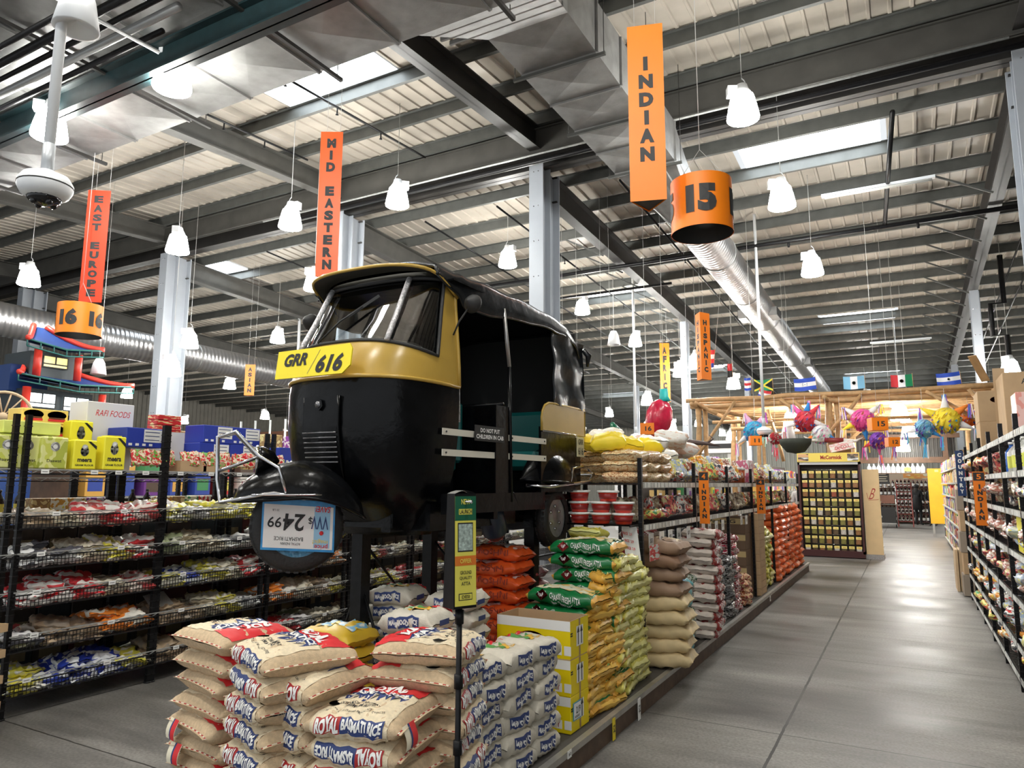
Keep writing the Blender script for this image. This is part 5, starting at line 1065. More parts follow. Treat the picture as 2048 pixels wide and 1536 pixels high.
for zz in (0, .03): 
    for xx in (0, -DPT): TOPS.bar((xx, 0, zz), (xx, 1.11, zz), .008, .008, rail_m if zz else wire_m)
for k in range(20): TOPS.bar((.002, .055*k, .0 if k % 2 else .028), (.002, .055*(k+1), .028 if k % 2 else .0), .004, .004, rail_m)
TOPS = TOPS.build('wire_shelf'); TOPD = TOPS.data; bpy.data.objects.remove(TOPS)
pm = MB(); pm.box(-.017, .017, -.017, .017, 0, 2.07, black_steel)
for k in range(38): pm.box(-.02, .02, -.02, .02, .06+.052*k, .068+.052*k, wire_m)
pm.lathe([(.03, 0), (.03, .01)], black_steel, 10); POST = pm.build('post'); POSTD = POST.data; bpy.data.objects.remove(POST)
def part(name, me, parent, loc, rz=0.):
    o = bpy.data.objects.new(name, me); COL.objects.link(o); o.parent = parent; o.location = loc; o.rotation_euler = (0, 0, rz); return o
def left_bay(xf, y, label, levels=LZ, rz=0., baskets=True):
    r = empty('wire_rack', (xf, y, 0), rz); tag(r, label, 'wire rack', 'black wire racks along the left aisle')
    for px in (-.01, -DPT+.01):
        for py in (.03, 1.10): part('post', POSTD, r, (px, py, 0))
    part('wire_shelf', TOPD, r, (0, .02, levels[0]))
    for z in levels[1:]: part('wire_basket' if baskets else 'wire_shelf', BASK if baskets else TOPD, r, (.03 if baskets else 0, .02, z))
    return r
for i in range(len(LY)-1):
    left_bay(LX, LY[i], 'black wire rack with mesh basket fronts, %s bay along the left aisle' % ORD[i])
flatc = [('white and red', [(.78, .76, .72), (.62, .04, .05), (.8, .78, .75)]), ('white and yellow', [(.8, .79, .74), (.82, .75, .1), (.75, .73, .65)]), ('cream', [(.66, .60, .46), (.78, .73, .6), (.5, .42, .3)]), ('white', [(.8, .8, .78), (.82, .82, .82), (.1, .1, .12)]),
 ('blue and white', [(.03, .06, .42), (.78, .8, .84), (.02, .04, .3)]), ('red striped', [(.55, .05, .06), (.75, .65, .6), (.5, .06, .06)]), ('brown clear', [(.2, .13, .08), (.4, .3, .2), (.3, .25, .2)]), ('orange lentil', [(.8, .8, .78), (.75, .22, .03), (.8, .78, .7)]), ('pale green', [(.5, .52, .4), (.7, .7, .6), (.3, .34, .2)])]
FN = ['flour_bag', 'flour_bag', 'rice_packet', 'rice_packet', 'sugar_bag', 'lentil_bag', 'spice_bag', 'lentil_bag', 'pulse_bag']  # kinds differ only by print; any named contents are made up
flat = [printed_bag(FN[i], .33, .24, .055, 120+i, pack('flat_%d' % i, c, 1.3, .28, (2, .7, 1)), None, None, None, None, None, FN[i].replace('_', ' '), taper=6., wob=.008) for i, (n_, c) in enumerate(flatc)]
LEV = ['', 'second shelf', 'third shelf', 'fourth shelf', 'fifth shelf', 'bottom shelf']
plan = {  # bay: per level (bag kinds left to right)
 1: [None, [6, 2, 5, 0, 5], [3, 3, 2, 1, 0], [0, 0, 0, 2, 5], [3, 6, 6, 7, 7], [1, 4, 4, 4, 1]],
 2: [None, [1, 3, 1, 1, 1], [8, 2, 2, 3, 3], [1, 4, 1, 2, 0], [6, 6, 2, 1, 3], [6, 6, 8, 6, 6]],
 3: [None, [2, 6, 3, 0, 2], [3, 6, 2, 2, 1], [5, 5, 0, 6, 7], [7, 7, 2, 6, 1], [5, 0, 3, 2, 2]]}
for b in range(1, 8):
    pl = plan.get(b) or [None]+[[R_.choice([0, 1, 2, 3, 5, 6, 8]) for _ in range(5)] for _ in range(5)]
    for lv in range(1, 6):
        z = LZ[lv]
        for j, k in enumerate(pl[lv]):
            yy = LY[b]+.16+.205*j; nm = flatc[k][0]
            lay = R_.choice((1, 2, 2)) if b <= 3 else (1 if b < 6 else 0)
            lab = '%s bag in the %s basket, %s bay of the left racks' % (nm, LEV[lv].replace(' shelf', ' level'), ORD[b]); grp = '%s bags, %s, bay %s' % (nm, LEV[lv], ORD[b])
            flat[k].put((LX-.13, yy, z+.012), (R_.uniform(-.08, .08), R_.uniform(-.05, .1), R_.uniform(-.15, .15)), lab, grp)
            for l in range(lay):
                flat[k].put((LX-.15-.05*l+R_.uniform(-.03, .02), yy+R_.uniform(-.05, .05), z+.055+.045*l), (R_.uniform(-.2, .2), R_.uniform(-.1, .15), R_.uniform(-.5, .5)), lab, grp)
        for j in range(4 if b < 4 else 0):       # goods deeper on the same shelf
            k = R_.choice([6, 6, 8, 2, 5]); flat[k].put((LX-.43, LY[b]+.2+.24*j, z+.03), (R_.uniform(-.1, .1), R_.uniform(-.1, .1), 1.57+R_.uniform(-.3, .3)), '%s bag at the back of the %s, %s bay of the left racks' % (flatc[k][0], LEV[lv], ORD[b]), '%s bags at the back of the %s, bay %s' % (flatc[k][0], LEV[lv], ORD[b]))
# white price tags on the rack rails
TAGM = MB(); TAGM.box(0, .002, 0, .055, 0, .03, tag_m); TAGM.box(.002, .0025, .008, .045, .012, .016, ink_m); TAGO = TAGM.build('price_tag'); TGK = Kind(TAGO, 'price tag')
for b in range(1, 8):
    for lv in range(0, 6):
        for j in range(2 if lv else 4):
            z = LZ[lv]+(.085 if lv else 0); TGK.put((LX+.04 if lv else LX+.008, LY[b]+.12+(.55 if lv else .26)*j+R_.uniform(0, .12), z+.0), 0, 'small white price tag on the %s rail, %s bay of the left racks' % (LEV[lv] if lv else 'top shelf', ORD[b]), 'price tags, %s rail, bay %s' % (LEV[lv] if lv else 'top', ORD[b]))
# second row of racks back to back, dark bottles and packs on them
for i in range(0, 8):
    left_bay(LX-DPT-.12, LY[i], 'black wire rack behind the left aisle racks, %s bay' % ORD[i], [1.6, 1.30, .98, .66, .35, .12], 0, False)
def bottle(col, capc, r=.035, h=.22, nm='bottle', lab=None, glassy=.1):
    o = empty(nm); m = MB(); m.lathe([(r*.9, 0), (r, .01), (r, h*.6), (r*.8, h*.7), (r*.35, h*.84), (r*.35, h*.93)], mat('bottle_%s' % str(col), col, glassy), 12); 
    if lab: m.lathe([(r*1.02, h*.14), (r*1.02, h*.5)], lab, 12); m.f = m.f[:-2]; m.m = m.m[:-2]; m.sm = m.sm[:-2]
    m.build('glass', o); m = MB(); m.lathe([(r*.42, h*.92), (r*.42, h), (1e-6, h*1.005)], mat('cap_%s' % str(capc), capc, .4), 10); m.build('cap', o); return o
yl = mat('label_small_yellow', (.7, .6, .1), .5)
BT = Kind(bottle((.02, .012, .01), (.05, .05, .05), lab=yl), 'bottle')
BX = [Kind(carton('food_pack', .16, .12, .15, pack('carton_%d' % i, c, 3, .5)), 'food pack') for i, c in enumerate(([(.45, .3, .1), (.3, .18, .08), (.7, .6, .3)], [(.6, .04, .05), (.75, .7, .6), (.5, .03, .03)], [(.2, .04, .3), (.75, .7, .75), (.25, .05, .35)], [(.05, .08, .4), (.8, .8, .85), (.05, .07, .3)], [(.75, .65, .1), (.8, .8, .7), (.6, .3, .05)], [(.08, .3, .12), (.7, .7, .5), (.06, .2, .1)]))]
BN = ['brown and gold', 'red and cream', 'purple and white', 'blue and white', 'yellow', 'green']
SHADE_CTN = [Kind(carton('dark_carton', .30, .26, .24, mat('dark_carton_%d' % i, c, .6, noise=.3, nscale=9), lambda mb, w, d, h: mb.box(w/2, w/2+.001, -d*.32, d*.32, h*.3, h*.6, mat('carton_dim_label', (.16, .13, .07), .6))), 'carton') for i, c in enumerate(((.035, .025, .02), (.07, .012, .012), (.02, .03, .035)))]  # near-black cartons put in to stand for shade behind the left racks
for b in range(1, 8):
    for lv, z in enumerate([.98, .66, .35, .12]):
        for j in range(4): SHADE_CTN[R_.choice((0, 0, 1, 2))].put((LX-.86, LY[b]+.17+.27*j, z+.012), R_.uniform(-.04, .04), 'dark carton on the rear racks seen through the left racks, %s bay' % ORD[b], 'dark cartons on the rear racks, bay %s' % ORD[b])
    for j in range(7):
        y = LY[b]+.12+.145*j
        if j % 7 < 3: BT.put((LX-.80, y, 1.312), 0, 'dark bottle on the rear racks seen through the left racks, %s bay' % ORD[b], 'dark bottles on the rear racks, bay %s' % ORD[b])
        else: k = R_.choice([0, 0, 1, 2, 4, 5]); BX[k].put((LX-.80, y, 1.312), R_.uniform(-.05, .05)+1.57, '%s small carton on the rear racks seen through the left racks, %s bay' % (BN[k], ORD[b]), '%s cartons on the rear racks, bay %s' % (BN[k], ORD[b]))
# goods on the left rack tops -------------------------------------------------
TZ = LZ[0]+.035
def paperbag(w, d, h, m, deco, nm='flour_bag'):
    r = empty(nm); mb = MB(); mb.bbox(-w/2, w/2, -d/2, d/2, 0, h*.97, m, .008); mb.box(-w/2+.01, w/2-.01, -d*.3, d*.3, h*.97, h, m); deco(mb, w, d, h); mb.build('bag_body', r); return r
my = mat('meera_yellow', (.88, .80, .04), .45)
def meera(mb, w, d, h):
    f = w/2+.001
    mb.text('meera', FX((f, 0, h*.30)), d*.62, h*.11, ink_m, .035); mb.text('GRAM FLOUR', FX((f, 0, h*.14)), d*.8, h*.06, ink_m, .03)
    mb.lathe([(1e-6, 0), (.045, 0)], mat('print_gray', (.4, .4, .36), .6), 14, FX((f, -.005, h*.6)) @ Matrix.Diagonal((.7, 1, 1, 1))); mb.lathe([(1e-6, 0), (.022, 0)], white_m, 12, FX((f+.001, -.005, h*.74)))
    mb.prism([(d*.08, h*.47), (d*.2, h*.47), (d*.48, h*.2), (d*.48, h*.32)], 0, .001, ink_m, FX((f, 0, h*.46)))
MEK = Kind(paperbag(.13, .17, .27, my, meera), 'flour bag')
gy = pack('green_yellow_pack', [(.62, .66, .12), (.74, .76, .3), (.45, .5, .08)], 2, .35)
GYK = Kind(paperbag(.14, .2, .24, gy, lambda mb, w, d, h: (mb.text('Daawat', FX((w/2+.001, 0, h*.25)), d*.55, h*.09, ink_m, .01), mb.lathe([(1e-6, 0), (.035, 0)], white_m, 14, FX((w/2+.001, 0, h*.68))))), 'flour bag')
GYK.put((LX-.10, 2.93, TZ), .1, 'yellow-green bag with round white seal on the left rack top', None); 
for j, (x, y, z) in enumerate(((-.12, 2.76, 0), (-.1, 2.62, 0), (-.34, 2.7, 0), (-.34, 2.92, 0))): GYK.put((LX+x, y, TZ+z), R_.uniform(-.1, .1), 'yellow-green bag on the left rack top, near the left picture edge', 'yellow-green bags')
lime_long = Kind(carton('snack_carton', .3, .4, .09, mat('lime_carton', (.72, .78, .2), .5, noise=.1)), 'carton'); lime_long.put((LX-.25, 2.8, TZ+.25), .05, 'long pale lime carton lying across the yellow-green bags', None)
for j, (x, y, z, l) in enumerate(((-.07, 3.38, 0, 'yellow gram flour bag on the left rack top front, right of the pair'), (-.09, 3.16, 0, 'yellow gram flour bag on the left rack top front, left of the pair'), (-.3, 3.24, .12, 'yellow gram flour bag raised behind the front pair'))): MEK.put((LX+x, y, TZ+z-(0 if z == 0 else .0)), R_.uniform(-.08, .08), l, None, (1, 1, 1) if j != 1 else (1, 1, .85))
tag(carton('plain_carton', .2, .4, .12, card_m, None, False, (LX-.36, 3.2, TZ)), 'plain brown carton under the raised yellow flour bag', 'carton')
def burg(mb, w, d, h):
    f = w/2+.001
    for yy in (-d*.25, d*.25):
        mb.lathe([(1e-6, 0), (.055, 0)], mat('print_bun', (.75, .4, .1), .5), 16, FX((f, yy, h*.62)) @ Matrix.Diagonal((1.3, .6, 1, 1))); mb.box(f, f+.001, yy-.06, yy+.06, h*.36, h*.46, mat('print_dark_brown', (.12, .04, .02), .5)); mb.box(f, f+.0015, yy-.065, yy+.065, h*.18, h*.34, red_m)
for j in range(2): tag(carton('bun_carton', .2, .34, .11, mat('carton_pale_yellow', (.85, .62, .15), .5), burg, False, (LX-.46, 3.02, TZ+.24+.112*j)), '%s yellow carton printed with burger buns on the left rack top' % ('lower', 'upper')[j], 'carton')
def rafi(mb, w, d, h): mb.text('RAFI FOODS', FX((w/2+.001, .02, h*.84)), d*.75, h*.09, red_m, .0, .3); mb.box(w/2, w/2+.001, -.04, .12, h*.12, h*.3, mat('sign_red_orange', WHITE))
tag(carton('white_carton', .25, .40, .56, mat('white_carton_board', (.72, .72, .72), .6), rafi, False, (LX-.46, 3.52, TZ)), 'white carton with slanted red lettering standing behind the yellow flour bags', 'carton')
tag(carton('open_carton', .25, .34, .3, mat('white_carton_board', WHITE), None, True, (LX-.40, 3.97+.04, TZ+.05)), 'open white carton with raised brown flap left of the rack post', 'carton')
def bluebox(mb, w, d, h):
    f = w/2+.001
    mb.box(f, f+.0008, -.01, d/2-.01, h*.28, h-.01, white_m)
    for k in range(3): mb.box(f+.0008, f+.0016, .0, d/2-.03, h*(.38+.2*k), h*(.42+.2*k), navy_m)
    for k in range(4): mb.box(f, f+.0008, -d/2+.02+.06*k, -d/2+.05+.06*k, h*.08, h*.2, white_m)
blb = mat('blue_carton', (.015, .04, .36), .45); BBK = Kind(carton('biscuit_carton', .26, .32, .16, blb, bluebox), 'carton')
for x, y, z, l in ((-.2, 3.66, .19, 'blue and white carton beside the white carton on the left rack top'), (-.2, 4.35, .10, 'blue and white carton, bottom left of the blue stack'), (-.2, 4.68, .10, 'blue and white carton, bottom right of the blue stack'), (-.2, 4.38, .262, 'blue and white carton, upper left of the blue stack'), (-.2, 4.70, .262, 'blue and white carton, upper right of the blue stack'),
   (-.22, 5.3, .1, 'blue and white carton behind the rickshaw guard'), (-.22, 6.6, .1, 'blue and white carton seen beyond the rickshaw guard')): BBK.put((LX+x, y, TZ+z), R_.uniform(-.04, .04), l, None)
redb = pack('red_biscuit', [(.62, .02, .03), (.5, .02, .02), (.66, .03, .03), (.75, .6, .3)], 4, .35)
RBK = Kind(carton('tea_carton', .09, .16, .15, redb), 'carton')
RSK = [printed_bag('snack_bag', .17, .13, .05, 140, pack('red_snack', [(.7, .03, .04), (.8, .7, .5), (.65, .02, .03), (.2, .5, .1)], 3, .3), None, None, None, None, None, 'snack bag', taper=6.)]
for j in range(9): RSK[0].put((LX-.07-.05*(j % 2), 3.62+.085*j+(.12 if j > 3 else 0), TZ+.10), (1.35, 0, 1.57+R_.uniform(-.2, .2)), 'red snack bag standing on the left rack top front', 'red snack bags at the rack top edge')
for j in range(6): RSK[0].put((LX-.07, 4.62+.09*j, TZ+.10), (1.35, 0, 1.57+R_.uniform(-.2, .2)), 'red snack bag right of the small brown tray on the rack top', 'red snack bags right of the brown tray')
for j, (y0, l) in enumerate(((4.18, 'low brown tray carton on the left rack top at the post'), (4.98, 'low brown tray carton nearer the rickshaw guard'), (3.95, 'low brown tray carton with chilli packets'))):
    tag(carton('tray_carton', .17, .26, .09, card_m, None, True, (LX-.1, y0+.15, TZ)), l, 'carton')
for j in range(10):
    o = RBK.put((LX-.36, 4.03, TZ+.05+.045*j), R_.uniform(-.1, .1), 'flat red packet in the tall red stack beside the rack post', 'tall red packet stack', (1.6, 1.5, .28))
for j in range(4): RBK.put((LX-.30, 5.15+.17*j, TZ), 0, 'red and cream carton on the rack top behind the rickshaw guard', 'red cartons behind the rickshaw guard')
for j in range(24):
    k = R_.choice([0, 1, 3, 4, 4, 1]); BX[k].put((LX-.2-.2*(j % 2), 5.9+.2*j*.9, TZ+.16*(j % 3 == 0)*0), 1.57, '%s carton on the left rack tops beyond the rickshaw' % BN[k], '%s cartons on the left rack tops beyond the rickshaw' % BN[k], (1.2, 1.2, 1.2+.3*(j % 2)))
# grey card lying on a lower shelf, clear bags
mb = MB(); mb.add([(LX-.1, 3.85, .56), (LX-.05, 4.02, .58), (LX-.28, 4.08, .66), (LX-.3, 3.9, .64)], [(0, 1, 2, 3), (3, 2, 1, 0)], mat('gray_card', (.3, .29, .28), .7)); tag(mb.build('card_sheet'), 'loose gray card sheet leaning in the fifth level of the left racks', 'card')
# yellow packets on trays at the lower left edge
def tray(z, n, lab):
    r = empty('packet_tray', (-5.28, 2.34, z)); tag(r, lab, 'tray', 'trays of yellow packets'); m = MB(); m.box(-.2, .2, -.16, .17, 0, .012, card_m)
    for s_ in (-1, 1): m.box(-.2, .2, s_*.165-.005, s_*.165+.005, 0, .05, card_m); m.box(s_*.2-.005, s_*.2+.005, -.16, .17, 0, .05, card_m)
    m.build('tray', r); r.rotation_euler = (0, 0, .35); return r
ypk = printed_bag('spice_packet', .13, .09, .04, 150, pack('yellow_black_packet', [(.85, .7, .02), (.88, .75, .1), (.05, .04, .02)], 3, .35), None, None, None, None, None, 'packet', taper=6.)
for k, z in enumerate((.16, .32, .48, .64)):
    tray(z, 3, 'brown cardboard tray of yellow packets at the lower left edge, %s of four' % ('lowest', 'second', 'third', 'topmost')[k])
    for j in range(5): ypk.put((-5.28+R_.uniform(.0, .1), 2.24+.06*j, z+.075), (1.4, 0, 1.57+R_.uniform(-.3, .6)), 'yellow and black packet standing in the %s tray at the lower left' % ('lowest', 'second', 'third', 'topmost')[k], 'yellow packets in tray %s' % ORD[k])
mb = MB()
mb.lathe([(.22, 0), (.22, .03), (.03, .05), (.03, .7)], mat('stand_beige', (.5, .4, .28), .6), 20); o = tag(mb.build('tray_stand', None, (-5.28, 2.34, 0)), 'round-footed stand carrying the packet trays at the lower left edge', 'stand')
# ================================================================== RIGHT RACKS
RX = .68; RYS = [4.2, 5.15, 6.07, 7.02, 8.05, 9.1, 10.15, 11.2, 12.1]; RZ = [1.97, 1.69, 1.41, 1.09, .735, .36, .10]
post_rack(RX, RX+.5, RYS, tuple(RZ), 2.10, 'black racks along the right side of the aisle', 'black wire rack on the right of the aisle, %s', -1, True, 0)
blade2 = empty('aisle_blade_sign', (.60, 8.35, 1.21)); tag(blade2, 'orange upright shelf sign reading 5 INDIAN on the right racks', 'shelf sign'); mb = MB(); h, w = .52, .10
mb.box(-w/2, w/2, -.004, .004, 0, h, orange_m); mb.box(-w/2+.004, w/2-.004, -.0055, -.004, h*.83, h*.985, ink_m); mb.text('5', FR((0, -.0065, h*.905)), w*.38, h*.1, orange_m, .03)
for i, c in enumerate('INDIAN'): mb.text(c, FR((0, -.0055, h*(.72-.115*i))), w*(.46 if c != 'I' else .15), h*.085, ink_m, .07)
mb.build('sign_plate', blade2); m = MB(); m.bar((0, .02, h*.9), (.1, .02, h*.9), .012, .012, black_steel); m.build('bracket', blade2)
big = Kind(bottle((.75, .76, .72), (.8, .8, .78), .075, .27, 'oil_jug', mat('label_yellow_green', (.75, .78, .1), .5), .25), 'jug'); blu = Kind(bottle((.03, .15, .6), (.9, .9, .9), .06, .27, 'oil_jug', None, .3), 'jug')
for j, y in enumerate((6.2, 6.42, 6.64, 6.86, 7.15)): big.put((RX+.12, y, 1.70), 0, 'clear oil jug with yellow-green label on the second shelf of the right racks', 'oil jugs on the right racks')
blu.put((RX+.12, 7.5, 1.70), 0, 'blue oil bottle beside the clear jugs on the right racks', None)
grc = [printed_bag('grocery_bag', .27, .2, .07, 160+i, MT['snack_%d' % i], None, None, None, None, None, 'grocery bag', taper=6., wob=.007) for i in range(7)]
LVN = ['top', 'second', 'third', 'fourth', 'fifth', 'sixth', 'bottom']
for lv in range(1, 7):
    ks = [[5, 2, 4], [5, 0, 1, 6], [5, 1, 5], [5, 4, 1], [0, 1, 2], [2, 0, 3]][lv-1]
    cnt = 0; y = 5.3 if lv > 1 else 7.75
    while y < 12.0:
        k = R_.choice(ks); hh = RZ[lv-1]-RZ[lv]
        grc[k].put((RX+.08+R_.uniform(-.03, .04), y, RZ[lv]+.11), (1.25 if R_.random() < .5 else .1, 0, 1.57+R_.uniform(-.3, .3)), '%s bag on the %s shelf of the right racks' % (COLN[k], LVN[lv]), '%s bags on the %s shelf of the right racks' % (COLN[k], LVN[lv]))
        if hh > .3: grc[R_.choice(ks)].put((RX+.16, y+.03, RZ[lv]+.04), (.1, 0, R_.uniform(0, 3)), 'loose mixed bag lying on the %s shelf of the right racks' % LVN[lv], 'loose bags on the %s shelf of the right racks' % LVN[lv])
        y += .185
cs_ = empty('aisle_blade_sign', (.63, 11.6, 1.45)); tag(cs_, 'dark blue upright shelf sign with white stacked letters on the right racks', 'shelf sign'); mb = MB(); mb.box(-.05, .05, -.004, .004, 0, .62, mat('sign_navy_blue', (.01, .04, .14), .5))
for i, c in enumerate('COUNTRY'): mb.text(c, FR((0, -.0055, .56-.083*i)), .045, .055, white_m, .06)
mb.build('sign_plate', cs_)
pipe([(2.3, 20.5, 7.2), (2.3, 20.5, 6.0), (2.02, 20.5, 6.0), (2.02, 20.5, 5.2), (2.3, 20.5, 5.2), (2.3, 20.5, .0)], .06, black_steel, 'black vertical riser pipe with offset beside the right far column', 'riser_pipe')
ycart = mat('bright_yellow_carton', (.88, .80, .05), .45)
tag(carton('display_carton', .34, .3, .27, ycart, lambda mb, w, d, h: mb.text('%', FL((-w/2-.001, 0, h*.4)), .1, .12, ink_m, .03), True, (RX+.19, 6.55, RZ[3]+.012)), 'open bright yellow display carton on the fourth shelf of the right racks', 'carton')
for j in range(2): tag(carton('tofu_carton', .22, .26, .1, pack('yellow_white_box', [(.85, .8, .15), (.8, .8, .7), (.8, .75, .1)], 3), None, False, (RX+.13, 6.35, RZ[2]+.012+.102*j)), '%s pale yellow carton on the third shelf of the right racks' % ('lower', 'upper')[j], 'carton')
def alot(mb, w, d, h): mb.text('ALOT', FR((0, -d/2-.001, h*.86)), .17, .05, ink_m, .01)
tag(carton('big_carton', .44, .6, .62, card_m, alot, False, (RX+.34, 8.0, 1.99)), 'big brown carton lettered ALOT on top of the right racks', 'carton')
tag(carton('brown_carton', .42, .5, .34, card_m, lambda mb, w, d, h: mb.lathe([(1e-6, 0), (.05, 0)], dred_m, 18, FR((-.02, -d/2-.001, h*.7)) @ Matrix.Diagonal((1.5, .7, 1, 1))), False, (RX+.25, 9.55, 1.99+.3)), 'brown carton with red oval mark, upper of two on the right racks', 'carton')
tag(carton('brown_carton', .42, .5, .30, card_m, None, False, (RX+.25, 9.55, 1.99)), 'plain brown carton under the one with a red oval on the right racks', 'carton')
mb = MB(); mb.grid(lambda a, b: Vector((RX+.10+.1*a, 8.3-.05*b, 2.0+.72*b+.02*math.sin(9*b))), 3, 6, mat('brown_paper', (.5, .36, .22), .8)); mb.bar((RX+.05, 8.35, 2.62), (RX-.06, 8.2, 2.86), .08, .01, wood_m); tag(mb.build('torn_flap'), 'torn paper flap sticking up left of the big brown carton', 'cardboard')
tag(carton('pink_carton', .2, .3, .34, pack('pink_carton_print', [(.75, .3, .25), (.8, .5, .45), (.7, .25, .2)], 3), None, False, (RX+.2, 6.95, 1.99)), 'tall salmon carton at the right picture edge on the racks', 'carton')
for j in range(5): tag(carton('brown_carton', .36, .4, .30, card_m if j % 2 else mat('card_gray_brown', (.33, .27, .21), .8), None, False, (RX+.1+.02*(j % 2), 12.6+.03*j, .01+.305*j)), 'brown carton, %s of the stack of five standing past the right racks' % ('bottom', 'second', 'middle', 'fourth', 'top')[j], 'carton', 'cartons past the right racks')
for j in range(4): tag(carton('flat_board', .04, .5, .62, mat('card_light_tan', (.6, .45, .28), .8), None, False, (RX-.12+.05*j, 13.2+.02*j, 0)), 'tan flat board leaning against the carton stack, %s of four' % ORD[j], 'cardboard', 'tan boards beside the cartons')
# ================================================================== FAR AISLE
STUFF = MB(); SCOL = [mat('pack_tone_%d' % i, c, .5) for i, c in enumerate(((.45, .3, .1), (.6, .05, .05), (.2, .06, .3), (.05, .09, .4), (.75, .66, .12), (.08, .3, .12), (.75, .72, .66), (.8, .45, .1), (.5, .5, .52), (.12, .08, .06)))]
def stuff_pack(x, y, z, w, d, h, face):
    a, b = R_.choice(SCOL), R_.choice(SCOL); STUFF.box(x-w/2, x+w/2, y-d/2, y+d/2, z, z+h, a); xf = x+face*(w/2+.002)
    STUFF.box(min(xf, xf-.001), max(xf, xf-.001), y-d*.38, y+d*.38, z+h*.2, z+h*.75, b)
def simple_shelf(nm, x, y0, y1, zs, depth, face, label, kinds, lab, per=.2, sc=1., solo=0):
    r = empty('gondola_shelf', (x, y0, 0)); tag(r, label, 'shelving'); m = MB()
    for z in zs: m.box(min(0, -face*depth), max(0, -face*depth), 0, y1-y0, z-.03, z, rail_m)
    m.build('shelf_boards', r); m = MB(); m.box(min(-face*depth, -face*(depth+.03)), max(-face*depth, -face*(depth+.03)), 0, y1-y0, 0, max(zs)+.35, mat('shelf_back_panel', (.12, .10, .09), .6)); m.build('back_panel', r)  # dark back panel added to hide bright floor, standing in for shade
    for q, z in enumerate(zs):
        y = y0+.1
        while y < y1-.05:
            k = R_.choice(kinds)
            if solo and y < solo: BX[k].put((x-face*.10, y, z+.002), 1.57, lab % (BN[k], ORD[q]), nm+' %s %d' % (BN[k], q), (sc, sc, sc*R_.uniform(1, 1.35)))
            else: stuff_pack(x-face*.11, y, z+.002, .12*sc, .14*sc, .13*sc*R_.uniform(1, 1.4), face)
            y += per
simple_shelf('packs on the far right shelving', .80, 14.2, 24, (.15, .45, .75, 1.05, 1.35, 1.65, 1.95), .45, -1, 'tan shelving crowded with packets, far right side of the aisle', [0, 1, 4], '%s pack on the far right shelving, %s shelf up', .3, 1.4, 17.5)
# spice display end
MC = empty('spice_display', (-1.54, 17.5, 0)); tag(MC, 'dark spice display rack with yellow header at the end of the aisle', 'display rack')
darkw = mat('dark_maroon_wood', (.06, .015, .015), .4)
m = MB(); m.box(-.66, .62, .1, .3, .1, 2.1, mat('display_back', (.03, .022, .02), .6)); m.box(-.66, -.62, -.12, .3, .1, 2.1, darkw); m.box(.58, .62, -.12, .3, .1, 2.1, darkw); m.box(-.66, .62, -.12, .3, .02, .16, darkw); m.box(-.66, .62, -.12, .3, 2.04, 2.1, mat('display_white_trim', (.6, .6, .6), .4)); m.build('cabinet', MC)
m = MB(); m.box(-.66, .62, -.14, -.10, 2.10, 2.30, mat('header_yellow', (.86, .66, .12), .5)); m.text('McCormick', FR((.05, -.142, 2.2)), .44, .09, dred_m, .04); m.sphere((-.24, -.13, 2.2), .035, ink_m, 8, 6, (1, .1, 1)); m.box(-.64, -.42, -.142, -.14, 2.12, 2.28, pack('header_photo', [(.8, .8, .75), (.1, .08, .06), (.7, .4, .2)], 4)); m.box(.38, .6, -.142, -.14, 2.12, 2.28, pack('header_photo', [WHITE, WHITE], 4)); m.build('header_sign', MC)
for q in range(9): m = MB(); m.tube([(-.6, -.02, 1.93-.205*q), (.58, -.02, 1.93-.205*q)], .006, chrome, 5); m.build('peg_rail', MC)
spk = []
for i, c in enumerate([(.28, .06, .02), (.12, .08, .04), (.22, .2, .05), (.55, .5, .45), (.3, .14, .05)]):
    r = empty('spice_packet'); m = MB(); m.bbox(-.052, .052, -.012, .012, -.165, -.055, mat('spice_%d' % i, c, .3, noise=.5, nscale=60), .006); m.build('packet_pouch', r); m = MB(); m.box(-.054, .054, -.013, .013, -.055, .0, mat('header_card_yellow', (.88, .74, .22), .5)); m.text('Chile', FR((0, -.0135, -.028)), .06, .022, dred_m, .02); m.build('header_card', r); spk.append(Kind(r, 'spice packet'))
for q in range(9):
    for j in range(8): spk[R_.choice([0, 1, 2, 3, 4]) if q < 3 else R_.choice([1, 2, 3, 4, 1, 2])].put((-1.54-.53+.148*j, 17.42, 1.90-.205*q), (R_.uniform(-.05, .05), R_.uniform(-.04, .04), 0), 'yellow-topped spice packet on the display, row %s from top, %s from left' % (ORD[q], ORD[j]), 'spice packets on the end display')
m = MB(); m.bbox(-.90, -.57, 17.5, 17.54, .10, 1.93, mat('pale_plywood', (.72, .52, .28), .5, noise=.08, nscale=4), .004); pb = tag(m.build('wooden_end_board'), 'pale wooden end panel with a handwritten dark B mark', 'board'); m = MB(); m.text('B', frame((-.72, 17.497, 1.40), (1, 0, 0), (.2, 0, 1)), .10, .24, dred_m, -.01, .3); m.bar((-.83, 17.497, 1.42), (-.80, 17.497, 1.28), .008, .004, dred_m); m.bar((-.8, 17.497, 1.26), (-.6, 17.497, 1.28), .004, .008, dred_m); m.build('handwriting', pb)
m = MB(); m.box(-.92, -.56, 17.48, 17.9, 0, .10, mat('speckled_plinth', (.35, .33, .32), .6, noise=.3, nscale=60)); tag(m.build('plinth'), 'gray speckled plinth under the pale end panel', 'plinth')
simple_shelf('packs behind the spice display', -.62, 17.9, 19.6, (.15, .5, .85, 1.2, 1.55), .4, 1, 'shelving running back behind the pale end panel', [0, 1, 2], '%s pack behind the pale end panel, %s shelf up', .3, 1.5)
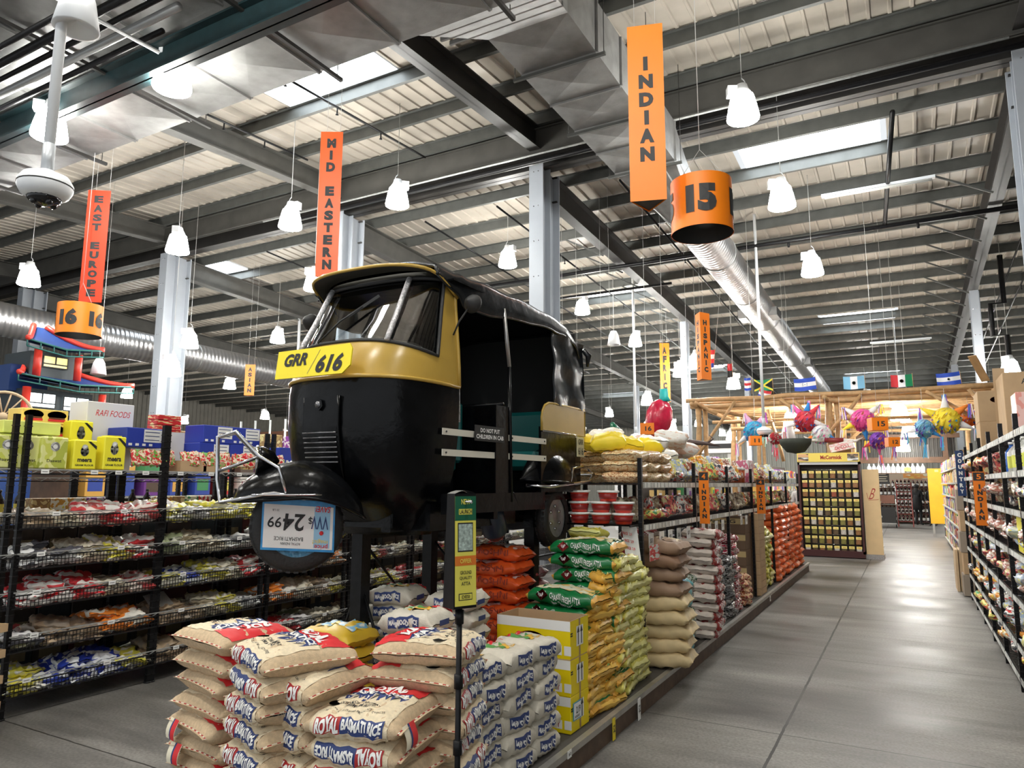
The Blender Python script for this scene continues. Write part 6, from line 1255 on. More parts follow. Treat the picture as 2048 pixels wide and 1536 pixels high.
# yellow wooden panel
m = MB(); m.bbox(.52, 1.03, 26, 26.06, .40, 2.11, mat('amber_stained_board', (.80, .43, .02), .4, noise=.1, nscale=3), .004); ob = tag(m.build('wooden_board'), 'bright amber wooden board standing upright at the far right of the aisle', 'board'); m = MB(); m.box(.56, .62, 26.0, 26.05, 0, .40, mat('steel_edge', WHITE)); m.box(.88, 1.0, 26.0, 26.2, 0, .40, ink_m); m.build('legs', ob); m = MB(); m.box(.72, .82, 25.99, 26, 2.0, 2.07, mat('header_card_yellow', WHITE)); m.build('small_label', ob)
# cart, sign, racks, wall far down the aisle
CT = empty('stock_cart', (-.78, 31, 0)); tag(CT, 'metal stock cart with brown boxes far down the aisle', 'cart'); m = MB()
for x in (-.3, .3):
    for y in (-.4, .4): m.tube([(x, y, .12), (x, y, 1.5)], .015, chrome, 6)
m.tube([(-.3, -.4, 1.5), (.3, -.4, 1.5)], .015, chrome, 6); m.box(-.3, .3, -.4, .4, .14, .17, chrome); m.box(-.3, .3, -.4, .4, .85, .87, chrome); m.build('cart_frame', CT)
m = MB(); m.box(-.26, .26, -.36, .36, .18, .75, ink_m); m.box(-.26, .26, -.36, .36, .9, 1.2, mat('brown_load', (.2, .08, .05), .6)); m.build('load', CT)
for x in (-.27, .27): m = MB(); m.lathe([(.06, -.02), (.06, .02)], rubber, 12, Matrix.Translation((x, -.38, .06)) @ Matrix.Rotation(1.57, 4, 'Y')); m.build('caster', CT)
m = MB(); m.box(-1.15, -.62, 29.4, 29.44, 1.62, 2.25, ink_m); sb = tag(m.build('menu_board'), 'black hanging menu board with pale lines above the cart', 'board'); m = MB()
for k in range(6): m.box(-1.08+.05*(k % 3), -.68-.04*(k % 2), 29.39, 29.4, 1.72+.08*k, 1.745+.08*k, mat('menu_line', (.5, .45, .35), .6))
for x in (-1.1, -.67): m.tube([(x, 29.42, 2.25), (x, 29.42, 3.1)], .006, chrome, 4)
m.build('menu_lines', sb)
corr = mat('weathered_tin', (.07, .066, .06), .5, .3, noise=.5, nscale=1.5)
ribwall('wall_shed', (-2.6, 28.5), (1.6, 28.5), 2.35, 3.6, corr, .12, .03)
m = MB(); m.box(-2.6, 1.6, 28.35, 28.47, 2.35, 2.55, mat('brown_timber', (.12, .06, .03), .6, noise=.3)); m.box(-2.6, 1.6, 28.35, 28.47, 3.2, 3.35, mat('brown_timber', WHITE)); 
for x in (-2.5, 1.15): m.box(x-.08, x+.08, 28.33, 28.47, 0, 3.6, mat('brown_timber', WHITE))
tag(m.build('timber_frame'), 'brown timber frame carrying the weathered corrugated tin at the end of the aisle', 'timber frame')
m = MB(); m.box(-1.3, .55, 28.05, 28.35, 1.98, 2.0, mat('brown_timber', WHITE)); tag(m.build('wall_shelf'), 'brown shelf under the corrugated tin carrying pale jugs', 'shelf')
jg = Kind(bottle((.70, .74, .78), (.8, .8, .85), .07, .32, 'water_jug', None, .2), 'jug')
for j in range(12): jg.put((-1.2+.15*j, 28.2, 2.0), 0, 'pale plastic jug in the row under the corrugated tin', 'pale jugs under the corrugated tin')
m = MB(); m.prism([(-.1, -.05), (.1, -.06), (.12, .05), (0, .09), (-.11, .05)], 0, .01, mat('sign_lime', (.7, .8, .05), .5), frame((-.02, 28.0, 2.12), (1, 0, 0), (0, 0, 1))); m.text('5', frame((-.02, 27.985, 2.12), (1, 0, 0), (0, 0, 1)), .05, .08, ink_m, .02); tag(m.build('price_burst'), 'small lime green price burst in front of the pale jugs', 'sign')
BT2 = Kind(bottle((.03, .01, .01), (.4, .05, .05), .05, .3, 'wine_bottle', white_m), 'bottle')
r = empty('bottle_rack', (-.6, 34, 0)); tag(r, 'rack of dark bottles behind the cart far down the aisle', 'rack'); m = MB()
for z in (.1, .45, .8, 1.15, 1.5): m.box(-1.0, 1.6, 0, .4, z-.03, z, darkw)
m.box(-1.0, 1.6, .4, .43, 0, 2.2, mat('pale_wall_board', (.55, .45, .35), .6)); m.build('rack_frame', r)
for q, z in enumerate((.1, .45, .8, 1.15, 1.5)):
    for j in range(16): BT2.put((-1.5+.15*j, 34.15, z), 0, 'dark bottle on the rack behind the cart, %s shelf up' % ORD[q], 'dark bottles on the rack behind the cart, shelf %s' % ORD[q])
m = MB(); m.box(-.2, .9, 34.36, 34.39, 1.85, 2.2, pack('food_poster', [(.85, .6, .15), (.8, .35, .1), (.85, .8, .6)], 3)); tag(m.build('poster'), 'orange food poster above the far bottle rack', 'poster')
RRK = empty('red_rack', (-.45, 31.5, 0)); tag(RRK, 'tilted dark red bottle rack standing by the people', 'rack'); m = MB()
for x in (0, .5): m.bar((x, 0, 0), (x, .1, 1.7), .04, .04, mat('red_rack_paint', (.3, .03, .02), .4))
for k in range(6): m.bar((0, .02, .2+.28*k), (.5, .02, .2+.28*k), .03, .03, mat('red_rack_paint', WHITE))
m.build('rack_frame', RRK)
for k in range(6):
    for j in range(4): BT2.put((-.4+.13*j, 31.42, .24+.28*k), (.9, 0, 0), 'bottle lying in the tilted red rack', 'bottles in the tilted red rack', (.8, .8, .8))
# ================================================================== LOG CANOPY
PG = empty('log_canopy', (-4.8, 18.5, 0)); tag(PG, 'open canopy of peeled logs over the far part of the aisle', 'canopy')
def log(a, b, r, nm):
    m = MB(); a = Vector(a)-Vector((-4.8, 18.5, 0)); b = Vector(b)-Vector((-4.8, 18.5, 0)); n = max(3, int((b-a).length/.6)); pts = []; rr = []
    for i in range(n+1): pts.append(a.lerp(b, i/n)+Vector([R_.uniform(-.018, .018) for _ in range(3)])); rr.append(r*R_.uniform(.88, 1.12))
    m.tube(pts, rr, wood_m, 8); m.build(nm, PG)
for x in (-4.75, -1.62, 1.72):
    for y in (18.5, 22.7, 27.0):
        log((x, y, 0), (x+.05, y, 3.7), .075, 'post')
        if y < 20 or x < -4: log((x+.22, y+.1, 0), (x+.2, y+.1, 3.7), .06, 'post')
    log((x, 18.0, 3.62), (x, 27.6, 3.58), .06, 'roof_beam')
log((-5.0, 18.45, 3.76), (1.9, 18.45, 3.74), .06, 'front_beam'); log((-4.9, 18.5, 3.6), (2.0, 18.5, 3.58), .055, 'front_beam')
for a, b in (((-4.75, 18.4, 2.3), (-3.75, 18.4, 3.7)), ((-4.75, 18.4, 3.7), (-4.2, 18.45, 3.4)), ((-1.62, 18.4, 2.75), (-2.65, 18.4, 3.68)), ((-1.62, 18.4, 2.75), (-.85, 18.4, 3.68)), ((.45, 18.4, 3.7), (1.55, 18.4, 2.9)), ((1.72, 18.4, 2.9), (1.3, 18.4, 3.7)), ((-4.4, 18.4, 3.5), (-3.0, 19.4, 3.2)), ((-2.3, 18.35, 3.6), (-1.7, 18.35, 2.8)), ((-3.2, 20, 3.6), (-2.9, 20.2, 2.2)), ((-4.75, 22.7, 2.6), (-3.7, 22.7, 3.6)), ((-1.6, 22.7, 2.6), (-2.6, 22.7, 3.6)), ((-1.6, 22.7, 2.7), (-.6, 22.7, 3.6))):
    log(a, b, .045, 'brace')
y = 18.8
while y < 27.4: log((-5.0+R_.uniform(-.1, .1), y, 3.70+R_.uniform(-.03, .03)), (1.95, y, 3.70), .045, 'roof_pole'); y += .42
for y in (20, 22.5, 25): log((-4.7, y, 3.3), (1.7, y, 3.25), .05, 'cross_pole')
for i in range(3): m = MB(); m.tube([(-4.8+5.2+.9*i*0-.4, .2, 0), (.3, .2, .1)], .01, wood_m, 4)
# ---- flags
def flag(nm_, cols, x, z, label, horiz=True, w=.42, h=.26, extra=None, ry=0., y=18.45):
    r = empty('flag', (x, y, z), 0); tag(r, label, 'flag'); r.rotation_euler = (0, ry, 0); m = MB(); k = len(cols); fn = lambda a, b: Vector(((a-.5)*w, .03*math.sin(a*7+b)+.01*math.sin(b*5), (b-.5)*h-.02*math.sin(a*3.1)))
    for i, c in enumerate(cols):
        if horiz: m.grid(lambda a, b: fn(a, 1-(i+b)/k), 10, 2, c)
        else: m.grid(lambda a, b: fn((i+a)/k, b), 4, 4, c)
    if extra: extra(m, fn)
    if z > 4.3: c_ = MB(); c_.tube([(w*.5, 0, h*.5), (w*.5, 0, deck_z(y)-z)], .004, cord_m, 4); c_.build('cord', r)
    m.build('cloth', r); m = MB(); m.tube([(w*.5+.01, 0, -h*.5-.1), (w*.5, 0, h*.55)], .006, wood_m, 5); m.build('stick', r); return r
fb = mat('flag_blue', (.02, .07, .45), .7); fw_ = mat('flag_white', (.8, .8, .82), .7); fs = mat('flag_sky_blue', (.22, .5, .72), .7); fg = mat('flag_green', (.01, .25, .1), .7); frd = mat('flag_red', (.6, .03, .04), .7); fy = mat('flag_yellow', (.8, .65, .05), .7)
dot = lambda c, sx=.04: (lambda m, fn: m.lathe([(1e-6, 0), (sx, 0)], c, 12, frame(tuple(fn(.5, .5)+Vector((0, -.02, 0))), (1, 0, 0), (0, 0, 1))))
def stars5(m, fn):
    for a, b in ((.5, .5), (.4, .57), (.6, .57), (.4, .43), (.6, .43)): m.lathe([(1e-6, 0), (.013, 0)], fs, 5, frame(tuple(fn(a, b)+Vector((0, -.015, 0))), (1, 0, 0), (0, 0, 1)))
flag('', [fb, fw_, fb], -2.07, 4.03, 'blue and white striped flag with tiny stars, left of the pale blue flag', True, .50, .30, stars5, -.05)
flag('', [fs, fw_, fs], -.99, 4.0, 'pale blue and white vertical banded flag over the log canopy', False, .46, .30, dot(mat('crest_green', (.3, .45, .35), .7)))
flag('', [frd, fw_, fg], 0.0, 3.98, 'red, white and green vertical banded flag over the log canopy', False, .44, .28, dot(mat('crest_brown', (.3, .2, .1), .7)))
flag('', [fb, fw_, fb], .92, 3.96, 'blue and white striped flag with round crest, rightmost over the canopy', True, .46, .28, dot(mat('crest_green', WHITE), .025), -.06)
def jam(m, fn):
    for a0, b0, a1, b1 in ((0, 0, 1, 1), (0, 1, 1, 0)):
        m.grid(lambda a, b: fn(a0+(a1-a0)*a, b0+(b1-b0)*a+(b-.5)*.16)+Vector((0, -.006, 0)), 10, 1, fy)
    for c in ((0, .12, 0, .88, .4, .5), (1, .12, 1, .88, .6, .5)): p = [fn(c[0], c[1]), fn(c[2], c[3]), fn(c[4], c[5])]; m.add([q+Vector((0, -.008, 0)) for q in p], [(0, 1, 2), (2, 1, 0)], ink_m)
flag('', [fg, fg], -3.04, 4.07, 'green, black and gold crossed flag left of the striped blue flag', True, .44, .28, jam)
flag('', [fb, fw_, frd, fw_, fb], -3.42, 4.12, 'narrow blue, white and red striped flag beside the crossed gold one', True, .17, .32)
flag('', [frd, fw_, fb], -3.02, 3.84, 'red, white and blue flag partly below the crossed gold one', True, .3, .2, None, .3)
flag('', [frd, ink_m], -3.85, 4.5, 'folded red and black flag hanging left of the row', True, .12, .36)
flag('', [frd, fw_, frd, fb], -4.3, 4.85, 'folded red and white flag with blue, highest at the left', True, .14, .46, None, .12)
# ---- pinatas
def pinata(x, z, s, body, cones, label, tassel, y=18.2, ears=False):
    r = empty('pinata', (x, y, z)); tag(r, label, 'pinata'); m = MB(); m.sphere((0, 0, 0), s, body, 14, 10)
    for i in range(320):      # crepe fringe
        a, b = R_.uniform(0, 6.28), R_.uniform(-1.3, 1.3); d = Vector((math.cos(a)*math.cos(b), math.sin(a)*math.cos(b), math.sin(b))); p = d*s
        u = d.orthogonal()*.035; m.add([p+u, p-u, p+d*.035+Vector((0, 0, -.04))], [(0, 1, 2), (2, 1, 0)], body if i % 3 else R_.choice(tassel))
    m.build('crepe_body', r)
    for i, (a, b, c) in enumerate(cones):
        m = MB(); d = Vector((math.cos(a)*math.cos(b), math.sin(a)*math.cos(b)*.4-.0, math.sin(b))).normalized(); Mx = Matrix.Translation(d*s*.8) @ d.to_track_quat('Z', 'Y').to_matrix().to_4x4()
        m.lathe([(s*.38, 0), (s*.2, s*.7), (.008, s*1.35)], c, 10, Mx); e = d*s*2.1; m.build('cone', r)
        m = MB()
        for k in range(7): q = e+Vector((R_.uniform(-.04, .04), R_.uniform(-.04, .04), 0)); m.bar(q, q+Vector((R_.uniform(-.05, .05), 0, -R_.uniform(.18, .34))), .018, .004, R_.choice(tassel))
        m.build('tassel', r)
    m = MB()
    if ears is False: m.tube([(0, 0, s*.9), (0, .1, 3.72-z)], .005, cord_m, 4)
    else: m.tube([(0, 0, s*.9), (0, .1, 3.72-z)], .005, cord_m, 4)
    m.build('cord', r)
C_ = lambda n, c: mat('crepe_'+n, c, .8)
pk, bl_, wh_, yl_, org, tq, pur, rd_, lg = C_('pink', (.85, .12, .4)), C_('blue', (.03, .25, .65)), C_('white', (.82, .8, .8)), C_('yellow', (.9, .7, .05)), C_('orange', (.9, .25, .03)), C_('turquoise', (.05, .42, .68)), C_('purple', (.25, .08, .5)), C_('red', (.65, .05, .07)), C_('pale_green', (.35, .65, .5))
pinata(-3.25, 2.9, .25, tq, [(.8, .9, C_('lilac', (.7, .4, .6))), (2.3, .9, C_('lilac', WHITE)), (.1, -.6, wh_), (3.0, -.6, wh_)], 'round turquoise eared pinata above the orange 11 sign', [pk, wh_, pur])
pinata(-2.08, 3.12, .23, rd_, [(.4, .8, rd_), (2.6, .9, pk), (0, -.3, wh_), (3.1, -.3, wh_), (1, 1.2, bl_)], 'red and white crepe pinata hanging under the canopy left of the middle post', [bl_, wh_, pk])
pinata(-1.72, 2.78, .20, wh_, [(3.1, -.4, org), (0, -.5, bl_)], 'white rounded pinata with blue and orange tassels, below the red one', [bl_, pk, lg], 18.0)
pinata(-.84, 3.1, .24, pk, [(.3, .7, wh_), (2.8, .6, wh_), (3.2, -.5, yl_), (0, -.5, wh_), (1.2, -1.3, bl_)], 'bright pink star pinata above the orange 15 sign', [pur, wh_, yl_])
pinata(-.55, 2.62, .17, pur, [(.2, -.5, wh_), (3, -.5, rd_), (1.5, -1.3, pk)], 'purple and red tasselled pinata below the pink one', [pur, pk, wh_, org])
pinata(.80, 3.02, .27, yl_, [(1.57, 1.3, wh_), (.3, .6, org), (2.7, .5, yl_), (0, -.4, wh_), (3.1, -.5, org)], 'large yellow and orange star pinata at the right of the canopy', [bl_, wh_, tq, pur])
pinata(.36, 2.85, .18, C_('pale_blue', (.3, .6, .8)), [(3.1, -.3, wh_), (1.5, -1.2, tq), (0, -.6, bl_)], 'pale blue tasselled pinata left of the yellow star', [tq, wh_, pur, lg], 18.0)
pinata(-2.75, 2.72, .12, rd_, [(.2, .5, wh_), (3, .4, wh_), (1.5, -1.3, lg)], 'small red and white pinata with pale green tassels', [lg, wh_, rd_], 18.0)
pinata(1.25, 3.1, .16, org, [(.4, .6, pur), (2.7, .6, bl_), (0, -.6, wh_)], 'small orange and purple pinata near the right canopy post', [bl_, wh_, pur], 18.7)
# ---- small hung number boxes, pepper, branch, horns
def numbox(t, x, y, z, s, label, t2='1'):
    r = empty('number_box', (x, y, z), .35); tag(r, label, 'hanging sign'); m = MB(); m.box(-s, s, -s, s, -s*.85, s*.85, orange_m)
    m.text(t, FR((s*.15, -s-.002, 0)), s*.95, s*.7, ink_m, .03); m.text(t2, FX((s+.002, 0, 0)), s*.4, s*.7, ink_m, .03); m.build('box', r); m = MB(); m.tube([(0, 0, s*.8), (0, 0, deck_z(y)-z-.02)], .004, cord_m, 4); m.build('cord', r)
numbox('16', -4.42, 13.4, 2.66, .13, 'small orange hanging box sign numbered 16 in front of the red pepper'); numbox('10', -5.6, 14, 2.42, .10, 'small orange hanging box sign numbered 10 left of the red pepper')
numbox('11', -2.86, 16, 2.53, .12, 'small orange hanging box sign numbered 11 below the turquoise pinata'); numbox('15', -.48, 16, 2.80, .15, 'small orange hanging box sign numbered 15 below the pink pinata'); numbox('12', -.26, 17.6, 2.52, .12, 'small orange hanging box sign numbered 12 behind the 15 one')
PP = empty('hanging_pepper', (-4.35, 14, 2.85)); tag(PP, 'large shiny red hanging pepper decoration with teal stem under the AFRICA sign', 'decoration')
redfoil = mat('pepper_red_film', (.48, .015, .05), .22, noise=.25, nscale=8, bump=.6, bscale=14)
m = MB(); pts = [(.12, 0, .42), (.06, 0, .32), (0, 0, .15), (-.04, 0, -.05), (-.10, 0, -.25), (-.22, 0, -.42), (-.33, 0, -.50)]; m.tube(pts, [.10, .22, .27, .26, .19, .10, .015], redfoil, 18); m.build('pepper_body', PP)
m = MB(); m.tube([(.12, 0, .40), (.10, 0, .50), (.10, 0, .66)], [.12, .09, .08], mat('teal_crepe', (.01, .38, .36), .5, bump=.5, bscale=20), 12); m.build('stem', PP); m = MB(); m.sphere((-.33, .02, -.50), .16, mat('pink_film', (.7, .12, .2), .3), 10, 8, (1.2, .6, .6)); m.build('tail_bow', PP)
m = MB(); m.tube([(.10, 0, .64), (.10, 0, deck_z(14)-2.85)], .004, cord_m, 4); m.build('cord', PP)
BRN = mat('dark_branch', (.06, .035, .03), .6, bump=.4, bscale=20); m = MB(); m.tube([(-5.7, 16.4, 2.35), (-5.3, 16.4, 2.5), (-4.9, 16.4, 2.47), (-4.4, 16.4, 2.56), (-4.0, 16.4, 2.52), (-3.7, 16.4, 2.45)], [.01, .03, .045, .07, .04, .01], BRN, 8); m.tube([(-4.0, 16.4, 2.52), (-3.85, 16.4, 2.62), (-3.95, 16.4, 2.72)], [.03, .02, .01], BRN, 6); m.tube([(-4.4, 16.4, 2.6), (-4.4, 16.4, deck_z(16.4)-.05)], .004, cord_m, 4); tag(m.build('driftwood_branch'), 'long dark twisted branch hanging left of the log canopy', 'branch')
m = MB(); m.tube([(-2.1, 17.9, 2.72), (-1.95, 17.9, 2.62), (-1.65, 17.9, 2.62)], [.008, .035, .05], mat('horn_white', (.7, .66, .6), .3), 8); m.tube([(-1.65, 17.9, 2.62), (-1.25, 17.9, 2.60)], .06, mat('horn_maroon', (.2, .02, .02), .5), 10); m.tube([(-1.25, 17.9, 2.60), (-1.0, 17.9, 2.58), (-.85, 17.9, 2.66)], [.05, .035, .008], mat('horn_white', WHITE), 8)
for x in (-1.6, -1.3): m.tube([(x, 17.9, 2.6), (x, 17.9, 3.6)], .004, cord_m, 4)
tag(m.build('mounted_horns'), 'pair of long pale horns on a maroon mount in front of the canopy post', 'horns')
m = MB(); m.lathe([(1e-6, -.22), (.2, -.18), (.34, 0), (.36, .12), (.33, .12), (.3, 0), (1e-6, -.1)], mat('dark_basket', (.03, .035, .025), .8, bump=.6, bscale=40), 18, Matrix.Translation((-2.25, 17.6, 2.52))); m.tube([(-2.25, 17.6, 2.5), (-2.25, 17.6, 3.6)], .005, cord_m, 4); tag(m.build('hanging_basket'), 'dark round basket hanging above the left end of the spice display', 'basket')
o = carton('pale_carton', .5, .3, .18, pack('pale_pink_carton', [(.75, .7, .65), (.75, .4, .4), (.78, .74, .7)], 3), lambda mb, w, d, h: mb.text('CANDOLE', FR((0, -d/2-.001, h*.4)), .3, .07, dred_m, .02), False, (-1.25, 17.65, 2.36)); o.rotation_euler = (0, -.22, 0); tag(o, 'pale tilted carton with red lettering on top of the spice display', 'carton')
tag(carton('brown_carton', .5, .35, .18, card_m, None, False, (-1.35, 18.0, 2.3)), 'brown carton behind the tilted pale carton on the spice display', 'carton')
# green and white foil balloons left of the yellow bags
for j, (x, y, z, c, l) in enumerate(((-5.35, 13.6, 2.55, (.01, .10, .05), 'dark green curved balloon behind the yellow bags'), (-6.1, 13.6, 2.6, (.7, .75, .72), 'white puffy balloon behind the rickshaw tail'), (-6.3, 13.3, 2.4, (.02, .35, .3), 'teal and white balloon low behind the rickshaw tail'))):
    r = empty('balloon', (x, y, z)); tag(r, l, 'balloon'); m = MB(); m.tube([(-.2, 0, -.2), (-.05, 0, -.05), (.1, 0, .0), (.2, 0, .15), (.12, 0, .28)], [.05, .12, .14, .11, .04], mat('balloon_%d' % j, c, .2), 12); m.build('balloon_skin', r); m = MB(); m.tube([(.12, 0, .28), (.1, 0, deck_z(y)-z-.02)], .003, cord_m, 4); m.build('cord', r)
# ================================================================== PAGODA AND WAGON WHEEL
PX = -15.7; PD = empty('pagoda_facade', (PX, 8.5, 0)); tag(PD, 'blue two-tier pagoda front with red columns, curved eaves and lit windows at far left', 'pagoda')
pb_ = mat('pagoda_blue', (.008, .04, .17), .5); pr_m = mat('pagoda_red', (.55, .035, .02), .4); pg = mat('pagoda_green', (.01, .10, .09), .5); lit = mat('shoji_lit_white', (.8, .95, 1), .5, emit=2.0); lit2 = mat('shoji_lit_yellow', (.85, .75, .3), .5, emit=.5)
def B(y0, y1, z0, z1, d0, d1, mm, nm): m = MB(); m.box(-d1, -d0, y0-8.5, y1-8.5, z0, z1, mm); return m.build(nm, PD)
B(7.7, 9.1, 3.0, 3.5, .0, 1.2, mat('pagoda_charcoal', (.02, .03, .035), .5), 'lower_wall'); B(7.75, 8.75, 3.72, 4.28, .0, 1.0, mat('pagoda_charcoal', WHITE), 'upper_wall'); B(7.55, 8.3, 3.45, 4.0, .3, 1.4, pb_, 'blue_body'); B(7.5, 8.9, 2.2, 3.0, .5, 1.3, pb_, 'lower_blue_body')
for y0, y1, z0, z1, mm in ((7.78, 8.32, 3.12, 3.42, lit), (8.48, 9.02, 3.10, 3.40, lit), (8.0, 8.5, 3.98, 4.22, lit2)):
    m = MB(); m.box(0, .02, y0-8.5, y1-8.5, z0, z1, mm); 
    for t in (0, .5, 1): m.box(.02, .035, lerp(y0, y1, t)-.012-8.5, lerp(y0, y1, t)+.012-8.5, z0 if t != .5 else lerp(z0, z1, .3), z1, ink_m)
    for t in (0, .3, 1): m.box(.02, .035, y0-8.5, y1-8.5, lerp(z0, z1, t)-.012, lerp(z0, z1, t)+.012, ink_m)
    m.build('lit_window', PD)
def roof(yl, yr, ze, yt0, yt1, zt_, nm):
    m = MB(); 
    def f(a, b):
        k = b**1.7; yy = lerp(lerp(yl, yt0, b), lerp(yr, yt1, b), a); z = lerp(ze, zt_, k)+.10*abs(a-.5)*2*(1-b); return Vector((lerp(.45, -.3, b), yy-8.5, z))
    m.grid(f, 14, 8, pb_); m.grid(lambda a, b: f(a, b)-Vector((.03, 0, .05)), 14, 8, pb_, flip=True)
    m.build(nm, PD)
    m = MB(); m.tube([f(i/12, 0) for i in range(13)], .022, pg, 6); m.tube([f(i/12, 0)-Vector((.0, 0, .14)) for i in range(13)], .018, pg, 6)
    for i in range(0, 13, 2): m.tube([f(i/12, 0), f(i/12, 0)-Vector((0, 0, .14))], .014, pg, 5)
    m.build('green_eave', PD)
    for a in (0, 1): m = MB(); m.tube([f(a, i/8)+Vector((.02, 0, .03)) for i in range(9)], .055, pr_m, 8); m.build('red_ridge', PD)
roof(7.45, 9.0, 4.33, 7.9, 8.15, 4.85, 'upper_roof'); roof(7.35, 9.75, 3.62, 7.8, 8.8, 3.95, 'lower_roof')
for y, z0, z1 in ((7.80, 3.74, 4.3), (8.62, 3.74, 4.3), (9.2, 2.2, 3.5), (7.65, 2.2, 3.5)): m = MB(); m.tube([(.2, y-8.5, z0), (.2, y-8.5, z1)], .075, pr_m, 14); m.build('red_column', PD)
m = MB(); m.box(-1.2, -.6, -.9, .4, 0, 2.3, pb_); m.build('base_tower', PD)
WW = empty('wagon_wheel', (-9.6, 4.5, 2.38)); tag(WW, 'pale wooden wagon wheel leaning at the far left edge behind the racks', 'wagon wheel'); WW.rotation_euler = (0, 0, 1.1); m = MB(); wm = mat('wheel_pale_wood', (.6, .45, .28), .6)
m.tube([(.30*math.cos(k*math.pi/16), 0, .30*math.sin(k*math.pi/16)) for k in range(33)], .018, wm, 6); m.build('rim', WW); m = MB(); m.lathe([(.05, -.04), (.05, .04)], wm, 12, Matrix.Rotation(1.57, 4, 'X')); m.build('hub', WW)
for k in range(14): m = MB(); m.tube([(.04*math.cos(k*.449), 0, .04*math.sin(k*.449)), (.30*math.cos(k*.449), 0, .30*math.sin(k*.449))], .010, wm, 5); m.build('spoke', WW)
m = MB(); m.box(-10.4, -9.5, 3.6, 5.4, 2.0, 2.06, mat('brown_timber', WHITE)); m.box(-10.4, -9.5, 3.6, 3.7, 0, 2.0, mat('brown_timber', WHITE)); m.box(-10.4, -9.5, 5.3, 5.4, 0, 2.0, mat('brown_timber', WHITE)); tag(m.build('wooden_stall'), 'brown wooden stall carrying the wagon wheel', 'stall')
tag(carton('tall_brown_carton', .3, .3, .52, card_m, lambda mb, w, d, h: mb.text('TO', FX((w/2+.001, .1, h*.93)), .06, .03, ink_m), False, (LX-.35, 2.44, TZ)), 'tall brown carton cut off by the left picture edge on the rack top', 'carton')
# ================================================================== DISTANT AISLES
for q, (x, y0, y1, face) in enumerate(((-9.6, 5.6, 15, 1), (-13.4, 9.2, 22, 1), (-17.6, 10.0, 27, 1), (-22.4, 12.6, 30, 1))):
    simple_shelf('packs in distant aisle %d' % q, x, y0, y1, (.2, .6, 1.0, 1.4, 1.8) if q else (.2, .6, 1.0, 1.4, 1.75), .5, face, 'long shelving run in the %s aisle beyond the left racks' % ORD[q+1], [0, 1, 2, 3, 4, 5] if q else [1, 4, 0], '%s pack in the '+ORD[q+1]+' aisle beyond the left racks, %s shelf', .55 if q else .42, 1.9)
def run_top(x, y0, y1, z, lab, grp, n):
    for j in range(n):
        k = R_.choice(range(6)); BX[k].put((x-.25, lerp(y0, y1, (j+.5)/n), z), 1.57, '%s carton on top of %s' % (BN[k], lab), '%s cartons on top of %s' % (BN[k], grp), (2.2, 2, R_.uniform(1.2, 2.4)))
run_top(-9.6, 5.7, 15, 2.12, 'the second aisle shelving beyond the left racks', 'second aisle', 16); run_top(-13.4, 9.4, 22, 2.16, 'the third aisle shelving', 'third aisle', 16); run_top(-17.6, 10.2, 27, 2.16, 'the fourth aisle shelving', 'fourth aisle', 16)
simple_shelf('packs behind the sack racks', -4.9, 15.6, 23.2, (.2, .7, 1.2, 1.7), .5, 1, 'shelving far behind the sack racks left of the spice display', [0, 1, 2, 4, 5], '%s pack behind the sack racks, %s shelf', .5, 1.8); run_top(-4.9, 15.8, 24, 2.07, 'the shelving left of the spice display', 'shelving left of the spice display', 10)
simple_shelf('packs in the neighbouring aisle', -3.3, 18.6, 26, (.2, .6, 1.0, 1.4, 1.8), .4, 1, 'tall crowded shelving just left of the spice display', [0, 1, 2, 3, 5], '%s pack just left of the spice display, %s shelf', .22, 1.3)
mb = MB(); mb.box(-9, -4.9, 23.5, 24.2, 2.6, 3.0, mat('cold_case_white', (.6, .6, .6), .4)); mb.box(-9, -4.9, 23.49, 23.5, 2.75, 2.9, ink_m); mb.box(-9, -8.8, 23.6, 24.2, 0, 2.6, mat('cold_case_white', WHITE)); mb.box(-5.1, -4.9, 23.6, 24.2, 0, 2.6, mat('cold_case_white', WHITE)); tag(mb.build('cold_case'), 'white cold cabinet canopy far behind the white puffy bags', 'cabinet')
struct(MB().box(-41, -28, 30, 30.1, 0, 4.6, mat('terracotta_wall', (.28, .13, .08), .7)).build('wall_terracotta'))
mb = MB()
for k in range(5): mb.box(-31+1.1*k, -30.95+1.1*k, 25.9, 26, 2, 4.8, white_metal)
for z in (2.6, 3.6): mb.box(-31, -26.5, 25.9, 26, z, z+.08, white_metal)
tag(mb.build('glazed_partition'), 'white-framed glazed partition far behind the pagoda', 'partition')
tag(STUFF.build('packaged_goods'), 'rows of small mixed grocery packs filling the distant shelving runs', 'groceries', None, 'stuff')
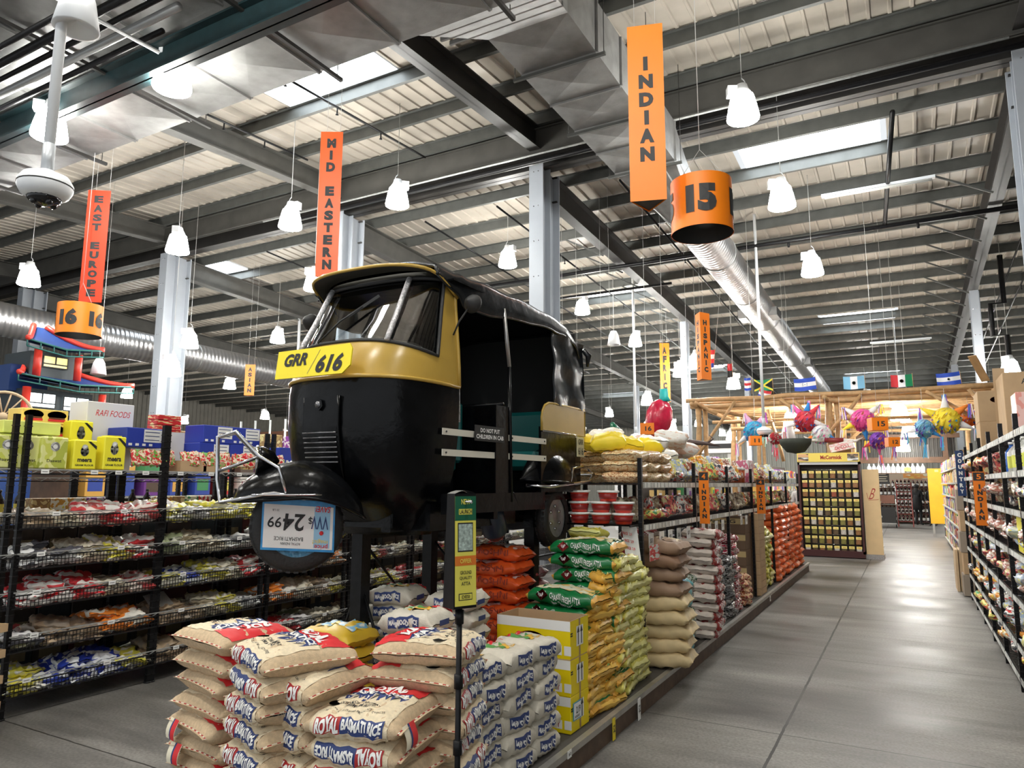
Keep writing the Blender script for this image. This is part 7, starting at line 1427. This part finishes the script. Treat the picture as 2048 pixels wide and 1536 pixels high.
# ================================================================== PEOPLE
skin = mat('skin', (.48, .27, .18), .6); hair_m = mat('dark_hair', (.012, .009, .008), .6); blk = mat('black_cloth', (.008, .008, .01), .8)
def person(loc, rz, pose, cloth, trousers, label, hair_long=True, extra=None, S=1.):
    r = empty('person', loc, rz); tag(r, label, 'person'); r.scale = (S, S, S)
    J = {'pel': (0, 0, .92), 'sp': (0, 0, 1.08), 'ch': (0, -.01, 1.27), 'nk': (0, 0, 1.42), 'hd': (0, -.03, 1.50), 'ht': (0, -.03, 1.60),
         'sl': (.17, 0, 1.36), 'el': (.22, -.02, 1.1), 'wl': (.2, -.16, .95), 'hl': (.19, -.22, .92), 'sr': (-.17, 0, 1.36), 'er': (-.22, -.02, 1.1), 'wr': (-.2, -.16, .95), 'hr': (-.19, -.22, .92),
         'kl': (.1, -.03, .5), 'al': (.1, .02, .08), 'tl': (.11, -.14, .04), 'hpl': (.09, 0, .86), 'kr': (-.1, -.03, .5), 'ar': (-.1, .02, .08), 'tr': (-.11, -.14, .04), 'hpr': (-.09, 0, .86)}
    J.update(pose); RD = dict(pel=.14, sp=.125, ch=.15, nk=.055, hd=.085, ht=.085, sl=.065, el=.042, wl=.028, hl=.03, sr=.065, er=.042, wr=.028, hr=.03, kl=.062, al=.042, tl=.035, hpl=.095, kr=.062, ar=.042, tr=.035, hpr=.095)
    E = [('pel', 'sp'), ('sp', 'ch'), ('ch', 'nk'), ('nk', 'hd'), ('hd', 'ht'), ('ch', 'sl'), ('sl', 'el'), ('el', 'wl'), ('wl', 'hl'), ('ch', 'sr'), ('sr', 'er'), ('er', 'wr'), ('wr', 'hr'), ('pel', 'hpl'), ('hpl', 'kl'), ('kl', 'al'), ('al', 'tl'), ('pel', 'hpr'), ('hpr', 'kr'), ('kr', 'ar'), ('ar', 'tr')]
    ks = list(J); vs = [J[k] for k in ks]; es = [(ks.index(a), ks.index(b)) for a, b in E]; rad = [RD[k] for k in ks]
    for h in ('l', 'r'):      # fingers and thumb
        a = Vector(J['w'+h]); b = Vector(J['h'+h]); d = (b-a).normalized(); sd = d.cross(Vector((0, 0, 1))).normalized()
        for k in range(5):
            off = sd*(-.024+.016*k) if k < 4 else sd*(.04 if h == 'l' else -.04); L_ = (.07, .08, .075, .06, .045)[k]
            vs.append(tuple(b+off+d*.02)); vs.append(tuple(b+off*1.1+d*(.02+L_)+Vector((0, 0, -.02)))); rad += [.009, .008]; n = len(vs); es += [(ks.index('h'+h), n-2), (n-2, n-1)]
    me = bpy.data.meshes.new('body'); me.from_pydata(vs, es, []); o = bpy.data.objects.new('body', me); COL.objects.link(o)
    mo = o.modifiers.new('s', 'SKIN'); o.modifiers.new('u', 'SUBSURF').levels = 2
    for i, v in enumerate(me.skin_vertices[0].data): v.radius = (rad[i], rad[i]*(.8 if i < 3 else 1)); v.use_root = (i == 0)
    dg = bpy.context.evaluated_depsgraph_get(); dg.update(); m2 = bpy.data.meshes.new_from_object(o.evaluated_get(dg)); bpy.data.objects.remove(o)
    for mm in (skin, cloth, trousers, ink_m): m2.materials.append(mm)
    for p in m2.polygons:
        c = p.center; p.use_smooth = True; arm = min((c-Vector(J['hl'])).length, (c-Vector(J['hr'])).length)
        p.material_index = 0 if (c.z > 1.43 or arm < .12) else (3 if c.z < .1 else (2 if c.z < .9 else 1))
    b = bpy.data.objects.new('body', m2); COL.objects.link(b); b.parent = r
    hd = Vector(J['hd']); m = MB(); m.sphere(hd+Vector((0, .02, .06)), .105, hair_m, 14, 10, (.95, 1.05, 1.05))
    if hair_long: m.sphere(hd+Vector((0, .07, -.1)), .1, hair_m, 12, 8, (.95, .5, 1.5))
    m.build('hair', r)
    m = MB(); m.sphere(hd+Vector((0, -.028, .03)), .085, skin, 14, 10, (.88, .95, 1.15)); m.add([hd+Vector(q) for q in ((-.012, -.105, .03), (.012, -.105, .03), (0, -.108, .065), (0, -.132, .028))], [(0, 1, 3), (1, 2, 3), (2, 0, 3)], skin)
    for s_ in (-1, 1): m.sphere(hd+Vector((s_*.03, -.102, .055)), .009, ink_m, 8, 6); m.sphere(hd+Vector((s_*.082, -.01, .03)), .02, skin, 8, 6, (.5, 1, 1.3))
    m.bar(hd+Vector((-.022, -.104, -.012)), hd+Vector((.022, -.104, -.012)), .006, .008, mat('lips', (.35, .12, .1), .5)); m.build('face', r)
    if extra: extra(r)
    return r
person((.24, 33.0, 0), 2.6, {'wl': (.1, -.26, 1.12), 'hl': (.04, -.3, 1.15), 'kl': (.12, -.1, .5)}, blk, mat('black_trousers', (.006, .006, .008), .8), 'person in a dark coat with long dark hair, left of two standing in the aisle', True, lambda r: MB().lathe([(.2, 0), (.17, .35), (.12, .6)], blk, 14, Matrix.Translation((0, 0, .62))).build('coat_skirt', r), .98)
person((.74, 32.6, 0), -.3, {'wr': (-.12, -.2, 1.0), 'hr': (-.04, -.25, .98)}, blk, mat('black_trousers', BLACK, .8), 'person in a black top and trousers, right of two standing in the aisle', False, lambda r: MB().add([(-.035, -.155, 1.36), (.035, -.155, 1.36), (0, -.165, 1.26)], [(0, 1, 2)], white_m).build('collar', r), .95)
person((-2.45, 19.6, 0), .4, {}, mat('pale_gray_jacket', (.6, .58, .57), .8), mat('dark_trousers', (.03, .03, .04), .8), 'person in a pale jacket partly hidden left of the spice display', False, lambda r: (MB().bbox(-.16, .16, -.34, -.16, .92, 1.12, mat('bundle_red', (.6, .03, .03), .5), .02).build('red_bundle', r), MB().bbox(-.2, .2, -.4, -.14, .72, .92, mat('bundle_blue', (.05, .1, .45), .5), .02).build('blue_bundle', r)))

for k in Kind.all:      # drop any kind that was never placed
    if not k.used:
        for c in list(k.o.children): bpy.data.objects.remove(c)
        bpy.data.objects.remove(k.o)
